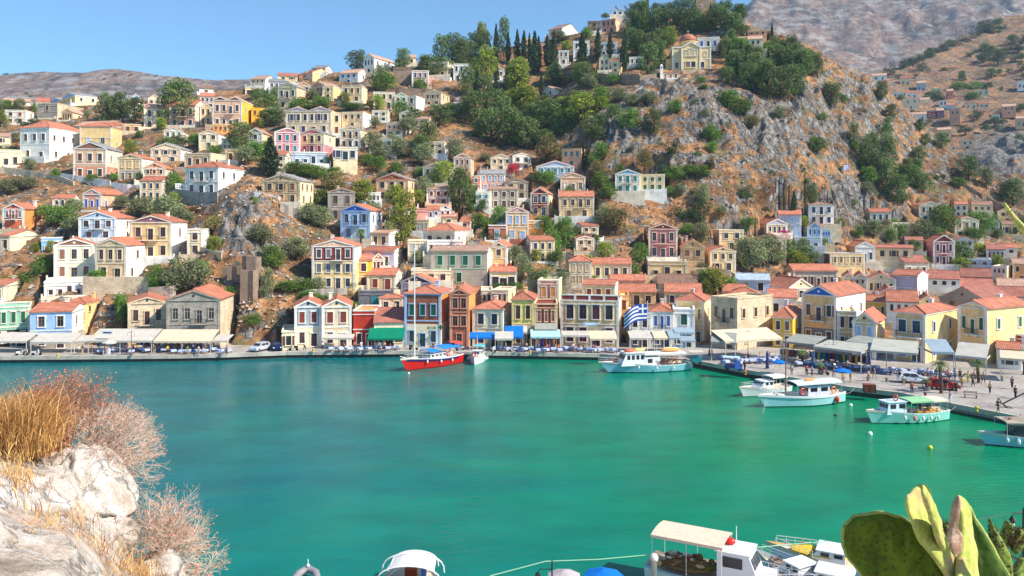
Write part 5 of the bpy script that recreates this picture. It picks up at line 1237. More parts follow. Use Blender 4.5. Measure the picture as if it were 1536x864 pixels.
def boat_base(name, label, loc, ang, L, B, fb, fs, top, bot, gun, dk=(.80,.76,.68), **k):
    r = thing(name, label, 'boat', loc, ang)
    b, deck = hull_mb(L, B, fb, fs, **k)
    b.build('hull', [bm(*top), bm(*bot), bm(*gun)], r, smooth=False)
    deck_mb(deck).build('deck', plain('boat_deck', dk, .7), r)
    return r, deck
def cabin(r, x0, x1, hw, z0, z1, c, wins=3, rake=.25, roofc=None, name='cabin', over=.15):
    b = MB(); f = .12
    b.add([(x0,-hw,z0),(x1,-hw,z0),(x1,hw,z0),(x0,hw,z0),(x0,-hw*.94,z1),(x1-rake,-hw*.94,z1),(x1-rake,hw*.94,z1),(x0,hw*.94,z1)],
          [(4,5,6,7),(0,1,5,4),(1,2,6,5),(2,3,7,6),(3,0,4,7)])
    cb = b.build(name, bm(*c), r)
    b = MB(); b.slab((x0-over,-hw-over*.5,z1+.07),(x1-rake+over,-hw-over*.5,z1+.07),(x1-rake+over,hw+over*.5,z1+.07),(x0-over,hw+over*.5,z1+.07),.065)
    b.build('cabin_roof', bm(*(roofc or c)), cb)
    Lc = x1-rake-x0; ww = Lc/wins*.62
    for i in range(wins):
        xc = x0+Lc*(i+.5)/wins
        for s in (-1,1):
            b = MB(); y = s*(hw*.955+.025); b.box(xc-ww/2, xc+ww/2, min(y-.01,y+.01)-.012, max(y-.01,y+.01)+.012, z0+(z1-z0)*.50, z0+(z1-z0)*.86); b.build('window', glass(), cb)
    for s in (-1,0,1) if hw > .8 else (-.5,.5):
        b = MB(); q = hw*.24; zc0 = z0+(z1-z0)*.52; zc1 = z0+(z1-z0)*.86; xa = x1-rake*.52+.012; xb = x1-rake*.86+.012
        yc = s*hw*.6; b.add([(xa,yc-q,zc0),(xa,yc+q,zc0),(xb,yc+q,zc1),(xb,yc-q,zc1),(xa+.03,yc-q,zc0),(xa+.03,yc+q,zc0),(xb+.03,yc+q,zc1),(xb+.03,yc-q,zc1)],[(0,3,2,1),(4,5,6,7),(0,1,5,4),(1,2,6,5),(2,3,7,6),(3,0,4,7)]); b.build('windscreen', glass(), cb)
    return cb
def awn(r, x0, x1, hw, z, c, sag=.12, posts=True, zd=.8, name='canopy'):
    b = MB(); n = 6
    for i in range(n):
        y0 = -hw+2*hw*i/n; y1 = -hw+2*hw*(i+1)/n; za = z+sag*(1-(2*i/n-1)**2); zb = z+sag*(1-(2*(i+1)/n-1)**2)
        b.slab((x0,y0,za),(x1,y0,za),(x1,y1,zb),(x0,y1,zb),.03)
    for s in (-1,1): b.box(x0,x1,s*hw-.012,s*hw+.012,z-.18,z-.004)
    a = b.build(name, plain(*c), r)
    if posts:
        b = MB()
        for x in (x0+.08, (x0+x1)/2, x1-.08):
            for s in (-1,1): b.tube([(x,s*(hw-.06),zd),(x,s*(hw-.06),z)], .025, 5)
        b.build('canopy_frame', bm('white_tube', (.85,.85,.85)), a)
    return a
def mast(r, x, z0, z1, rad, c=('mast_wood',(.62,.40,.24)), stays=None, boom=None):
    b = MB(); b.tube([(x,0,z0),(x,0,z1)], [rad, rad*.6], 8); m = b.build('mast', bm(*c), r)
    if boom: b = MB(); b.tube([(x,0,z0+1.3),(x-boom,0,z0+1.6)], rad*.6, 6); b.build('boom', bm(*c), m)
    if stays:
        b = MB()
        for p in stays: b.tube([(x,0,z1-.1), p], .012, 4)
        b.build('rigging', plain('rigging_wire', (.45,.45,.45), .5), m)
    return m
def rail(r, deck, i0, i1, h, c=('steel_rail',(.8,.8,.82)), step=1, inset=.96):
    b = MB()
    for s in (-1,1):
        pts = [(deck[i][0], s*deck[i][1]*inset, deck[i][2]+h) for i in range(i0, i1+1)]
        b.tube(pts, .022, 5); b.tube([(x,y,z-h*.5) for x,y,z in pts], .015, 4)
        for i in range(i0, i1+1, step): b.tube([(deck[i][0], s*deck[i][1]*inset, deck[i][2]-.05), (deck[i][0], s*deck[i][1]*inset, deck[i][2]+h)], .018, 4)
    return b.build('railing', plain(*c, rough=.3), r)
def ring(r, loc, c=('life_ring_orange',(.92,.25,.10)), axis='y', R=.36):
    b = MB(); n = 14; pts = []
    for i in range(n+1):
        a = 2*pi*i/n; pts.append((loc[0]+(R*cos(a) if axis != 'x' else 0), loc[1]+(R*cos(a) if axis == 'x' else 0), loc[2]+R*sin(a)))
    b.tube(pts, .08, 6, cap=False); b.build('life_ring', bm(*c), r)
def fenders(r, deck, ids, side, c=('white_fender',(.9,.9,.88)), rad=.16, drop=.55):
    for i in ids:
        x, w, z = deck[i]; b = MB(); y = side*(w+.16); b.ball((x,y,z-drop), rad, 8, sc=(1,1,1.6)); b.tube([(x,y,z-drop+.2),(x,side*w,z)], .02, 4); b.build('fender', bm(*c), r)
def clutter(r, x0, x1, hw, z, n, cols, seed=1, big=.35, name='nets'):
    g = random.Random(seed)
    for ci, c in enumerate(cols):
        b = MB(); b.ball(((x0+x1)/2,0,z-.05), 1, 10, sc=((x1-x0)*(.58 if ci == 0 else .2),hw*(1.1 if ci == 0 else .4),.16))
        for _ in range(n):
            p = (g.uniform(x0,x1), g.uniform(-hw,hw), z+g.uniform(0,.25)); s = g.uniform(.4,1)*big
            b.ball(p, s, 7, sc=(1,g.uniform(.6,1),g.uniform(.4,.8)))
        b.build(name, plain(f'heap_{c[0]:.2f}_{c[1]:.2f}', c, .9, var=.4, scale=9), r)
def flag(name, label, loc, polez, w, h, ang, pole_from=0):
    r = thing(name, label, 'flag', loc, ang)
    b = MB(); b.tube([(0,0,pole_from),(0,0,polez)], [.06,.04], 8); b.ball((0,0,polez+.05), .09, 8); b.build('flagpole', bm('white_pole',(.9,.9,.9)), r)
    wh = bm('flag_white', (.93,.93,.93), .8); bl = bm('flag_blue', (.10,.25,.62), .8)
    b = MB(); nx, nz = 27, 18; z1 = polez-.15
    def pt(i, j):
        x = w*i/nx; k = x/w
        return (-(x*.96)-.05, .16*w*sin(k*7.0)*k*.5, z1-h*(1-j/nz)-k*k*h*.62-.06*h*sin(k*6+1))
    for i in range(nx):
        for j in range(nz):
            zz = (j+.5)/nz; xx = (i+.5)/nx*1.5     # flag is 1.5 : 1
            stripe = int((1-zz)*9); blue = stripe % 2 == 0
            if zz > 4/9 and xx < 5/9:
                cx = abs(xx-5/18) < 1/18; cz = abs(zz-(1-5/18)) < 1/18; blue = not (cx or cz)
            b.add([pt(i,j),pt(i+1,j),pt(i+1,j+1),pt(i,j+1)], [(0,1,2,3)], 1 if blue else 0)
    b.build('banner', [wh, bl], r, smooth=True)
    return r
def heading(p0, p1): return math.atan2(p1[1]-p0[1], p1[0]-p0[0])
def build_boats():
    W = ('white_gelcoat',(.90,.91,.92)); 
    # red gulet with blue canopy: bow left & towards viewer
    a = on_water(612,556); c = on_water(686,543); mid = (a+c)/2; L = (c-a).length*1.04
    r, dk = boat_base('sailing_boat', "red-hulled wooden sailing boat with tall white mast and bright blue canopies", mid, heading(c,a), L, 3.6, 2.1, 1.5, ('red_hull',(.80,.10,.08)), ('red_boot',(.55,.07,.06)), ('white_gunwale',(.92,.92,.92)), rake=.12, boot=.2, fine=1.6)
    b = MB()
    for s in (-1,1):
        for i in range(2,17):
            x0,w0,z0 = dk[i]; x1,w1,z1 = dk[i+1]
            b.add([(x0,s*(w0+.03),z0-.42),(x1,s*(w1+.03),z1-.42),(x1,s*(w1+.05),z1-.16),(x0,s*(w0+.05),z0-.16)], [(0,1,2,3) if s < 0 else (3,2,1,0)])
    b.build('blue_strake', bm('navy_strake',(.10,.14,.42)), r)
    cabin(r, -L*.18, L*.14, 1.0, 1.35, 2.15, W, 4, .2)
    awn(r, -L*.42, -L*.04, 1.55, 3.05, ('blue_canvas',(.10,.50,.85),.8), .2, zd=1.5)
    awn(r, -L*.02, L*.16, 1.3, 2.75, ('blue_canvas',(.10,.50,.85),.8), .15, zd=1.6, name='fore_canopy')
    awn(r, -L*.49, -L*.33, 1.2, 3.5, ('red_canvas',(.80,.30,.28),.8), .1, zd=1.5, name='stern_canopy')
    mast(r, L*.36, 1.4, 19.5, .13, ('mast_white',(.92,.92,.90)), [(L*.56,0,2.2),(L*.30,1.5,1.8),(L*.30,-1.5,1.8),(-L*.45,0,2.0)])
    b = MB(); b.tube([(L*.5,0,1.95),(L*.63,0,2.5)], [.1,.05], 6); b.build('bowsprit', bm('mast_white',(.92,.92,.90)), r)
    rail(r, dk, 1, 17, .55, step=1); fenders(r, dk, [5,9,13], 1); ring(r, (-L*.2, 1.15, 2.1))
    # small white boat, bow to viewer
    a = on_water(714,547); 
    r, dk = boat_base('motor_boat', "small white caique lying stern-to behind the red sailing boat, turquoise canopy", a+Vector((.1,2.6,0)), radians(-96), 6.2, 2.9, 1.5, 1.05, W, ('pale_boot',(.75,.88,.90)), ('white_gunwale',(.92,.92,.92)), boot=.1)
    cabin(r, -.9, .8, .75, .95, 1.9, W, 2, .3); awn(r, -2.7, -.6, 1.0, 2.5, ('turquoise_canvas',(.35,.78,.82),.8), .1, zd=.9)
    fenders(r, dk, [6,10], 1); fenders(r, dk, [6,10], -1); ring(r, (.9,-.4,1.5), ('ring_maroon',(.6,.1,.15)), 'x', .26); clutter(r, 1.0, 1.8, .5, 1.15, 4, [(.75,.25,.2),(.9,.85,.8)], 4, .2); mast(r, .2, 1.9, 4.6, .04, ('mast_white',(.92,.92,.90)))
    # excursion boat light blue
    a = on_water(916,559); c = on_water(1026,554); L = (c-a).length*1.05; mid = (a+c)/2
    r, dk = boat_base('excursion_boat', "long pale blue excursion boat with white cabin and orange and yellow rafts on its roof", mid, heading(c,a), L, 3.6, 1.9, 1.15, ('pale_blue_hull',(.55,.80,.86)), ('dark_blue_boot',(.12,.20,.35)), ('white_gunwale',(.92,.92,.92)), rake=.13, boot=.13, fine=1.8, dk=(.86,.86,.84))
    cabin(r, L*.08, L*.38, 1.35, 1.15, 3.1, W, 4, .9)
    b = MB(); b.box(-L*.12, L*.08, -1.3, 1.3, .95, 2.4); k = b.build('aft_cabin', bm(*W), r)
    for s in (-1,1): b = MB(); b.box(-L*.02, L*.04, s*1.3-.02, s*1.3+.02, 1.5, 2.15); b.build('window', glass(), k)
    awn(r, -L*.46, L*.08, 1.45, 2.9, ('pale_canvas',(.86,.86,.84),.8), .06, zd=.9)
    b = MB()
    for x in np.linspace(-L*.44, -L*.14, 5):
        for s in (-1,1): b.tube([(x,s*1.42,.95),(x+.9,s*1.42,1.9)], .05, 4); b.tube([(x+.9,s*1.42,.95),(x,s*1.42,1.9)], .05, 4)
    for s in (-1,1): b.box(-L*.46,-L*.12,s*1.46-.04,s*1.46+.04,1.85,1.95)
    b.build('wooden_side_rail', bm('varnished_wood',(.50,.22,.12)), r)
    for nm, cc, x, y, s in (('raft','orange',-L*.30,.1,1),('raft','yel',-L*.33,-.9,.8),('raft','coral',L*.24,.2,.55),('raft','lime',L*.10,-.3,.6)):
        b = MB(); b.ball((x,y,3.25 if x < 0 else 3.4), .55, 10, sc=(3.2*s,.85,.5)); b.build(nm, paint(cc,.5,.05), r, True)
    ring(r, (L*.40,-.6,1.9)); rail(r, dk, 13, 18, .6); fenders(r, dk, [4,8,12], 1, drop=.5)
    b = MB(); b.box(-L*.55,-L*.49,-.9,.9,.3,.42); b.box(-L*.56,-L*.555,-.9,.9,.4,1.1); b.build('stern_platform', bm(*W), r)
    p = mid+Vector((0.0,0,0)); fx = on_water(974,555)
    flag('flag', "big blue and white striped flag with a cross, flying above the pale blue excursion boat", (fx.x, fx.y+1.9, 1.1), 9.6, 3.9, 2.7, radians(4))
    # white motor boat behind the caique
    a = on_water(1104,598); c = on_water(1176,590); L = 7.6; mid = (a+c)/2+Vector((1.0,.9,0))
    r, dk = boat_base('motor_boat', "white cabin cruiser moored behind the pale caique with the tall mast", mid, heading(c,a), L, 2.7, 1.5, 1.0, W, ('grey_boot',(.30,.34,.38)), ('white_gunwale',(.92,.92,.92)), rake=.1, boot=.1)
    cabin(r, -.6, 1.9, .95, 1.05, 1.95, W, 2, 1.0); awn(r, -2.9, -.3, 1.1, 2.5, ('pale_canvas',(.86,.86,.84),.8), .08, zd=1.0); rail(r, dk, 11, 17, .5); ring(r, (-.4,-1.0,1.6)); 
    # caique with mast
    a = on_water(1150,611); c = on_water(1262,602); L = (c-a).length*1.04; mid = (a+c)/2
    r, dk = boat_base('caique', "pale turquoise wooden caique with brown mast, grey-white canopy and white upper strake", mid, heading(c,a), L, 3.3, 1.75, 1.35, ('aqua_hull',(.62,.84,.86)), ('dark_boot',(.10,.12,.18)), ('white_gunwale',(.92,.92,.92)), rake=.09, boot=.14, fine=1.9, stern=.35)
    cabin(r, -L*.26, L*.02, 1.05, 1.15, 2.45, ('grey_white',(.80,.82,.88)), 2, .1); awn(r, -L*.40, L*.18, 1.35, 2.95, ('grey_white_canvas',(.80,.86,.90),.8), .18, zd=1.2)
    mast(r, L*.24, 1.2, 8.6, .1, stays=[(L*.5,0,1.9),(L*.05,1.2,1.5),(L*.05,-1.2,1.5)]); ring(r, (L*.10,1.2,2.0)); ring(r, (-L*.36,.3,1.7), ('ring_orange2',(.95,.45,.15)))
    b = MB()
    for s in (-1,1):
        for i in range(0,18):
            x0,w0,z0 = dk[i]; x1,w1,z1 = dk[i+1]; b.add([(x0,s*(w0+.02),z0-.30),(x1,s*(w1+.02),z1-.30),(x1,s*(w1+.05),z1-.02),(x0,s*(w0+.05),z0-.02)], [(0,1,2,3) if s < 0 else (3,2,1,0)])
    b.build('white_strake', bm(*W), r); fenders(r, dk, [3], 1, ('red_fender',(.9,.15,.08)), .28, .75); rail(r, dk, 12, 17, .45)
    b = MB(); b.ball((L*-.05,.2,3.2), .5, 8, sc=(1.8,.9,.35)); b.build('orange_raft', paint('orange',.5,.05), r)
    clutter(r, L*.26, L*.40, .6, 1.5, 6, [(.9,.9,.9),(.5,.35,.3)], 7, .16)
    # fishing boat right with green-white canopy
    a = on_water(1310,635); c = on_water(1416,628); L = (c-a).length*1.04; mid = (a+c)/2
    r, dk = boat_base('fishing_boat', "turquoise and white fishing boat with green and beige canopy beside the plaza", mid, heading(c,a), L, 3.0, 1.7, 1.2, ('turquoise_hull',(.58,.86,.82)), ('dark_boot',(.10,.12,.18)), ('white_gunwale',(.92,.92,.92)), rake=.08, boot=.1, fine=1.9, stern=.5)
    cabin(r, L*.10, L*.36, .85, 1.1, 2.5, ('pale_cabin',(.80,.88,.92)), 2, .25); awn(r, -L*.22, L*.08, 1.35, 2.6, ('green_canvas',(.55,.76,.58),.8), .12, zd=1.1); awn(r, -L*.42, -L*.225, 1.35, 2.55, ('beige_canvas',(.86,.82,.72),.8), .12, zd=1.1, name='aft_canopy')
    clutter(r, -L*.40, -L*.05, .9, 1.2, 9, [(.85,.62,.2),(.7,.35,.3),(.85,.8,.75)], 9, .28); ring(r, (L*.2,.2,2.95), ('ring_orange3',(.85,.35,.2)), 'x'); fenders(r, dk, [4,6,8,12], 1, ('white_fender',(.9,.9,.88)), .18, .6); fenders(r, dk, [10], 1, ('pink_fender',(.9,.45,.5)), .2, .6)
    clutter(r, -L*.18, -L*.02, .3, 1.25, 4, [(.85,.80,.05)], 10, .28, 'yellow_crate_covers')
    # right edge boat
    a = on_water(1505,672)
    r, dk = boat_base('fishing_boat', "dark-canopied pale blue fishing boat cut by the right picture edge", a+Vector((2.9,.9,0)), radians(176), 8.2, 2.8, 1.5, 1.1, ('pale_blue_hull',(.55,.80,.86)), ('dark_boot',(.10,.12,.18)), ('white_gunwale',(.92,.92,.92)), boot=.1)
    cabin(r, -1.2, 1.6, .9, 1.0, 2.3, ('dark_cabin',(.18,.20,.24)), 3, .1, ('pale_roof',(.75,.72,.68))); awn(r, -2.4, 2.6, 1.3, 2.75, ('faded_canvas',(.70,.66,.60),.8), .08, zd=1.0); clutter(r, -2.0, 2.2, 1.0, 2.85, 5, [(.62,.56,.50),(.7,.3,.25)], 21, .2); fenders(r, dk, [10,14], 1); fenders(r, dk, [4,8,12], 1, rad=.2)
    # tender at the plaza edge
    for (u, v, L, lab, cc, an) in ((1290,586,4.6,"small beige open tender beside the plaza, just right of the masted caique",(.82,.78,.68),172),(1246,576,5.0,"small white dinghy tied between masted caique and quay",(.9,.9,.9),168)):
        a = on_water(u, v+2); r, dk = boat_base('tender', lab, a+Vector((0,-1.1,0)), radians(an), L, 1.7, .75, .6, ('tender_%d'%L, cc), ('grey_boot',(.30,.34,.38)), ('white_gunwale',(.92,.92,.92)), boot=.06)
        b = MB()
        for x in (-.9,.5): b.box(x-.15,x+.15,-.7,.7,.42,.47)
        b.build('bench', bm('varnished_wood',(.50,.22,.12)), r)
    # ---------- foreground boats
    a = on_water(612,886)
    r, dk = boat_base('motor_boat', "white open motor boat with arched tube frame and white sunshade at the bottom edge", a+Vector((.2,-.4,0)), radians(88), 6.6, 3.7, 1.1, .9, W, ('grey_boot',(.30,.34,.38)), W, boot=.08)
    b = MB()
    for x, hh in ((-.6,2.0),(1.2,2.15),(2.2,1.75)):
        pts = [(x, 2.05*cos(t)*(1 if x < 2 else .75), .85+hh*.58*sin(t)**.7) for t in np.linspace(.0, pi, 15)]
        b.tube(pts, .045, 6)
    for s in (-1.3,0,1.3): b.tube([(-.6,s,.85+1.16*(1-(s/2.5)**2)),(1.2,s,.85+1.25*(1-(s/2.5)**2)),(2.2,s*.75,.85+1.01*(1-(s/2.5)**2))], .035, 5)
    b.build('tube_arch', bm(*W), r)
    b = MB()
    for i in range(8):
        t0 = -1.6+3.1*i/8; t1 = -1.6+3.1*(i+1)/8; z = lambda t: .89+1.20*(1-(t/2.5)**2)
        b.slab((-.55,t0,z(t0)),(1.7,t0*.92,z(t0)-.02),(1.7,t1*.92,z(t1)-.02),(-.55,t1,z(t1)),.03)
    b.build('sunshade', plain('white_canvas',(.90,.89,.87),.8), r)
    b = MB(); b.box(-1.2,-.5,-.9,.9,.8,1.25); b.box(.2,.7,-.4,.4,.8,1.5); b.build('seat', bm('varnished_wood',(.50,.22,.12)), r)
    b = MB(); b.box(.4,.75,-.95,-.65,.9,1.6); b.build('blue_drum', paint('blue',.4,.05), r)
    # grey inflatable nose
    a = on_water(462,872)
    r = thing('inflatable_dinghy', "grey inflatable dinghy peeking in at the bottom edge", 'boat', a+Vector((0,-1.0,0)), radians(95))
    b = MB(); b.tube([(-1.6,-.75,.3),(.6,-.75,.32),(1.3,-.55,.42),(1.75,0,.55),(1.3,.55,.42),(.6,.75,.32),(-1.6,.75,.3)], [.26]*7, 10); b.build('tube', bm('grey_rubber',(.55,.54,.56),.5), r, True)
    b = MB(); b.box(-1.6,1.2,-.6,.6,.14,.2); b.build('floor_board', bm('grey_rubber2',(.40,.40,.42),.6), r)
    b = MB(); b.tube([(1.55,0,.75),(1.55,0,1.25)], .03, 6); b.ball((1.55,0,.82), .12, 8); b.build('bow_light', bm(*W), r)
    # big fishing boat with beige canopy
    a = on_water(1010,892); c = on_water(1190,890)
    L = 9.6; mid = Vector((13.5,51.6,0)); an = radians(-28)
    r, dk = boat_base('fishing_boat', "large white fishing boat with wide beige canopy and heaps of nets at bottom right", mid, an, L, 3.3, 1.8, 1.3, W, ('blue_boot',(.20,.35,.55)), ('pale_blue_gun',(.60,.75,.85)), rake=.08, boot=.12)
    cabin(r, -.1, 2.6, 1.05, 1.3, 3.1, W, 1, .75); b = MB(); b.box(2.2,3.3,-.8,.8,1.3,1.95); b.build('fore_cabin', bm(*W), r)
    aw = awn(r, -4.3, .35, 1.4, 3.5, ('sand_canvas',(.87,.78,.69),.85), .14, zd=1.3)
    clutter(r, -3.9, -.5, 1.1, 1.5, 16, [(.55,.42,.25),(.78,.68,.50),(.45,.28,.18),(.40,.38,.10)], 31, .32); clutter(r, -3.4, -1.0, .6, 1.7, 8, [(.55,.42,.25),(.60,.12,.10),(.9,.88,.85)], 33, .2)
    b = MB(); b.ball((.4,.3,3.35), .3, 10, sc=(1.3,1,.8)); b.build('red_float', bm('red_buoy',(.88,.15,.12)), r, True)
    mast(r, .9, 3.1, 4.5, .035, ('mast_white',(.92,.92,.90))); rail(r, dk, 13, 18, .6)
    # blue-white cruiser (rib) bottom right
    a = on_water(1240,862)
    r, dk = boat_base('speed_boat', "blue and white speed boat with orange stripe partly behind the cactus", a+Vector((.6,0.3,0)), radians(-28)+pi, 7.4, 2.7, 1.35, 1.05, ('lilac_white_hull',(.80,.85,.95)), ('navy_boot',(.12,.16,.35)), ('orange_rub',(.90,.72,.45)), boot=.12)
    cabin(r, -.8, 1.6, .9, 1.0, 1.65, W, 2, .7); clutter(r, -1.0, 2.6, .9, 1.3, 4, [(.9,.75,.15),(.85,.2,.15),(.15,.25,.7)], 41, .16, 'cushions'); rail(r, dk, 12, 17, .45)
    a = on_water(1182,884)
    r, dk = boat_base('motor_boat', "small white cuddy boat squeezed between big fishing boat and speed boat", a+Vector((.6,.2,0)), radians(118), 6.2, 2.3, 1.3, 1.0, W, ('grey_boot',(.30,.34,.38)), W, boot=.08)
    cabin(r, -.9, 1.0, .8, 1.0, 1.8, W, 2, .8); clutter(r, -2.5, -1.1, .6, .95, 5, [(.55,.35,.25),(.85,.83,.8)], 48, .18); clutter(r, 1.2, 2.2, .4, 1.15, 4, [(.5,.4,.3),(.2,.35,.4)], 44, .14); rail(r, dk, 12, 17, .4)
    a = on_water(1236,893)
    r, dk = boat_base('motor_boat', "white roofed motor boat at the very bottom right of the fishing boat", a+Vector((0,-.5,0)), radians(150), 6.4, 2.3, 1.2, 1.0, W, ('grey_boot',(.30,.34,.38)), W, boot=.08)
    cabin(r, -1.5, 1.1, .85, 1.0, 1.9, W, 3, .6); clutter(r, 1.2, 2.2, .4, 1.1, 5, [(.35,.30,.28),(.8,.78,.75)], 46, .14); clutter(r, -2.6, -1.7, .7, .95, 5, [(.25,.35,.45),(.6,.5,.4)], 47, .18); rail(r, dk, 12, 17, .4)
    # ropes
    pts = [((735,864),49.5),((818,842),50.5),((900,839),51.5),((975,832),52.5)]
    b = MB(); b.tube([P(u, v, D) for (u, v), D in pts], .035, 5); tag(b.build('mooring_rope', plain('green_rope',(.55,.75,.62),.8)), "pale green mooring rope running to the big fishing boat", 'rope')
    pts = [((1128,822),52),((1180,817),53),((1240,812),53.5)]
    b = MB(); b.tube([P(u, v, D) for (u, v), D in pts], .035, 5); tag(b.build('mooring_rope', plain('green_rope',(.55,.75,.62),.8)), "pale green mooring rope between fishing boat cabin and speed boat", 'rope')
    b = MB(); b.tube([P(1420,786,50), P(1480,776,48), P(1545,765,46)], .03, 5); tag(b.build('mooring_rope', plain('green_rope',(.55,.75,.62),.8)), "pale rope stretched above the cactus at right", 'rope')
    for (u0,v0,z0,u1,v1,lab) in ((1027,552,1.0,1044,547,"thin mooring line from the pale blue excursion boat to the quay corner"),(1262,602,1.3,1282,588,"thin mooring line from the masted caique to the quay"),(1416,628,1.2,1436,612,"thin mooring line from the green-canopied fishing boat to the quay"),
        (686,543,1.5,700,533,"mooring line from the red sailing boat's stern to the quay"),(1150,611,1.7,1144,619,"short anchor line running down from the masted caique's bow")):
        a = on_water(u0, v0); a.z = z0; e = on_water(u1, v1) if 'anchor' in lab else on_quay(u1, v1-6); pts = [a.lerp(e, t)-Vector((0,0,.5*sin(pi*t))) for t in np.linspace(0,1,8)]; b = MB(); b.tube(pts, .022, 4); tag(b.build('mooring_rope', plain('rope',(.72,.66,.55),.9)), lab, 'rope')
    # buoys
    for (u, v, c, s, lab) in ((1305,652,(.92,.92,.92),.28,"white mooring buoy left of the pole, below the turquoise fishing boat"),(1276,609,(.92,.92,.92),.24,"small white buoy by the stern of the masted caique"),(1395,673,(.82,.80,.12),.27,"yellow mooring buoy floating alone"),
        (1253,624,(.05,.05,.05),.16,"tiny black float below the masted caique"),(613,561,(.9,.9,.9),.2,"white buoy at the bow of the red sailing boat")):
        a = on_water(u, v); r = thing('mooring_buoy', lab, 'buoy', a); b = MB(); b.ball((0,0,.1), s, 10); b.build('float', bm(f'buoy_{c[0]:.2f}_{c[1]:.2f}', c), r, True)
        b = MB(); b.tube([(0,0,.1+s*.8),(0,0,.1+s*1.35)], .03, 6); b.build('ring', plain('rigging_wire', (.45,.45,.45), .5), r)
# ---------------------------------------------------------------- seafront awnings, street things, people
def awning(label, u0, u1, vf, vb, c, proj=3.4, ztop=None, Df=None, posts=True, drop=.7, val=.28):
    """front edge at image row vf, foot row vb (ground under the front edge)"""
    Df = Df or min(22.9*F/(vb-HZ), 143.2)
    a = on_quay(u0, HZ+22.9*F/Df); e = on_quay(u1, HZ+22.9*F/Df); zf = zat(vf, Df)
    r = thing('awning', label, 'awning', ((a.x+e.x)/2, Df, 1.1), 0); w = (e.x-a.x)/2; z = zf-1.1
    b = MB(); n = max(2, int(w*2/2.2))
    for i in range(n):
        x0 = -w+2*w*i/n; x1 = -w+2*w*(i+1)/n; s = .05*((i % 2)*2-1)
        b.slab((x0,0,z),(x1,0,z),(x1,proj,z+drop),(x0,proj,z+drop),.05)
    k = 0; x = -w
    while x < w-.01: x1 = min(w, x+.5); b.box(x,x1-.02,-.03,.0,z-val-.05*(k%2),z-.055); x = x1; k += 1
    for s in (-1,1): b.prism([(0,0)],0,0) if False else None
    b.build('canvas', c, r)
    if posts:
        m_ = max(2, int(w*2/4)+1)
        for i in range(m_): x = -w+.1+(2*w-.2)*i/(m_-1); b = MB(); b.tube([(x,.08,-.02),(x,.08,z-.02)], .05, 6); b.build('post', bm('awning_post',(.82,.82,.80)), r)
    return r
def awning_wall(label, p0, p1, zf, proj, drop, c, posts=True):
    """free awning between two ground points p0->p1 (front edge), back edge away from the viewer"""
    d = (p1-p0); L = d.length; r = thing('awning', label, 'awning', ((p0+p1)/2), math.atan2(d.y, d.x)); w = L/2; z = zf
    b = MB(); n = max(2, int(L/2.2))
    for i in range(n):
        x0 = -w+2*w*i/n; x1 = -w+2*w*(i+1)/n; b.slab((x0,0,z),(x1,0,z),(x1,proj,z+drop),(x0,proj,z+drop),.05)
    b.box(-w,w,-.03,0,z-.32,z-.055); b.box(-w-.02,-w,0,proj,z-.3,z-.02); b.box(w,w+.02,0,proj,z-.3,z-.02)
    b.build('canvas', c, r)
    if posts:
        m_ = max(2, int(L/4.2)+1)
        for i in range(m_): x = -w+.1+(2*w-.2)*i/(m_-1); b = MB(); b.tube([(x,.1,-.02),(x,.1,z-.02)], .06, 6); b.build('post', bm('awning_post',(.82,.82,.80)), r)
    return r
def canvas(nm, c): return plain(nm, c, .9, var=.14, scale=.9, spec=.1)
def parasol(label, loc, R, h, c, group=None, tip=None):
    r = thing('parasol', label, 'parasol', loc, rnd.uniform(0,1), group)
    b = MB(); b.tube([(0,0,0),(0,0,h+.15)], .035, 6); b.build('pole', bm('white_pole',(.9,.9,.9)), r)
    b = MB(); n = 8; top = h+.35*R*.7
    for i in range(n):
        a0 = 2*pi*i/n; a1 = 2*pi*(i+1)/n
        b.slab((R*cos(a0),R*sin(a0),h-.1),(R*cos(a1),R*sin(a1),h-.1),(.03*cos(a1),.03*sin(a1),top),(.03*cos(a0),.03*sin(a0),top),.02)
        b.add([(R*cos(a0),R*sin(a0),h-.1),(R*cos(a1),R*sin(a1),h-.1),(R*1.0*cos(a1),R*1.0*sin(a1),h-.28),(R*cos(a0),R*sin(a0),h-.28)],[(3,2,1,0)])
    b.build('canopy', c, r)
    b = MB(); b.lathe((0,0,0), [(.25,0),(.25,.06),(.08,.12)], 10); b.build('foot', plain('concrete',(.5,.5,.5),.9), r)
    return r
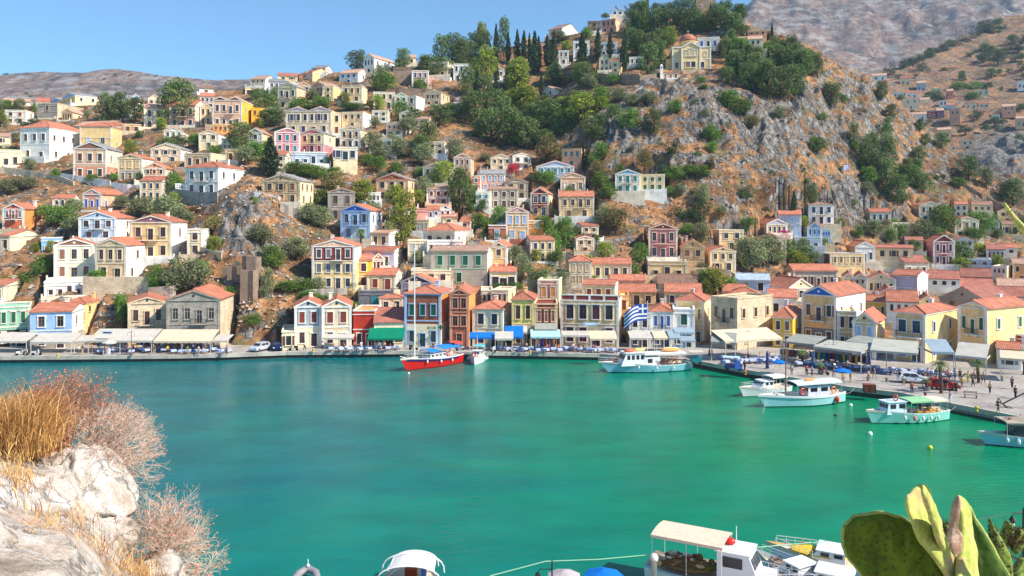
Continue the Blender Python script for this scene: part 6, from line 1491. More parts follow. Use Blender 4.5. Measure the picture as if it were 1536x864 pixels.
def car(label, loc, ang, col, kindc='hatch'):
    r = thing('parked_car', label, 'car', loc, ang); L = 3.9; hw = .84
    prof = [(-1.95,.35),(-1.95,.78),(-1.82,.98),(-1.55,1.38),(-1.25,1.50),(.15,1.49),(.45,1.38),(1.02,1.0),(1.72,.86),(1.93,.66),(1.95,.35)]
    b = MB(); secs = []
    for y, sc, dz in ((-hw,.97,0),(-hw*.98,1,0),(-hw*.0,1.0,.02),(hw*.98,1,0),(hw,.97,0)): secs.append(y)
    def wy(x, z): return hw if z < .95 else hw-(z-.95)*.42
    n = len(prof)
    for s in (-1,1): b.v += [(x, s*wy(x,z), z) for x, z in prof]
    b.f.append(list(range(n))); b.m.append(0); b.f.append(list(range(2*n-1,n-1,-1))); b.m.append(0)
    for i in range(n): j = (i+1)%n; b.f.append([i, i+n, j+n, j]); b.m.append(0)
    m = plain('car_%.2f_%.2f'%(col[0],col[2]), col, .25, .2, .03); b.build('body', m, r)
    G = glass()
    b = MB(); e = .015
    for s in (-1,1):
        for xs in ([(-1.45,1.0),(-.5,1.0),(-.5,1.40),(-1.22,1.40)], [(-.42,1.0),(.78,1.0),(.30,1.37),(-.42,1.40)]):
            q = [(x, s*(wy(x,z)+e), z) for x,z in xs]; b.add(q, [(0,1,2,3) if s < 0 else (3,2,1,0)])
    b.build('side_windows', G, r)
    for nm, xs in (('windscreen',((1.0,1.03),(.47,1.38))),('rear_window',((-1.8,1.04),(-1.57,1.37)))):
        b = MB(); (xa,za),(xb,zb) = xs; o = .02 if xa > 0 else -.02; b.add([(xa+o,-.7,za+.02),(xa+o,.7,za+.02),(xb+o,.6,zb+.02),(xb+o,-.6,zb+.02)], [(0,1,2,3) if xa > 0 else (3,2,1,0)]); b.build(nm, G, r)
    for x in (-1.25,1.22):
        for s in (-1,1):
            w = MB(); y = s*(hw-.08); w.tube([(x,y-.1,.31),(x,y+.1,.31)], .31, 14); wo = w.build('wheel', plain('tyre',(.05,.05,.05),.8), r)
            w = MB(); w.tube([(x,y+s*.1,.31),(x,y+s*.115,.31)], .19, 10); w.build('rim', plain('rim',(.65,.66,.68),.3,.8), wo)
    for s in (-1,1):
        b = MB(); b.box(1.86,1.965,s*.6-.14,s*.6+.14,.62,.76); b.build('headlight', plain('headlight',(.9,.9,.88),.1), r)
        b = MB(); b.box(-1.965,-1.88,s*.62-.1,s*.62+.1,.72,.9); b.build('tail_light', plain('tail_light',(.6,.05,.04),.2), r)
        b = MB(); b.box(.55,.7,s*(hw+.03)-.06,s*(hw+.03)+.06,1.0,1.12); b.build('mirror', m, r)
    return r
def scooter(label, loc, ang, col, group='scooters parked along the quay'):
    r = thing('scooter', label, 'scooter', loc, ang, group)
    b = MB(); b.add([(-.75,-.14,.45),(-.1,-.16,.42),(-.1,.16,.42),(-.75,.14,.45),(-.8,-.1,.78),(-.12,-.13,.74),(-.12,.13,.74),(-.8,.1,.78)],[(0,3,2,1),(4,5,6,7),(0,1,5,4),(1,2,6,5),(2,3,7,6),(3,0,4,7)])
    b.box(-.12,.38,-.16,.16,.26,.33); b.add([(.34,-.18,.26),(.42,-.18,.26),(.42,.18,.26),(.34,.18,.26),(.22,-.15,.98),(.30,-.15,.98),(.30,.15,.98),(.22,.15,.98)],[(0,3,2,1),(4,5,6,7),(0,1,5,4),(1,2,6,5),(2,3,7,6),(3,0,4,7)])
    b.build('body', plain('scooter_%.2f_%.2f'%(col[0],col[2]), col, .3), r)
    b = MB(); b.box(-.78,-.12,-.13,.13,.785,.86); b.build('saddle', plain('tyre',(.05,.05,.05),.8), r)
    b = MB(); b.tube([(.27,-.32,1.05),(.25,0,1.0),(.27,.32,1.05)], .02, 5); b.tube([(.25,0,1.0),(.58,0,.3)], .03, 5); b.build('handlebar', plain('rim',(.65,.66,.68),.3,.8), r)
    for x in (-.6,.6): b = MB(); b.tube([(x,-.05,.24),(x,.05,.24)], .24, 12); b.build('wheel', plain('tyre',(.05,.05,.05),.8), r)
    return r
PROTO = {}
def skinmesh(name, verts, edges, radii, root, mat, sub=1):
    me = bpy.data.meshes.new('tmp'); me.from_pydata(verts, edges, []); o = bpy.data.objects.new('tmp', me); COL.objects.link(o)
    md = o.modifiers.new('s', 'SKIN'); md.use_smooth_shade = True
    for i, sv in enumerate(me.skin_vertices[0].data): sv.radius = radii[i] if hasattr(radii[i], '__len__') else (radii[i], radii[i]); sv.use_root = (i == root)
    ms = o.modifiers.new('u', 'SUBSURF'); ms.levels = sub; ms.render_levels = sub
    dg = bpy.context.evaluated_depsgraph_get(); dg.update(); ev = o.evaluated_get(dg)
    res = bpy.data.meshes.new_from_object(ev); res.name = name; res.materials.clear(); res.materials.append(mat)
    bpy.data.objects.remove(o); bpy.data.meshes.remove(me)
    return res
def person_meshes(pose):
    if pose in PROTO: return PROTO[pose]
    # joints (facing +x); heights for 1.72 m
    if pose == 'sit':
        hip = .50; J = dict(pel=(0,0,.52), ch=(-.06,0,1.0), nk=(-.05,0,1.16), hd=(-.02,0,1.27), top=(-.02,0,1.37))
        legs = [((.02,s*.09,.50),(.42,s*.10,.52),(.44,s*.10,.10),(.58,s*.11,.05)) for s in (-1,1)]
        arms = [((-.06,s*.17,1.08),(.02,s*.21,.82),(.26,s*.14,.76)) for s in (-1,1)]
    else:
        st = dict(stand=.04, walk=.22)[pose]
        J = dict(pel=(0,0,.93), ch=(.0,0,1.25), nk=(.0,0,1.46), hd=(.02,0,1.58), top=(.02,0,1.67))
        legs = [((0,s*.09,.90),(s*st*.6+.03,s*.10,.50),(s*st-.02,s*.10,.09),(s*st+.13,s*.11,.04)) for s in (-1,1)]
        arms = [((0,s*.18,1.38),(-s*st*.5,s*.23,1.10),(-s*st+.08,s*.22,.86)) for s in (-1,1)]
    v = []; e = []; rad = []
    def A(p, r, par=None):
        v.append(p); rad.append(r)
        if par is not None: e.append((par, len(v)-1))
        return len(v)-1
    pel = A(J['pel'], (.14,.11)); 
    wa = A(tuple((Vector(J['pel'])*.55+Vector(J['ch'])*.45)), (.125,.095), pel); ch = A(J['ch'], (.155,.11), wa); nk = A(J['nk'], .055, ch); hd = A(J['hd'], (.078,.085), nk); A(J['top'], (.06,.07), hd)
    A((J['hd'][0]+.085, 0, J['hd'][2]-.005), .014, hd)
    for hp, kn, an, to in legs: a = A(hp, .085, pel); b_ = A(kn, .055, a); c = A(an, .038, b_); A(to, .032, c)
    for sh, el, wr in arms:
        a = A(sh, .05, ch); b_ = A(el, .04, a); c = A(wr, .028, b_); d = (Vector(wr)-Vector(el)).normalized()
        hnd = A(tuple(Vector(wr)+d*.06), (.03,.016), c)
        side = Vector((1,0,0)) if abs(d.z) > .6 else Vector((0,0,-1))
        for q, ln in ((-.024,.075),(-.008,.085),(.008,.08),(.024,.065)): A(tuple(Vector(wr)+d*(.09+ln*.6)+side*q), .008, hnd)
        A(tuple(Vector(wr)+d*.07+side*.045), .009, c)
    body = skinmesh('body', v, e, rad, 0, plain('skin',(.72,.50,.38),.6))
    # shirt
    v = []; e = []; rad = []
    pel = A(J['pel'], (.155,.125)); wa = A(tuple((Vector(J['pel'])*.55+Vector(J['ch'])*.45)), (.142,.112), pel); ch = A(J['ch'], (.172,.125), wa); A(tuple(Vector(J['nk'])-Vector((0,0,.05))), (.075,.07), ch)
    for sh, el, wr in arms: a = A(sh, .068, ch); A(tuple(Vector(sh)*.35+Vector(el)*.65), .055, a)
    shirt = skinmesh('shirt', v, e, rad, 0, plain('cloth_white',(.85,.85,.85),.9))
    v = []; e = []; rad = []
    pel = A(tuple(Vector(J['pel'])+Vector((0,0,.04))), (.15,.12))
    for hp, kn, an, to in legs: a = A(hp, .10, pel); b_ = A(kn, .070, a); A(tuple(Vector(kn)*.3+Vector(an)*.7), .058, b_)
    tr = skinmesh('trousers', v, e, rad, 0, plain('cloth_navy',(.15,.17,.25),.9))
    b = MB(); h = Vector(J['hd']); b.ball(h+Vector((-.02,0,.045)), .098, 10, sc=(1,.95,.95)); hair = b.mesh('hair', plain('hair',(.12,.08,.06),.8), True)
    PROTO[pose] = (body, shirt, tr, hair); return PROTO[pose]
def recol(me, col):
    k = (me.name, tuple(col))
    if k not in PROTO:
        m = me.copy(); m.materials.clear(); m.materials.append(plain('cloth_%.2f_%.2f_%.2f'%tuple(col), col, .9)); PROTO[k] = m
    return PROTO[k]
def person(label, loc, ang, pose='stand', shirt=(.85,.85,.85), tr=(.15,.17,.25), group=None, s=1.0):
    b, sh, t, h = person_meshes(pose)
    r = thing('person', label, 'person', loc, ang, group); r.scale = (s,s,s)
    link('body', b, r); link('shirt', recol(sh, shirt), r); link('trousers', recol(t, tr), r); link('hair', h, r); return r
def chair_proto():
    r = thing('taverna_chair', 'x', 'chair', (0,-900,0)); m = plain('blue_paint',(.12,.28,.62),.5)
    b = MB(); b.box(-.21,.21,-.21,.21,.43,.46); b.build('seat', m, r)
    b = MB(); b.box(.19,.22,-.2,.2,.62,.70); b.box(.19,.22,-.2,.2,.80,.90); b.box(.19,.22,-.21,-.18,.46,.9); b.box(.19,.22,.18,.21,.46,.9); b.build('backrest', m, r)
    for x in (-.18,.18):
        for y in (-.18,.18): b = MB(); b.box(x-.02,x+.02,y-.02,y+.02,0,.43); b.build('leg', m, r)
    return r
def table_proto():
    r = thing('taverna_table', 'x', 'table', (0,-900,0))
    b = MB(); b.box(-.42,.42,-.42,.42,.71,.74); b.build('tabletop', plain('table_white',(.85,.86,.88),.6), r)
    b = MB(); b.box(-.45,.45,-.45,-.435,.45,.742); b.box(-.45,.45,.435,.45,.45,.742); b.box(-.45,-.435,-.435,.435,.45,.742); b.box(.435,.45,-.435,.435,.45,.742); b.box(-.45,.45,-.45,.45,.742,.752); b.build('cloth', plain('table_cloth',(.75,.80,.90),.9), r)
    for x in (-.36,.36):
        for y in (-.36,.36): b = MB(); b.box(x-.03,x+.03,y-.03,y+.03,0,.71); b.build('leg', bm('varnished_wood',(.50,.22,.12)), r)
    return r
def lamp_post(label, loc, h=4.4, arms=2, c=('lamp_iron',(.35,.34,.33))):
    r = thing('street_lamp', label, 'street lamp', loc, 0)
    b = MB(); b.lathe((0,0,0), [(.16,0),(.14,.5),(.06,.6),(.05,h*.8),(.04,h)], 8); b.build('post', plain(*c), r)
    for i in range(arms):
        s = 1 if i == 0 else -1; b = MB(); b.tube([(0,0,h-.5),(s*.35,0,h-.35),(s*.6,0,h-.5)], .025, 5); a = b.build('arm', plain(*c), r)
        b = MB(); b.lathe((s*.6,0,h-.95), [(.09,0),(.15,.3),(.02,.42)], 6); b.build('lantern', plain('lantern_glass',(.85,.83,.75),.2), a)
    return r
def palm(label, u, v, h, w, D=None):
    D = D or hit(u, v); x = tu(u)*D; z = zat(v, D); r = thing('palm_tree', label, 'palm', (x,D,z))
    H_ = h/F*D; W = w/F*D/2; b = MB(); n = 8; th = H_*.72
    b.tube([(.1*sin(i*.6),0,-.5+(th+.5)*i/n) for i in range(n+1)], [.22+.05*(i%2)-.006*i for i in range(n+1)], 8); b.build('trunk', LEAF['bark'], r)
    g = random.Random(int(u)); b = MB()
    for k in range(34):
        a = k*2.399; el = g.uniform(-.2,1.25); L = W*g.uniform(.9,1.15); pts = []
        for i in range(9):
            t = i/8; rr = L*t*cos(el*.8); zz = th+.2+L*t*sin(el)-L*.75*t*t
            pts.append(Vector((rr*cos(a), rr*sin(a), zz)))
        sd = Vector((-sin(a),cos(a),0))
        for i in range(8):
            p, q = pts[i], pts[i+1]
            for s in (-1,1):
                for f in (0,.5):
                    c = p.lerp(q, f); wl = L*.20*(1-(i+f)/9)+.05
                    b.add([c, p.lerp(q, f+.34), c+sd*s*wl+(q-p)*.9+Vector((0,0,-wl*.35))], [(0,1,2)])
    b.build('fronds', LEAF['palm'], r); return r
def stone_wall(label, pts, h, th=.5, key='st_sand', nm='stone_wall', raise_=0):
    b = MB()
    W = []
    for i in range(len(pts)-1):
        (u0,v0),(u1,v1) = pts[i], pts[i+1]; n = max(2, int(abs(u1-u0)/6))
        for k in range(n+(i == len(pts)-2)):
            t = k/n; u = u0+(u1-u0)*t; v = v0+(v1-v0)*t; D = hit(u, v); W.append((tu(u)*D, D, zat(v, D)+raise_))
    for (x0,y0,z0),(x1,y1,z1) in zip(W, W[1:]):
        b.add([(x0,y0,z0-1.5),(x1,y1,z1-1.5),(x1,y1+th,z1-1.5),(x0,y0+th,z0-1.5),(x0,y0,z0+h),(x1,y1,z1+h),(x1,y1+th,z1+h),(x0,y0+th,z0+h)],
              [(4,5,6,7),(0,1,5,4),(2,3,7,6)]+[(1,2,6,5),(3,0,4,7)])
    return tag(b.build(nm, wallmat(key)), label, 'wall')
def build_street():
    cw = canvas('white_awning',(.76,.74,.70)); cg = canvas('grey_awning',(.70,.70,.66)); cb = canvas('blue_awning',(.10,.45,.80)); cgr = canvas('green_awning',(.06,.50,.38))
    cc = canvas('cream_awning',(.82,.77,.67)); cs = canvas('stripe_grey_awning',(.60,.61,.58)); ca = canvas('aqua_awning',(.66,.82,.84)); cbg = canvas('bluegrey_awning',(.57,.64,.69))
    A = awning
    A("white awning under the sea-green seafront house", -16,40,512,530,cw, drop=1.1)
    A("white awning under the light blue seafront house", 45,107,513,530,cw, drop=1.1)
    A("small white awning at the light blue house's right corner", 110,134,512,529,cw, proj=2.6)
    A("long white taverna awning in front of the rough stone house", 131,228,511,530,cw, proj=4.2, drop=1.5)
    A("long pale taverna awning in front of the big stone house", 229,316,512,530,cc, proj=4.2, drop=1.5)
    A("slanting white awning end right of the big stone house", 317,341,511,528,cw, proj=3.4, drop=.6)
    A("white roll awning on the narrow cream gabled seafront house", 484,530,507,524,cw, proj=1.6, drop=.5, posts=False, Df=142.2)
    A("bright green awning of the dark-red-roofed taverna", 551,605,508,524,cgr, proj=2.6, drop=1.6, Df=142.0)
    A("long bright blue awning on the cream-white hip-roofed seafront house", 704,749,506,525,cb, proj=2.2, drop=.6, Df=141)
    A("tilted white awning right of the bright blue one", 742,770,508,526,cw, proj=2.0, drop=1.0, Df=139.8)
    A("tilted bright blue awning between two white ones", 757,785,505,525,cb, proj=2.4, drop=1.6, Df=141.2)
    A("white parasol-like awning above the tilted blue one", 768,791,498,522,cw, proj=2.0, drop=.9, Df=142.6)
    A("pale aqua awning under the maroon little seafront house", 796,841,505,526,ca, proj=2.8, drop=.9, Df=140.4)
    A("grey upper awning behind the pale aqua one", 802,836,494,524,cs, proj=1.6, drop=.9, Df=142.6, posts=False)
    A("thin white awning on the left half of the wide ochre mansion", 843,884,503,526,cw, proj=2.2, drop=.5, Df=140.5)
    A("cream awning on the right half of the wide ochre mansion", 885,926,508,526,cc, proj=3.0, drop=1.0, Df=140)
    A("long white awning under the white house with brown balcony doors", 945,986,507,529,cw, proj=3.0, drop=.8, Df=138.6)
    A("cream awning under the white house with dark blue shutters", 981,1006,507,529,cc, proj=2.8, drop=.9, Df=138.3)
    A("blue-grey awning right of the cream one beside the flag", 1004,1022,507,529,cbg, proj=2.8, drop=1.1, Df=138)
    A("small blue-grey balcony awning on the white house with green shutter", 1012,1043,499,529,cbg, proj=1.6, drop=.7, Df=139.5, posts=False)
    A("low blue parasol awning with bright blue side sheet", 1020,1044,511,531,cbg, proj=2.6, drop=.5, Df=137.2)
    V = Vector
    def q(u, v): return on_quay(u, v)
    W = awning_wall
    W("grey awning on the shaded face of the stone palace", q(1066,541), q(1104,543), 3.1, 3.2, 1.2, cs)
    W("big cream awning on the sunlit face of the stone palace", q(1088,543), q(1174,537), 3.3, 4.2, 1.3, cc)
    W("wide grey market awning below the blue-pedimented mansion", q(1174,541), q(1222,547), 3.2, 5.0, .7, cs)
    W("long white-edged market awning below the ochre low wing", q(1220,550), q(1292,560), 3.2, 5.2, .5, cg)
    W("grey patched awning below the tan house with blue shutters", q(1268,546), q(1330,556), 3.7, 3.5, .6, cs)
    W("large pale grey awning of the yellow corner mansion", q(1305,560), q(1376,566), 3.5, 5.6, 1.0, cg)
    W("striped grey-blue awning between the two yellow mansions", q(1398,562), q(1432,563), 3.4, 3.6, 1.4, cbg)
    W("cream awning under the green-shuttered yellow mansion", q(1432,563), q(1480,568), 3.0, 3.6, 1.5, cw)
    W("beige canopy tent at the right edge of the plaza", q(1500,571), q(1546,575), 3.3, 4.5, .5, cc)
    # shop signs
    def sign(label, u, v, w, h, D, c, edge):
        r = thing('shop_sign', label, 'sign', P(u, v, D)); W_ = w/F*D/2; H_ = h/F*D/2
        b = MB(); b.box(-W_,W_,0,.08,-H_,H_); b.build('board', paint(c,.5,.06), r); b = MB(); 
        b.box(-W_*.7, W_*.7, -.012, 0, -H_*.3, H_*.3)
        b.build('lettering', paint(edge,.5,.06), r)
    sign("small green sign board on the white awning at far left", 13,505,19,6,141.2,'green','offw')
    sign("small blue and white sign on the long white taverna awning", 161,499,18,7,138,'white','dblue')
    sign("pale blue sign board on the wide ochre mansion", 885,486,20,5,D-.2 if False else 144.2,'lblue','white')
    sign("green sign board beside the pharmacy cross, cream ground floor", 647,492,12,4,143.6,'green','offw')
    r = thing('pharmacy_cross', "dark green pharmacy cross on the cream ground floor beside the green sign", 'sign', P(661,491,143.6)); b = MB(); b.box(-.45,.45,0,.12,-.15,.15); b.box(-.15,.15,0,.12,.15,.45); b.box(-.15,.15,0,.12,-.45,-.15); b.build('cross', paint('green',.5,.06), r)
    # chairs and tables
    ch = chair_proto(); tb = table_proto(); g = random.Random(5)
    rows = [("blue taverna chair under the long white and pale awnings on the left", "taverna chairs on the left quay", 140, 420, 531.5, 527, 46),
            ("blue taverna chair outside the narrow seafront houses left of centre", "taverna chairs left of centre", 486, 600, 527.6, 525.5, 16),
            ("blue taverna chair in the shade at the centre of the seafront", "taverna chairs at the centre", 745, 925, 530, 526, 34),
            ("blue taverna chair under the awnings of the stone palace", "taverna chairs by the palace", 1075, 1170, 548, 540, 26),
            ("blue taverna chair by the market awnings on the right plaza", "taverna chairs on the right plaza", 1190, 1430, 562, 552, 34)]
    for lab, gr, ua, ub, va, vb, n in rows:
        for i in range(n):
            u = ua+(ub-ua)*(i+.5)/n+g.uniform(-2,2); 
            if 342 < u < 422: continue
            v = g.uniform(vb, va)
            if 'market' in lab: v = 545+(u-1190)*.075+g.uniform(2,8)
            o = copy_tree(ch); o.location = on_quay(u, v); o.rotation_euler = (0,0,g.uniform(0,6.28)); o['label'] = lab; o['group'] = gr
            if i % 2 == 0:
                t = copy_tree(tb); t.location = on_quay(u+6, v+g.uniform(-.8,.8)); t.rotation_euler = (0,0,g.uniform(0,1)); t['label'] = lab.replace('blue taverna chair','taverna table with pale cloth'); t['group'] = gr.replace('chairs','tables')
    for o in (ch, tb):
        for c in list(o.children): bpy.data.objects.remove(c)
        bpy.data.objects.remove(o)
    # souvenir racks: coloured goods under the market awnings
    gc = ['blue','red','lblue','maroon','dblue','pink','vyel','white','teal']
    for i in range(26):
        if i < 14: u = 1180+i*9.5; v = 543+(u-1180)*.095; wh = 'below the market awnings on the right'
        elif i < 20: u = 146+(i-14)*30; v = 527.2; wh = 'behind the left taverna tables'
        else: u = 800+(i-20)*6.5; v = 526; wh = 'under the pale aqua awning'
        r = thing('goods_rack', f"rack hung with coloured cloth goods {wh}", 'goods rack', on_quay(u, v)+Vector((0,1.2,0)), g.uniform(-.2,.2), 'racks of goods '+wh)
        b = MB(); b.tube([(-.7,0,0),(-.7,0,1.9)], .025, 5); b.tube([(.7,0,0),(.7,0,1.9)], .025, 5); b.tube([(-.7,0,1.9),(.7,0,1.9)], .025, 5); b.build('frame', plain('rim',(.65,.66,.68),.3,.8), r)
        for k in range(4):
            b = MB(); x = -.62+.33*k; b.box(x, x+.27, -.12, .12, g.uniform(.5,1.0), 1.85); b.build('garment', paint(g.choice(gc),.9,.1), r)
    # cars
    p = on_quay
    car("silver-white car parked at the gap left of centre", p(387,528)+V((0,1.2,0)), radians(-112), (.80,.82,.85)); car("dark blue car behind the silver one at the gap", p(412,526.5)+V((0,1.2,0)), radians(-70), (.10,.14,.32))
    car("white car parked in front of the yellow corner mansion", p(1369,574), radians(-14), (.88,.90,.92)); car("dark red car parked beside the white car", p(1415,584), radians(-18), (.62,.05,.08))
    sc = [(30,533,(.8,.8,.8),"white scooter at the far left quay edge"),(42,532.5,(.1,.1,.1),"black scooter, second at the far left quay edge"),(55,533,(.8,.82,.85),"pale scooter, third at the far left quay edge"),
          (440,526,(.15,.15,.15),"dark scooter by the low cream wing"),(620,525,(.3,.3,.32),"grey scooter behind the red sailing boat's mast"),(690,526,(.6,.6,.6),"grey scooter left of the small white caique"),(740,528,(.85,.85,.85),"white scooter right of the small white caique"),(770,528,(.88,.88,.88),"white scooter under the tilted awnings"),
          (1221,548,(.85,.85,.85),"white scooter left of the palm planter on the plaza"),(1190,552,(.3,.3,.3),"dark scooter near the blue parasol on the plaza"),(1252,556,(.6,.6,.62),"grey scooter left of the blue sheet on the plaza"),(1262,558,(.15,.2,.4),"navy scooter beside the grey one on the plaza"),(1236,562,(.5,.1,.1),"dark red scooter by the palm planter")]
    for u, v, c, lab in sc: scooter(lab, p(u, v), g.uniform(0,6.28), c)
    # people
    PP = [(118,532,'walk',(.9,.9,.9),(.3,.3,.35),"person in white top walking on the left quay"),(124,531.5,'walk',(.2,.2,.25),(.8,.7,.6),"person in dark top beside the one in white, left quay"),
          (158,533,'sit2',(.9,.4,.25),(.7,.3,.2),"person in orange standing by the white parasol, left quay"),(138,530,'stand',(.85,.6,.45),(.6,.4,.3),"person in peach clothes by the left taverna"),
          (290,529,'stand',(.9,.9,.92),(.2,.3,.6),"waiter in white shirt at the right end of the left taverna"),(484,526,'stand',(.9,.9,.9),(.15,.15,.2),"person in white outside the narrow cream house"),
          (532,525.5,'walk',(.85,.5,.4),(.2,.2,.25),"person in coral shirt near the red cube house"),(542,525.5,'walk',(.9,.92,.95),(.75,.8,.9),"person in pale blue near the green awning"),(577,526,'stand',(.8,.6,.5),(.25,.2,.2),"person in beige under the green awning"),
          (568,526,'stand',(.3,.25,.3),(.2,.2,.2),"person in dark clothes under the green awning"),(780,527,'stand',(.2,.2,.3),(.1,.1,.15),"person in navy under the tilted blue awning"),(808,528,'stand',(.3,.5,.85),(.3,.5,.85),"person in bright blue by the pale aqua awning"),
          (860,528,'stand',(.85,.85,.85),(.3,.2,.2),"person in white under the wide ochre mansion"),(868,528,'walk',(.5,.2,.25),(.2,.2,.25),"person in wine red under the wide ochre mansion"),
          (1064,538,'walk',(.85,.25,.35),(.2,.2,.25),"person in pink-red by the teal cart"),(1068,539,'walk',(.9,.88,.85),(.7,.65,.6),"person in cream by the teal cart"),(1010,531,'stand',(.2,.4,.7),(.15,.15,.2),"person in blue near the excursion boat"),
          (1112,556,'stand',(.9,.9,.92),(.1,.2,.5),"person in white beside the blue three-wheeler"),(1117,557,'stand',(.12,.2,.42),(.12,.15,.3),"person in navy beside the blue three-wheeler"),
          (1231,556,'stand',(.12,.2,.5),(.1,.1,.15),"person in dark blue near the palm planter"),(1297,561,'stand',(.15,.25,.6),(.12,.15,.3),"person in blue under the large pale grey awning"),
          (1385,574,'stand',(.2,.15,.15),(.15,.12,.12),"person in brown standing at the white car's bonnet"),(1434,590,'stand',(.10,.18,.16),(.08,.12,.12),"person in long dark green by the red car"),
          (1425,606,'stand',(.25,.35,.6),(.85,.85,.88),"person in blue vest at the stern of the green-canopied boat"),(1497,619,'walk',(.45,.33,.28),(.35,.26,.22),"bare-chested sunlit person walking near the anchor"),
          (1452,575,'walk',(.92,.80,.25),(.8,.7,.2),"person in yellow by the palm trees"),(1475,576,'walk',(.2,.18,.2),(.15,.15,.18),"person in black walking right of the palm"),(1462,571,'stand',(.85,.7,.75),(.4,.35,.4),"person in pale pink beneath the palm"),
          (1432,570,'stand',(.7,.65,.8),(.3,.3,.4),"person in lilac under the striped awning"),(1440,571,'stand',(.35,.15,.15),(.2,.15,.15),"person in maroon under the striped awning"),(1523,598,'stand',(.12,.12,.14),(.1,.1,.12),"dark-clothed person behind the anchor")]
    for u, v, pose, s, t, lab in PP: person(lab, p(u, v), g.uniform(0,6.28), 'stand' if pose == 'sit2' else pose, s, t)
    CS = [('white',(.9,.9,.9)),('red',(.75,.15,.12)),('sky-blue',(.4,.6,.85)),('black',(.08,.08,.09)),('yellow',(.9,.75,.2)),('green',(.2,.45,.25)),('beige',(.8,.7,.55)),('purple',(.4,.25,.5))]
    for k, (ua, ub, va, vb, wh) in enumerate([(1180,1330,561,572,'strolling on the open middle of the right plaza'),(1340,1520,578,596,'strolling near the parked cars on the plaza'),(430,900,526.5,528,'walking along the central seafront quay'),(140,340,532,533,'walking before the left taverna awnings')]):
        for i, (cn, cc_) in enumerate(CS):
            u = ua+(ub-ua)*(i+g.random())/8; v = g.uniform(va, vb)+(0 if k != 0 else (u-1180)*.05)
            person(f"distant person in {cn} top {wh}", p(u, v), g.uniform(0,6.28), g.choice(['walk','stand']), cc_, g.choice([(.15,.17,.25),(.6,.55,.45),(.1,.1,.1)]))
    for i, (u, v) in enumerate([(200,528.5),(218,529),(246,528.2),(262,529),(500,526.3),(516,526),(585,526),(820,527.5),(838,527),(875,527.5),(890,527),(1095,545),(1118,544),(1140,542),(1155,541),(1240,553),(1270,556),(1392,566),(1405,566),(1415,567),(1422,568)]):
        person("seated taverna guest among the shaded tables", p(u, v), g.uniform(0,6.28), 'sit', g.choice([(.85,.85,.88),(.3,.4,.6),(.75,.3,.3),(.2,.2,.25)]), (.25,.25,.3), 'seated guests under the awnings')
    # lamps, parasols and the rest
    lamp_post("double-armed street lamp on the left quay before the tavernas", p(197,534), 4.4); lamp_post("double-armed street lamp in front of the stone palace", p(1122,535.5), 4.6); lamp_post("double-armed street lamp before the market awnings", p(1250,550), 4.6)
    parasol("white parasol beside a pale box on the left quay", p(164,531), 1.2, 2.1, cw)
    parasol("bright blue parasol near the mast of the caique", p(1169,561), 1.1, 1.9, cb); parasol("blue flat parasol by the right plaza edge of the caique", p(1264,573), 1.2, 1.7, cb)
    r = thing('kiosk_cart', "teal vending cart with white roof near the excursion boat", 'cart', p(1044,546)); b = MB(); b.box(-.8,.8,-.5,.5,.25,1.15); b.build('counter', paint('teal',.5,.06), r)
    b = MB(); b.slab((-1.1,-.9,2.0),(1.1,-.9,2.0),(1.1,.9,2.1),(-1.1,.9,2.1),.06); b.build('roof', cw, r); b = MB(); [b.tube([(x,y,1.1),(x,y,2.02)], .03, 5) for x in (-.75,.75) for y in (-.45,.45)]; b.build('posts', bm('white_pole',(.9,.9,.9)), r)
    for x in (-.5,.5): b = MB(); b.tube([(x,-.55,.22),(x,-.48,.22)], .22, 10); b.build('wheel', plain('tyre',(.05,.05,.05),.8), r)
    r = thing('three_wheeler', "blue three-wheeled carrier with pale roof on the quay", 'vehicle', p(1100,556), radians(-10)); b = MB(); b.box(-1.3,.1,-.6,.6,.5,1.0); b.build('cargo_bed', paint('dblue',.5,.06), r)
    b = MB(); b.add([(.15,-.6,.35),(1.2,-.5,.35),(1.2,.5,.35),(.15,.6,.35),(.15,-.55,1.6),(.8,-.5,1.6),(.8,.5,1.6),(.15,.55,1.6)],[(0,3,2,1),(4,5,6,7),(0,1,5,4),(1,2,6,5),(2,3,7,6),(3,0,4,7)]); b.build('cab', paint('blue',.5,.06), r)
    b = MB(); b.add([(1.09,-.4,.95),(1.09,.4,.95),(.86,.4,1.5),(.86,-.4,1.5)], [(0,1,2,3)]); b.build('windscreen', glass(), r)
    b = MB(); b.slab((-1.4,-.8,2.1),(1.0,-.8,2.1),(1.0,.8,2.1),(-1.4,.8,2.1),.05); [b.tube([(x,y,1.0),(x,y,2.06)], .025, 5) for x in (-1.25,.0) for y in (-.55,.55)]; b.build('roof', ca, r)
    for x, y in ((-.9,-.55),(-.9,.55),(.95,0)): b = MB(); b.tube([(x,y-.07,.25),(x,y+.07,.25)], .25, 10); b.build('wheel', plain('tyre',(.05,.05,.05),.8), r)
    r = thing('fuel_pump', "tall dark blue covered post standing on the plaza", 'post', p(1151,553)); b = MB(); b.lathe((0,0,0), [(.3,0),(.26,.5),(.2,1.4),(.24,2.2),(.1,2.7)], 10); b.build('cover', paint('dblue',.7,.06), r, True)
    b = MB(); b.lathe((0,0,0), [(.4,-.01),(.4,.06),(.32,.1)], 10); b.build('foot', plain('concrete',(.5,.5,.5),.9), r)
    r = thing('wooden_crate', "red-brown wooden crate standing alone on the plaza edge", 'crate', p(1304,588), radians(-14)); b = MB(); b.box(-.75,.75,-.55,.55,.08,1.05); b.build('body', plain('crate_wood',(.50,.24,.14),.8,var=.3), r)
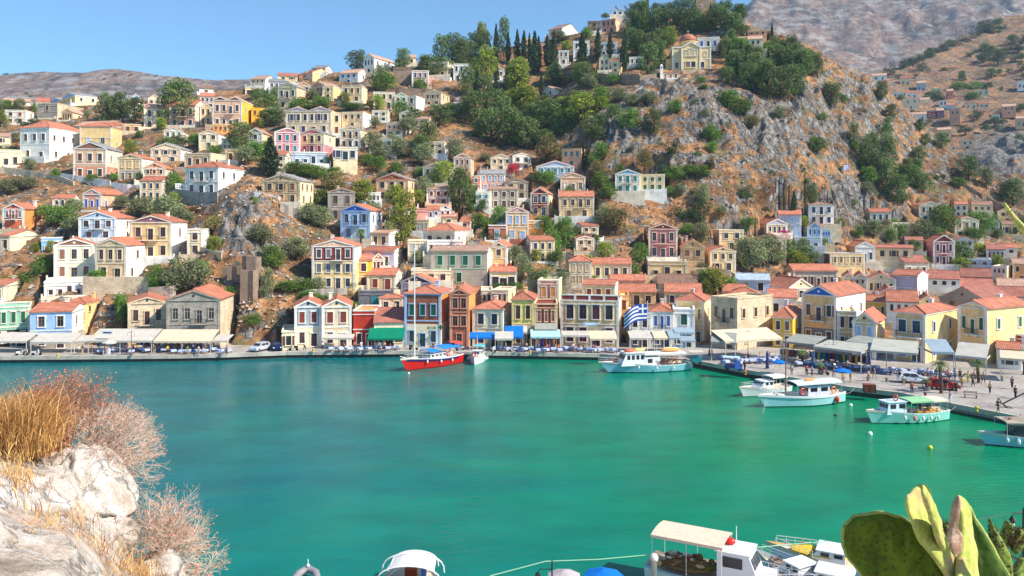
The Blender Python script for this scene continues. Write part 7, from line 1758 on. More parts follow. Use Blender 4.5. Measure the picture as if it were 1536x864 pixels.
    b = MB(); [b.box(-.78,.78,y-.04,y+.04,0,.08) for y in (-.4,.4)]; [b.box(x-.04,x+.04,-.57,-.553,.1,1.04) for x in (-.7,0,.7)]; b.build('battens', plain('crate_wood_dark',(.36,.18,.10),.8), r)
    for u, v, lab in ((1456,597,"slatted bench near the middle of the plaza"),(1376,583,"low bench beside the palm planter and cars")):
        r = thing('park_bench', lab, 'bench', p(u, v), radians(-20)); m = plain('bench_wood',(.60,.52,.45),.8)
        b = MB(); [b.box(-.8,.8,-.2+.14*k,-.1+.14*k,.42,.46) for k in range(3)]; b.build('seat', m, r); b = MB(); [b.box(-.8,.8,.24,.27,.6+.14*k,.69+.14*k) for k in range(2)]; b.build('backrest', m, r)
        for x in (-.65,.65): b = MB(); b.box(x-.04,x+.04,-.18,.26,0,.42); b.box(x-.03,x+.03,.2,.24,.42,.85); b.build('leg', plain('lamp_iron',(.35,.34,.33)), r)
    for u, v, lab in ((1390,586,"small palm in a stone planter beside the red car"),(1231,561,"small palm in a brown pot on the plaza")):
        o = palm(lab, u, v-3, 14, 14, D=p(u,v).y); 
        b = MB(); b.lathe((0,0,-.35), [(.35,0),(.5,.6),(.46,.62),(.3,.55)], 10); b.build('pot', plain('concrete',(.5,.5,.5),.9), o)
    palm("tall palm tree before the striped awning on the plaza", 1411,590,58,36, D=p(1411,590).y); palm("palm tree in front of the cream awning on the plaza", 1467,574,38,30, D=p(1467,574).y); palm("palm tree half cut by the right picture edge", 1536,560,40,30, D=p(1536,562).y)
    palm("palm tree in front of the bright blue pedimented house", 541,376,38,28); palm("small palm behind the white gabled turret", 580,404,12,10)
    palm("small drooping palm under the wide grey market awning", 1203,546,22,24, D=p(1203,547).y)
    r = thing('anchor_monument', "dark iron anchor standing on the quay at right edge", 'anchor', p(1522,612), radians(-10)); m = plain('anchor_iron',(.15,.16,.18),.6)
    b = MB(); b.tube([(-1.3,0,.5),(1.9,0,2.3)], .09, 8); b.build('shank', m, r); b = MB(); b.tube([(-1.75,0,1.15),(-1.5,0,.55),(-1.3,0,.45),(-1.0,0,.15),(-.45,0,.1)], [.03,.1,.12,.1,.03], 7); b.build('arms', m, r)
    b = MB(); b.tube([(1.6,-.9,2.1),(1.6,.9,2.1)], .06, 6); b.build('stock', m, r)
    b = MB(); b.tube([(2.0+.22*cos(t),0,2.4+.22*sin(t)) for t in np.linspace(0,2*pi,13)], .035, 5, cap=False); b.build('ring', m, r); b = MB(); b.box(-.9,-.3,-.4,.4,0,.1); b.box(1.1,1.3,-.1,.1,0,1.85); b.build('support', plain('concrete',(.5,.5,.5),.9), r)
    for u, v, c, lab in ((1465,617,(.85,.75,.15),"yellow mooring bollard on the right quay edge"),(1302,571,(.5,.42,.35),"low stone bollard behind the wooden crate"),(1330,573,(.5,.42,.35),"low stone bollard right of the wooden crate"),(1118,562,(.9,.5,.1),"orange mooring bollard near the three-wheeler"),
        (1388,595,(.4,.3,.28),"thin brown post at the stern of the green-canopied boat"),(795,531,(.85,.75,.2),"yellow mooring bollard at the centre quay"),(470,528,(.85,.75,.2),"yellow mooring bollard left of centre"),(87,536,(.85,.75,.2),"yellow-painted bollard on the left quay edge")):
        r = thing('bollard', lab, 'bollard', p(u, v)); b = MB(); b.lathe((0,0,0), [(.22,0),(.16,.1),(.15,.4),(.24,.46),(.22,.58),(.05,.62)], 10); b.build('post', plain('bollard_%.2f_%.2f'%(c[0],c[2]), c, .6), r, True)
    # masts and poles on the hill
    for u, v, h, lab in ((771,388,62,"tall thin utility pole before the sky-blue-windowed house"),(638,280,38,"white utility pole among the centre trees"),(687,218,26,"white pole with a small tree-like head in the woods"),(1271,262,0,""),(652,158,20,"thin pole on the dark wooded slope"),(1434,440,36,"utility pole behind the right town roofs")):
        if not h: continue
        D = hit(u, v); r = thing('utility_pole', lab, 'pole', (tu(u)*D, D, zat(v, D)-.6)); Hh = h/F*D+.6; b = MB(); b.tube([(0,0,0),(0,0,Hh)], [.11,.08], 6); b.build('pole', plain('pole_wood',(.5,.46,.42),.8), r); b = MB(); b.box(-.5,.5,-.05,.05,Hh-.45,Hh-.35); b.build('crossarm', plain('pole_wood',(.5,.46,.42),.8), r)
    D = hit(1274,272); flag('flag', "small blue and white flag on a white pole on the rocky slope", (tu(1274)*D, D, zat(272, D)), 5.6, 2.6, 1.8, radians(2))
    # walls and ruins
    S_ = stone_wall
    S_("tall ruined stone wall fragment above the gap in the seafront", [(363,438),(390,440)], 7.0, .9, 'st_rubble', 'ruined_wall'); S_("lower ruined stone wall fragment beside the dry gap", [(360,456),(386,458)], 6.5, .8, 'st_rubble', 'ruined_wall')
    S_("dark ruined wall left of the tallest ruin fragment", [(334,425),(362,424)], 3.2, .7, 'st_rubble', 'ruined_wall'); S_("cream terrace wall below the tan gabled house", [(124,440),(222,440)], 3.2, .6, 'st_sand')
    S_("long stone terrace wall curving under the upper left houses", [(0,258),(40,262),(90,272),(110,280)], 1.4, .6, 'st_sand'); S_("white garden wall below the brown-pink pedimented house", [(90,268),(140,276),(165,280)], 1.6, .4, 'white', 'garden_wall')
    S_("white garden wall with steps below the narrow pedimented houses", [(166,283),(210,288),(262,286)], 1.7, .4, 'white', 'garden_wall'); S_("blue-grey wall left of the stone mansion with brown front", [(382,303),(420,310)], 2.4, .5, 'bgrey', 'garden_wall')
    S_("grey stair-side wall below the stone mansion", [(420,318),(452,330)], 2.2, .5, 'st_grey'); S_("salmon retaining wall below the house with sky blue windows", [(762,372),(818,372)], 2.2, .6, 'brick', 'garden_wall'); S_("rubble wall above the ivy-covered hedge", [(770,385),(826,386)], 2.6, .8, 'st_rubble')
    S_("ruined tan wall right of the rubble wall", [(830,396),(856,397)], 3.0, .8, 'st_sand'); S_("retaining wall under the white hip-roofed mansion", [(262,300),(300,306),(326,306)], 2.8, .6, 'st_grey')
    S_("terrace wall along the crest below the cypresses", [(845,118),(900,124),(960,128),(985,124)], 3.2, .6, 'st_rubble'); S_("terrace wall below the church pines", [(1040,132),(1100,138)], 2.0, .6, 'st_rubble')
    S_("long stone wall climbing diagonally over the right slope", [(1290,250),(1320,282),(1360,310),(1390,336)], 1.5, .6, 'st_rubble'); S_("stone wall descending the right ridge beside dark pines", [(1430,270),(1460,290),(1500,312),(1536,330)], 1.4, .6, 'st_rubble')
    S_("plain grey retaining wall behind the yellow house, lower left", [(222,455),(262,452)], 3.0, .6, 'st_grey'); S_("stone terrace wall over the rocky outcrop at left", [(300,388),(332,396)], 2.4, .6, 'st_sand')
    S_("terrace wall above the seafront between narrow houses", [(455,450),(520,447)], 2.0, .5, 'st_grey'); S_("brown terrace wall below the wooded gully", [(600,258),(680,262)], 1.6, .5, 'st_rubble'); S_("terrace wall below the pink and blue-windowed house", [(592,140),(650,142)], 2.0, .5, 'st_rubble')
    S_("wall of pale rubble behind the dark red seafront roof", [(560,455),(600,452)], 2.4, .5, 'st_sand')
    # ivy hedge
    D = hit(824,455); r = thing('ivy_hedge', "large dark green ivy-covered wall left of the cream tower house", 'ivy', (tu(824)*D, D, zat(455,D))); g2 = random.Random(8); b = MB(); W_ = 33/F*D
    for _ in range(60): leafquads(b, (g2.uniform(-W_,W_), g2.uniform(-.4,.6), g2.uniform(.5, 7.5)), (1.2,.6,1.0), 60, .16, g2)
    b.build('foliage', LEAF['broad'], r); b = MB(); b.box(-W_,W_,.3,.9,-1,6.4); b.build('wall', stone('grey'), r)
    # small stuff on water side
    r = thing('pale_box', "pale box cabinet under the white parasol on the left quay", 'box', p(160,531.4)); b = MB(); b.box(-.5,.5,-.35,.35,0,1.1); b.build('cabinet', paint('pblue',.5,.06), r); b = MB(); b.box(-.55,.55,-.4,.4,1.1,1.16); b.build('lid', paint('white',.5,.06), r)
    # blue door frame and arched shop opening
def build_church():
    D = hit(1030, 106); D = max(D, 285); z0 = zat(112, D); s = D/F
    r = thing('church', "yellow domed church with white trim and a terracotta dome on the crest", 'church', (tu(1036)*D, D, z0), radians(-6))
    HOUSES.append(dict(label="yellow church with terracotta dome", u=1036, v=80, u0=1005, u1=1066, v0=51, v1=112, D=D))
    W = wallmat('yel'); T = wallmat('white'); X = lambda u: (u-1036)*s; Z = lambda v: (112-v)*s
    W = wallmat('yel'); b = MB(); b.box(X(1012),X(1062),0,14,-6,Z(76)); b.build('nave', W, r)
    b = MB(); b.add([(X(1024),-.8,-6),(X(1048),-.8,-6),(X(1048),-.8,Z(77)),(X(1036),-.8,Z(70)),(X(1024),-.8,Z(77))], [(0,1,2,3,4)]); b.add([(X(1024),-.8,-6),(X(1024),-.8,Z(77)),(X(1024),0,Z(77)),(X(1024),0,-6)],[(0,1,2,3)]); b.add([(X(1048),-.8,-6),(X(1048),0,-6),(X(1048),0,Z(77)),(X(1048),-.8,Z(77))],[(0,1,2,3)]); b.build('gabled_front', W, r)
    b = MB()
    for u in (1012.6,1024.4,1047.6,1061.4): b.box(X(u)-.22,X(u)+.22,-.95 if 1020 < u < 1050 else -.12,.0,-6,Z(77))
    b.box(X(1011.5),X(1062.5),-.16,.02,Z(76.5),Z(75)); b.box(X(1012),X(1062),-.09,.02,Z(92),Z(91)); b.box(X(1012),X(1062),-.16,.02,Z(107),Z(105))
    for sg in (-1,1): x = X(1036); b.obox((x+sg*s*6,-.95,Z(73.3)), (s*6.2,0,-sg*s*3.6), (0,.15,0), (sg*.1,0,.16))
    b.build('cornice', T, r)
    for u, vb_, h, w in ((1030,88,5.0,.8),(1036,88,7.0,1.1),(1042,88,5.0,.8),(1032,103,5,1.3),(1039,103,5,1.3),(1051,103,5,1.2),(1018,103,5,1.0),(1018,88,4,.8),(1055,88,4,.8)):
        y = -.82 if 1024 < u < 1048 else 0
        put_window(r, X(u), Z(vb_), y, 'F', w, h*s*1.5 if h*s*1.5 < 2.4 else 2.2, 's' if vb_ < 90 else 'g', 'white', 'ochre' if vb_ < 90 else 'brown', True)
    b = MB(); R = X(1047)-X(1036); zc = Z(72); b.lathe((X(1035),5.0,zc-1), [(R*.98,0),(R*.98,2.4),(R*1.08,2.45),(R*1.08,2.7)], 20); b.build('drum', W, r)
    b = MB(); b.lathe((X(1035),5.0,zc+1.68), [(R*1.04,0),(R*1.0,R*.3),(R*.86,R*.6),(R*.6,R*.86),(R*.3,R*.98),(.12,R*1.02),(.1,R*1.02+.5)], 20); d = b.build('dome', tile('red'), r, True)
    b = MB(); zt = zc+1.68+R*1.02; b.box(X(1035)-.05,X(1035)+.05,4.95,5.05,zt,zt+1.3); b.box(X(1035)-.35,X(1035)+.35,4.95,5.05,zt+.75,zt+.85); b.build('cross', T, d)
    b = MB(); b.box(X(1004),X(1012),1,7,-6,Z(90)); b.build('side_chapel', W, r)
    b = MB(); b.box(X(1022),X(1052),-3,-.8,-8,Z(108)); b.build('base_terrace', stone('sand'), r)
    r.scale = (1.14,1.14,1.14)
    # lower chapel
    D2 = D-9; z2 = zat(126, D2); s2 = D2/F; r = thing('chapel', "small tan chapel with white bell tower and terrace below the domed church", 'chapel', (tu(1006)*D2, D2, z2)); X = lambda u: (u-1006)*s2; Z = lambda v: (126-v)*s2
    HOUSES.append(dict(label="small tan chapel with white bell tower", u=1006, v=115, u0=978, u1=1037, v0=97, v1=138, D=D2))
    b = MB(); b.box(X(991),X(1020),0,7,-2,Z(109)); b.build('wall', wallmat('tan'), r)
    b = MB(); b.slab((X(990),-.3,Z(109)),(X(1021),-.3,Z(109)),(X(1021),3.6,Z(105.5)),(X(990),3.6,Z(105.5)),.15); b.slab((X(1021),7.3,Z(109)),(X(990),7.3,Z(109)),(X(990),3.6,Z(105.5)),(X(1021),3.6,Z(105.5)),.15); b.build('roof', tile('red'), r)
    b = MB(); b.box(X(990),X(994),-.6,.6,0,Z(104)); b.box(X(990),X(991),-.5,.5,Z(104),Z(100)); b.box(X(993),X(994),-.5,.5,Z(104),Z(100)); b.box(X(990),X(994),-.55,.55,Z(100),Z(98.6)); b.add([(X(990),-.5,Z(98.6)),(X(994),-.5,Z(98.6)),(X(992),0,Z(96)),(X(994),.5,Z(98.6)),(X(990),.5,Z(98.6))],[(0,1,2),(1,3,2),(3,4,2),(4,0,2)]); b.build('bell_tower', wallmat('white'), r)
    b = MB(); b.box(X(980),X(1030),-2.4,-.02,-.5,Z(121)); b.box(X(980),X(1030),-2.5,-2.3,Z(121),Z(119)); b.build('terrace', wallmat('white'), r); b = MB(); b.box(X(995),X(1037),-4,-2.45,-9,Z(124)); b.build('base_wall', stone('sand'), r)
    for u in (998,1006,1014): put_window(r, X(u), Z(117), 0, 'F', .8, 1.4, 'g', 'white', 'brown', True)
    # hilltop tower
    D3 = 338; z3 = zat(20, D3); s3 = D3/F; r = thing('stone_tower', "square stone tower with pinkish top on the hilltop", 'tower', (tu(1059)*D3, D3, z3)); w = 15*s3
    HOUSES.append(dict(label="square stone hilltop tower", u=1059, v=5, u0=1044, u1=1074, v0=-6, v1=18, D=D3))
    b = MB(); b.box(-w,w,0,9,-6,22*s3); b.build('wall', stone('rubble'), r); b = MB()
    for i in range(5): x = -w+2*w*i/4.6; b.box(x,x+.9,0,.6,22*s3,22*s3+.9)
    b.build('crenellation', wallmat('pink'), r)
    for x in (-2.2,2.0): put_window(r, x, 8*s3, 0, 'F', .8, 1.2, 'g', 'offw', 'brown', True)
# ---------------------------------------------------------------- foreground
VT = [(-200,600),(0,668),(40,690),(100,694),(150,752),(200,822),(245,880),(330,960),(500,1150),(900,1400)]
def zbank(x, y):
    base = 22.35-.6*y if y < 35.4 else 1.05
    u = 768+F*x/max(y, .6)
    vt = np.interp(u, [q[0] for q in VT], [q[1] for q in VT])
    if y < 6.2: zo = CZ-(vt+(6.2-y)*60-HZ)/F*y
    else: zo = CZ-(vt-HZ)/F*6.2-(y-6.2)*2.3
    w = np.clip((420-u)/120, 0, 1) if y > 0 else 0
    if y < 1.8: w *= np.clip((y-.6)/1.2, 0, 1)
    return base+(max(base, zo)-base)*w
def rockmat():
    if 'lime' in MATS: return MATS['lime']
    m, nt, b = newmat('limestone')
    n = noise(nt, 2.2, 7, .65, 'Position', dist=.5); r = ramp(nt, n.outputs['Fac'], [(.30, (.22,.17,.13)), (.42, (.50,.42,.35)), (.54, (.68,.64,.59)), (.75, (.82,.80,.77))])
    n2 = noise(nt, 9, 6, .7, 'Position'); r2 = ramp(nt, n2.outputs['Fac'], [(.32, .55), (.55, 1.0)])
    n3 = noise(nt, 1.1, 4, .6, 'Position'); f = ramp(nt, n3.outputs['Fac'], [(.55, 0.0), (.68, .5)])
    vo = N(nt, 'ShaderNodeTexVoronoi', feature='DISTANCE_TO_EDGE'); vo.inputs['Scale'].default_value = 2.6; g = N(nt, 'ShaderNodeNewGeometry'); mv = N(nt, 'ShaderNodeMixRGB', blend_type='ADD'); mv.inputs[0].default_value = .5
    nt.links.new(g.outputs['Position'], mv.inputs[1]); nt.links.new(n.outputs['Color'], mv.inputs[2]); nt.links.new(mv.outputs[0], vo.inputs['Vector']); cr = ramp(nt, vo.outputs['Distance'], [(0, .22), (.035, 1)])
    c = mix(nt, .8, r.outputs[0], r2.outputs[0], 'MULTIPLY'); c = mix(nt, .85, c, cr.outputs[0], 'MULTIPLY'); c = mix(nt, f.outputs[0], c, (.62,.36,.20))
    nt.links.new(c, b.inputs['Base Color']); b.inputs['Roughness'].default_value = .9; bump(nt, b, n2.outputs['Fac'], .9, .06)
    MATS['lime'] = m; return m
def boulder(label, u, v, w, h, D, seed, tilt=0):
    from mathutils import noise as mn
    bmx = bmesh.new(); bmesh.ops.create_icosphere(bmx, subdivisions=5, radius=1)
    W = w/F*D/2; Hh = h/F*D/2; off = Vector((seed*7.3, seed*3.1, 0)); g = random.Random(seed)
    planes = [(Vector((g.gauss(0,1),g.gauss(0,1),g.gauss(0,1))).normalized(), g.uniform(.62,.86)) for _ in range(11)]
    for vx in bmx.verts:
        p = vx.co.copy()
        for n, d in planes:
            q = p.dot(n)
            if q > d: p -= n*(q-d)*.92
        k = 1+.16*mn.noise(p*1.7+off)+.08*mn.noise(p*4.5+off)+.03*mn.noise(p*13+off)-.16*abs(mn.noise(p*2.6-off))-.07*abs(mn.noise(p*7-off))
        vx.co = Vector((p.x*W*k*1.15, p.y*max(W,Hh)*k, p.z*Hh*k*1.15))
    me = bpy.data.meshes.new('limestone_boulder'); bmx.to_mesh(me); bmx.free(); me.materials.append(rockmat())
    me.polygons.foreach_set('use_smooth', [True]*len(me.polygons))
    o = link('limestone_boulder', me, None, P(u, v, D)); o.rotation_euler = (0, radians(tilt), 0)
    return tag(o, label, 'rock', 'foreground limestone rocks')
def twig_bush(label, root, tips, n0, seed, cols, D0):
    """root point, tips: list of (point) targets the fan reaches"""
    g = random.Random(seed); b = MB(); t = MB()
    def seg(p, d, L, r, lvl):
        q = p+d*L; mid = p+d*L*.5+Vector((g.gauss(0,.04),g.gauss(0,.04),g.gauss(0,.04)))*L
        b.tube([p, mid, q], [r, r*.85, r*.7], 3, cap=False)
        if lvl == 0:
            for _ in range(1):
                c = q+Vector((g.gauss(0,.006),g.gauss(0,.006),g.gauss(0,.006))); a = Vector((g.gauss(0,1),g.gauss(0,1),g.gauss(0,1))).normalized()*.006; e = a.cross(Vector((g.gauss(0,1),g.gauss(0,1),g.gauss(0,1))).normalized())*1.1
                t.add([c-a,c+e,c+a,c-e], [(0,1,2,3)])
            return
        for _ in range(3 if g.random() < .55 else 2):
            nd = (d+Vector((g.gauss(0,.42),g.gauss(0,.42),g.gauss(0,.40)+.06))).normalized(); seg(q, nd, L*g.uniform(.62,.86), r*.66, lvl-1)
    for i in range(n0):
        a = tips[g.randrange(len(tips))]; q = a+Vector((g.gauss(0,.05),g.gauss(0,.18),g.gauss(0,.05))); d = (q-root); L = d.length; seg(root+Vector((g.gauss(0,.04),g.gauss(0,.05),g.gauss(0,.02))), d.normalized(), L*.30, .006, 5)
    r = thing('dry_shrub', label, 'shrub', (0,0,0))
    b.build('branches', cols[0], r); t.build('buds', cols[1], r); return r
def grass_patch(name, label, pts, n, hgt, seed, mats, D, spread=.0, lean=(0.1,0,0)):
    g = random.Random(seed); bs = [MB() for _ in mats]
    for _ in range(n):
        u, v = pts[g.randrange(len(pts))]; d = D+g.uniform(-.6,.6); p = P(u+g.gauss(0,14+spread), v+g.gauss(0,8), d)
        h = hgt*g.uniform(.3,1.2); a = g.uniform(0,6.28); dr = Vector((cos(a),sin(a),0))*g.uniform(.1,1.0)+Vector(lean); w = g.uniform(.0011,.0026)
        sd = Vector((g.gauss(0,1),g.gauss(0,1),0)).normalized()*w; pr = None; b = bs[g.randrange(len(bs))]; vs = []
        for i in range(6):
            t = i/5; c = p+Vector((0,0,h*t*(1-.25*t)))+dr*h*t*t; k = (1-t)**.6
            vs += [c-sd*k, c+sd*k]
        b.add(vs, [(2*i,2*i+1,2*i+3,2*i+2) for i in range(5)])
    allb = MB()
    for i, b in enumerate(bs):
        o = len(allb.v); allb.v += b.v; allb.f += [[k+o for k in f] for f in b.f]; allb.m += [i]*len(b.f)
    o = allb.build(name, mats); kind(o, 'stuff'); tag(o, label, 'grass'); return o
def padmat(nm, c0, c1, spot=None):
    m, nt, b = newmat(nm); n = noise(nt, 11, 7, .72, 'Object', (2.2,2.2,.8), .8); r = ramp(nt, n.outputs['Fac'], [(.3, c0), (.68, c1)])
    n2 = noise(nt, 26, 5, .7, 'Object'); n6 = noise(nt, 60, 4, .7, 'Object'); q6 = ramp(nt, n6.outputs['Fac'], [(.36, .72), (.6, 1.08)]); c = mix(nt, 1, r.outputs[0], q6.outputs[0], 'MULTIPLY'); 
    if spot: f = ramp(nt, n2.outputs['Fac'], [(.54, 0.0), (.62, .85)]); c = mix(nt, f.outputs[0], c, spot)
    nt.links.new(c, b.inputs['Base Color']); b.inputs['Roughness'].default_value = .68; b.inputs['Specular IOR Level'].default_value = .3; b.inputs['Subsurface Weight'].default_value = .0
    w = N(nt, 'ShaderNodeTexWave'); w.inputs['Scale'].default_value = 7; w.inputs['Distortion'].default_value = 6; w.inputs['Detail'].default_value = 3; tc = N(nt, 'ShaderNodeTexCoord'); nt.links.new(tc.outputs['Object'], w.inputs[0])
    mm = mix(nt, .5, w.outputs['Color'], n2.outputs['Color']); bump(nt, b, mm, .55, .012)
    return m
def smooth_loop(pts, k=6):
    n = len(pts); out = []
    for i in range(n):
        p0, p1, p2, p3 = (Vector(pts[(i+j-1)%n]) for j in range(4))
        for q in range(k):
            t = q/k; out.append(.5*((2*p1)+(p2-p0)*t+(2*p0-5*p1+4*p2-p3)*t*t+(3*p1-p0-3*p2+p3)*t**3))
    return out
def pad(parent, px, D, nrm, th, mat, rim=None, spines=0, name='pad', seed=1, areo=0):
    c = Vector((sum(p[0] for p in px)/len(px), sum(p[1] for p in px)/len(px))); C = P(c.x, c.y, D); nv = Vector(nrm).normalized(); L = smooth_loop(px); ring = []
    cam = Vector((0,0,CZ))
    for q in L:
        d = P(q.x, q.y, 1.0)-cam; t = (C-cam).dot(nv)/d.dot(nv); t = max(D*.55, min(D*1.6, t)); ring.append(cam+d*t)
    n = len(ring); cc = sum(ring, Vector())/n; b = MB(); lev = [(1,0),(.985,.42),(.93,.74),(.84,.9),(.72,.97),(.58,1.0),(.42,1.0),(.25,1.0)]; from mathutils import noise as mn
    vs = []; g = random.Random(seed); ring = [p+(p-cc)*.05*(mn.noise(p*30)+.6*mn.noise(p*75)) for p in ring]
    for s in (-1,1):
        for k, (sc, hh) in enumerate(lev):
            if s == 1 and k == 0: continue
            for p in ring: q = cc+(p-cc)*sc; vs.append(q+nv*(s*hh*th/2+(mn.noise(q*17)*.5+mn.noise(q*45)*.25)*th*.55))
    K = len(lev)
    def idx(s, k, i): return (k*n+i) if s == 0 else (i if k == 0 else (K+k-1)*n+i)
    fs = []
    for s in (0,1):
        for k in range(K-1):
            for i in range(n):
                j = (i+1)%n; f = (idx(s,k,i), idx(s,k,j), idx(s,k+1,j), idx(s,k+1,i)); fs.append(f if s else f[::-1])
        fs.append(tuple(idx(s,K-1,i) for i in range(n)) if s else tuple(idx(s,K-1,i) for i in range(n-1,-1,-1)))
    b.add(vs, fs); o = b.build(name, mat, parent, True)
    if rim:
        b = MB(); b.tube([ring[i % n] for i in range(n+1)], th*.22, 6, cap=False); b.build('rim', rim, o, True)
    if areo:
        b = MB()
        for i in range(areo):
            k = sqrt((i+.5)/areo)*.93; a = i*2.39996; j = int(a/(2*pi)*n) % n; p = cc+(ring[j]-cc)*k-nv*(-1 if nv.y < 0 else 1)*th*.56; b.ball(p, .0028, 6)
        b.build('areoles', plain('areole',(.42,.36,.18),.9), o)
    if spines:
        b = MB()
        for _ in range(spines):
            i = g.randrange(n); k = sqrt(g.random())*.92 if g.random() < .6 else .99; p = cc+(ring[i]-cc)*k+nv*th*.5*(-1 if (C-cam).dot(nv) > 0 else 1)*(1-k**4)
            for _ in range(4): d = Vector((g.gauss(0,1),g.gauss(0,1),g.gauss(0,1)+.3)).normalized(); b.tube([p, p+d*.022], [.0009,.0002], 3, cap=False)
            b.ball(p, .0038, 5)
        b.build('spines', plain('cactus_spine',(.30,.22,.12),.7), o)
    return o
def build_foreground():
    us = None
    xs = np.concatenate([np.arange(-46,-7,1.0), np.arange(-7,3,.10), np.arange(3,46,1.0)]); ys = np.concatenate([np.arange(-8,1,.5), np.arange(1,9,.09), np.arange(9,51.2,.8)])
    X, Y = np.meshgrid(xs, ys, indexing='ij'); Z = np.array([[zbank(x,y) for y in ys] for x in xs])
    fin = np.clip((36-Y)/3,0,1)*np.clip((Y-.9)/1.5,.3,1); Z = Z+fin*((fbm(X*.9,Y*.9,4,3,True)-.55)*.42+(fbm(X*3.5,Y*3.5,4,7)-.5)*.12+(fbm(X*.2,Y*.2,3,17)-.5)*1.0*np.clip((Y-8)/6,0,1))
    Z = np.where(Y > 50.6, -2.5, Z)
    nd = len(ys); co = np.stack([X,Y,Z],-1).reshape(-1,3); i, j = np.meshgrid(np.arange(len(xs)-1), np.arange(nd-1), indexing='ij'); a = (i*nd+j).ravel(); q = np.stack([a,a+nd,a+nd+1,a+1],-1)
    me = bpy.data.meshes.new('rocky_bank'); me.from_pydata(co.tolist(), [], q.tolist()); me.materials.append(rockmat()); me.polygons.foreach_set('use_smooth',[True]*len(q)); kind(link('rocky_bank', me), 'structure')
    for a in [("tall pale cracked boulder left of the long one in the foreground",78,742,78,130,5.9,3,8),("long sloping whitish boulder on the foreground ridge",143,745,84,150,5.8,4,-34),("big white boulder in the bottom left corner",38,836,150,120,5.2,5,12),
              ("pale boulder cut by the left edge under the dry grass",2,705,52,90,5.9,6,0),("small pale boulder between the corner one and the cracked one",34,748,48,40,5.7,7,0),("rounded boulder at the lower end of the foreground ridge",178,806,66,70,5.6,8,-20),("low boulder beneath the lowest bare shrub",236,862,90,60,5.7,9,-18),("small boulder in the golden grass, bottom left",120,852,60,34,5.3,10,0)]: boulder(*a)
    br = plain('twig_bark',(.84,.76,.69),.8,var=.25,scale=30); pk = plain('pink_buds',(.74,.52,.41),.8,var=.3,scale=40); og = plain('orange_buds',(.80,.48,.33),.8,var=.3,scale=40); br2 = plain('twig_bark_brown',(.62,.44,.36),.8,var=.25,scale=30)
    Q = lambda L, D: [P(u,v,D) for u,v in L]
    twig_bush("reddish bare-twigged shrub at top of the left foreground", P(80,672,6.4), Q([(60,585),(85,565),(115,562),(140,575),(145,600),(125,620),(100,600)],6.4), 30, 1, (br2,og), 6.4)
    twig_bush("orange-brown bare shrub low between grass and pink shrub", P(92,690,6.2), Q([(70,640),(95,630),(120,640),(80,610)],6.2), 15, 5, (br2,og), 6.2)
    twig_bush("wide pale pink bare shrub leaning over the water, middle one", P(118,718,6.2), Q([(130,622),(160,618),(190,620),(215,635),(230,660),(232,685),(205,700),(180,660)],6.2), 40, 2, (br,pk), 6.2)
    twig_bush("lowest pale pink bare shrub overhanging the water", P(205,868,5.9), Q([(200,775),(225,762),(255,765),(285,780),(305,800),(300,825),(260,800)],5.9), 38, 3, (br,pk), 5.9)
    twig_bush("small pink bare shrub at the bottom edge right of the lowest big one", P(285,895,5.9), Q([(270,850),(295,848),(315,856)],5.9), 9, 6, (br,pk), 5.9)
    g1 = plain('dry_grass_gold',(.74,.54,.30),.8,var=.25,scale=12); g2 = plain('dry_grass_rust',(.56,.35,.19),.8,var=.25,scale=12); g3 = plain('dry_grass_pale',(.90,.74,.46),.8,var=.2,scale=12)
    grass_patch('dry_grass', "tall golden dry grass at the left edge above the rocks", [(x,y) for x in range(-20,80,10) for y in (650,664,680)], 7000, .38, 2, [g1,g2,g3], 6.0, lean=(.28,0,0))
    grass_patch('dry_grass', "low golden grass growing between the foreground boulders", [(25,720),(30,735),(95,800),(110,815),(120,830),(135,820),(150,835),(165,850),(60,800),(175,860),(190,866),(210,868),(115,785),(45,775),(85,855)], 2600, .13, 3, [g1,g2,g3], 5.0, 6)
    grass_patch('dry_grass', "low straw grass tufts in front of the bottom left boulder", [(60,795),(75,800),(95,820),(110,850),(15,700),(22,715),(30,800),(130,868),(160,872)], 1200, .11, 13, [g1,g3], 4.7, 5)
    # cactus
    r = thing('prickly_pear_cactus', "large prickly pear with smooth green and scarred yellow-green pads in the bottom right corner", 'cactus', P(1430,900,1.9))
    r.matrix_world = Matrix.Translation(P(1430,900,1.9))
    tmp = []
    G1 = padmat('pad_green',(.05,.10,.003),(.16,.24,.008)); G2 = padmat('pad_yellow_green',(.33,.42,.06),(.62,.62,.20),(.50,.34,.18)); G3 = padmat('pad_dark_green',(.04,.10,.01),(.11,.20,.03)); CK = padmat('corky_scar',(.36,.20,.13),(.62,.45,.34),(.75,.62,.50)); RM = padmat('pad_backlit_rim',(.30,.36,.06),(.48,.50,.16))  # lighter rim colour paints backlight onto the pad edges
    Zp = lambda L: [(1216+x/4.8, 684+y/4.8) for x,y in L]
    tmp += [pad(None, Zp([(232,520),(300,450),(430,415),(570,425),(720,490),(830,640),(940,790),(1030,980),(800,1050),(560,1010),(380,864),(280,740),(232,620)]), 1.85, (-.22,-1,.12), .020, G1, RM, areo=70)]
    tmp += [pad(None, Zp([(800,210),(832,222),(880,360),(925,470),(950,600),(1010,730),(1085,840),(1110,960),(1040,960),(960,830),(820,660),(740,540),(715,450),(685,320),(730,245)]), 1.80, (.55,-.75,.25), .017, G2, None, seed=2)]
    tmp += [pad(None, Zp([(812,212),(840,270),(885,370),(925,470),(960,610),(1020,740),(1070,850),(1050,860),(985,740),(930,640),(880,520),(850,400),(820,300)]), 1.775, (.8,-.55,.1), .014, G2, None, name='pad_edge', seed=3)]
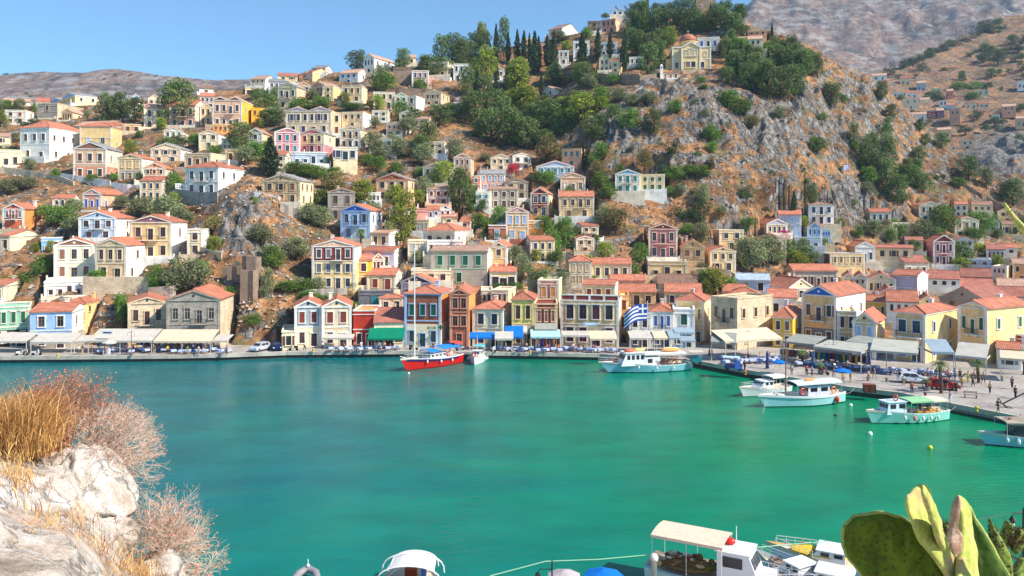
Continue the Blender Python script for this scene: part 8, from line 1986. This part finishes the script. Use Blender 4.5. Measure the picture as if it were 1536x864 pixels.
    tmp += [pad(None, Zp([(1068,283),(1125,345),(1150,470),(1160,600),(1185,720),(1200,980),(1070,980),(1080,700),(1085,560),(1062,420),(1045,330)]), 1.84, (.6,-.7,.3), .016, G2, None, seed=4)]
    tmp += [pad(None, Zp([(1062,284),(1072,360),(1050,500),(1085,570),(1080,700),(1085,840),(1030,780),(965,620),(985,560),(1010,450),(1030,330)]), 1.82, (-.1,-1,.1), .022, CK, None, name='corky_edge', seed=5)]
    tmp += [pad(None, Zp([(1135,360),(1180,450),(1240,540),(1300,640),(1350,740),(1420,864),(1450,1000),(1180,1000),(1185,800),(1160,600),(1148,450)]), 1.95, (-.35,-1,.15), .022, G3, RM, seed=6)]
    r2 = thing('spiny_cactus', "spiny narrow-padded cactus at the right edge behind the smooth pads", 'cactus', P(1510,880,2.1)); tmp2 = []
    G4 = padmat('spiny_pad',(.10,.18,.02),(.26,.36,.07))
    for L, D, nrm in (([(1290,452),(1330,520),(1380,600),(1440,720),(1455,830),(1450,960),(1380,960),(1330,760),(1300,620),(1285,520)],2.1,(-.3,-1,.2)),([(1420,470),(1450,520),(1440,600),(1405,660),(1385,600),(1395,520)],2.5,(.2,-1,0)),([(1500,520),(1530,560),(1510,640),(1460,700),(1450,640),(1475,570)],2.5,(.3,-1,0)),([(1510,730),(1570,780),(1560,900),(1480,960),(1460,860),(1480,780)],2.2,(.4,-.8,.3)),([(955,490),(985,500),(985,545),(960,560)],2.4,(.2,-1,0))):
        tmp2.append(pad(None, Zp(L), D, nrm, .028, G4, None, 46, seed=int(L[0][0])))
    for rr, tt in ((r,tmp),(r2,tmp2)):
        rr.location = rr.location; M = Matrix.Translation(rr.location)
        for o in tt: o.parent = rr; o.matrix_parent_inverse = M.inverted()
    r3 = thing('cactus_stalk', "thin spiny yellow-green cactus stalk hanging in at the upper right edge", 'cactus', P(1545,360,1.7))
    b = MB(); pts = [P(u,v,1.7) for u,v in ((1506,304),(1512,314),(1520,326),(1530,338),(1545,356),(1565,380),(1600,430),(1620,520),(1600,900))]; b.tube(pts, [.002,.0045,.006,.0075,.009,.011,.013,.014,.015], 7)
    o = b.build('stem', G2, None, True); o.parent = r3; o.matrix_parent_inverse = Matrix.Translation(r3.location).inverted()
    b = MB(); g = random.Random(4)
    for i in range(5):
        for k in range(10): t = g.random(); p = pts[i].lerp(pts[i+1], t); d = Vector((g.gauss(0,1),g.gauss(0,1),g.gauss(0,1))).normalized(); b.tube([p+d*.003, p+d*.014], [.0010,.0003], 3)
    o = b.build('spines', plain('cactus_spine',(.30,.22,.12),.7), None); o.parent = r3; o.matrix_parent_inverse = Matrix.Translation(r3.location).inverted()
    # near quay things that peek over the bottom edge
    parasol("bright blue parasol top peeking in at the bottom edge", Vector((tu(905)*49.5,49.5,1.05)), 1.25, 1.15, canvas('blue_awning',(.10,.45,.80)))
    parasol("greyish white pointed tent top at the bottom edge beside a black lamp", Vector((tu(846)*49,49,1.05)), 1.05, 1.35, canvas('white_grey_awning',(.72,.68,.70)))
    D = 48; r = thing('street_lamp', "black iron lamp post with side lantern at the bottom edge", 'street lamp', (tu(828)*D, D, 1.05)); z = zat(840, D)-1.05; b = MB(); b.tube([(0,0,0),(0,0,z)], [.06,.04], 8); b.build('post', plain('black_iron',(.05,.05,.06),.5), r)
    b = MB(); b.tube([(0,0,z-.55),(-.75,0,z-.55),(-.85,0,z-.75)], .03, 6); a = b.build('arm', plain('black_iron',(.05,.05,.06),.5), r); b = MB(); b.lathe((-.85,0,z-1.2), [(.08,0),(.18,.35),(.03,.5)], 6); b.build('lantern', plain('black_iron',(.05,.05,.06),.5), a)
    D = 46; r = thing('street_lamp', "black iron street lamp with hanging lantern at the lower right edge", 'street lamp', (tu(1535)*D, D, 1.05)); z = zat(762, D)-1.05; b = MB(); b.tube([(0,0,0),(0,0,z)], [.09,.05], 8); b.build('post', plain('black_iron',(.05,.05,.06),.5), r)
    b = MB(); b.tube([(0,0,z-.3),(-.55,0,z-.30),(-.62,0,z-.45)], .03, 6); a = b.build('arm', plain('black_iron',(.05,.05,.06),.5), r)
    b = MB(); b.lathe((-.62,0,z-.9), [(.08,.0),(.17,.2),(.20,.22),(.03,.45)], 8); a2 = b.build('lantern', plain('black_iron',(.05,.05,.06),.5), a); 
    b = MB(); b.ball((-.62,0,z-.95), .13, 8); b.build('lantern_globe', plain('lantern_glass',(.85,.83,.75),.2), r)
    b = MB(); b.lathe((tu(981)*51.6,51.6,-.5), [(.17,0),(.17,2.6),(.27,2.65),(.28,2.85),(.18,3.05)], 12); tag(b.build('mooring_post', bm('pinkish_white_post',(.90,.84,.80)), None, True), "round-topped whitish mooring post beside the big fishing boat", 'post')

# ---------------------------------------------------------------- small stuff on the hill
def scatter():
    g = random.Random(12); b = MB(); c = MB()
    for _ in range(15000):
        u = g.uniform(-20,1560); v = g.uniform(30,500)
        if v < np.interp(u, CRu, CRv)+2: continue
        D = hit(u, v)
        if D < 150: continue
        x = tu(u)*D; z = ground(x, D); s = g.uniform(.12,.5)
        if g.random() < .45:
            p = Vector((x,D,z)); vs = [(x+s*1.3*cos(k*2.1+s)*g.uniform(.6,1.2), D+s*1.3*sin(k*2.1+s)*g.uniform(.6,1.2), z+.0) for k in range(3)]
            b.add(vs+[(x,D,z+s*1.1)], [(0,1,3),(1,2,3),(2,0,3)])
        else: leafquads(c, (x,D,z+s*.5), (s*1.6,s*1.6,s), 7, s*.6, g)
    kind(b.build('loose_rocks', stone('grey', .8)), 'stuff'); tag(bpy.data.objects['loose_rocks'], "loose grey stones scattered over the dry hillside", 'rocks')
    o = c.build('low_scrub', leafmat('scrub_leaves', (.10,.09,.03), (.30,.22,.09))); kind(o, 'stuff'); tag(o, "low dry scrub dotted over the hillside", 'scrub')

def setup():
    cam = bpy.data.cameras.new('Camera'); co = bpy.data.objects.new('Camera', cam); COL.objects.link(co); S.camera = co
    co.location = (0,0,CZ); co.rotation_euler = (pi/2,0,0); cam.sensor_width = 36; cam.lens = 36*F/1536; cam.shift_y = -(432-HZ)/1536; cam.clip_start = .1; cam.clip_end = 9000
    az = radians(-23); el = radians(42)
    w = bpy.data.worlds.new('World'); S.world = w; w.use_nodes = True; nt = w.node_tree; bg = nt.nodes['Background']
    sk = N(nt, 'ShaderNodeTexSky'); sk.sky_type = 'NISHITA'; sk.sun_disc = False; sk.sun_elevation = el; sk.sun_rotation = pi/2-az; sk.dust_density = .3; sk.ozone_density = 2.2; sk.air_density = 1.0; sk.altitude = 0
    tint = N(nt, 'ShaderNodeMix', data_type='RGBA', blend_type='MULTIPLY'); tint.inputs[0].default_value = 1; tint.inputs[7].default_value = SKYT; nt.links.new(sk.outputs[0], tint.inputs[6])
    nt.links.new(tint.outputs[2], bg.inputs[0]); bg.inputs[1].default_value = SKYS
    sl = bpy.data.lights.new('Sun', 'SUN'); so = bpy.data.objects.new('Sun', sl); COL.objects.link(so); sl.energy = SUNS; sl.angle = radians(.53); sl.color = (1,.90,.76)
    d = Vector((cos(el)*cos(az), cos(el)*sin(az), sin(el))); so.rotation_euler = d.to_track_quat('Z','Y').to_euler(); so.location = (60,0,120)
    S.view_settings.view_transform = 'Standard'; S.view_settings.look = 'None'; S.view_settings.exposure = EXPO; S.view_settings.gamma = 1
    S.render.engine = 'CYCLES'; S.cycles.max_bounces = 6; S.cycles.diffuse_bounces = 3; S.cycles.glossy_bounces = 3; S.cycles.transparent_max_bounces = 6; S.cycles.volume_bounces = 0
    if HAZE:
        b = MB(); b.box(-2440,2440,-340,2440,-9,900); o = b.build('haze', newhaze()); kind(o, 'stuff')
def newhaze():
    m = bpy.data.materials.new('haze_air'); m.use_nodes = True; nt = m.node_tree; nt.nodes.clear(); o = N(nt, 'ShaderNodeOutputMaterial'); v = N(nt, 'ShaderNodeVolumePrincipled')
    v.inputs['Color'].default_value = (.50,.72,1,1); v.inputs['Density'].default_value = HAZE; v.inputs['Anisotropy'].default_value = .0; nt.links.new(v.outputs[0], o.inputs['Volume']); return m
SKYS = .12; SUNS = 4.9; EXPO = .78; HAZE = .00013; SKYT = (.50,.76,.90,1)
def main():
    init_leaf(); build_houses(); infill(); far_houses(); build_terrain(); build_quay(); build_water(); build_church(); plant(); label_trees(); build_street(); build_boats(); build_foreground(); scatter()
    bpy.context.view_layer.update(); setup()
    for o in COL.objects:
        for k in ('_D','_t'):
            if k in o.keys(): del o[k]
main()
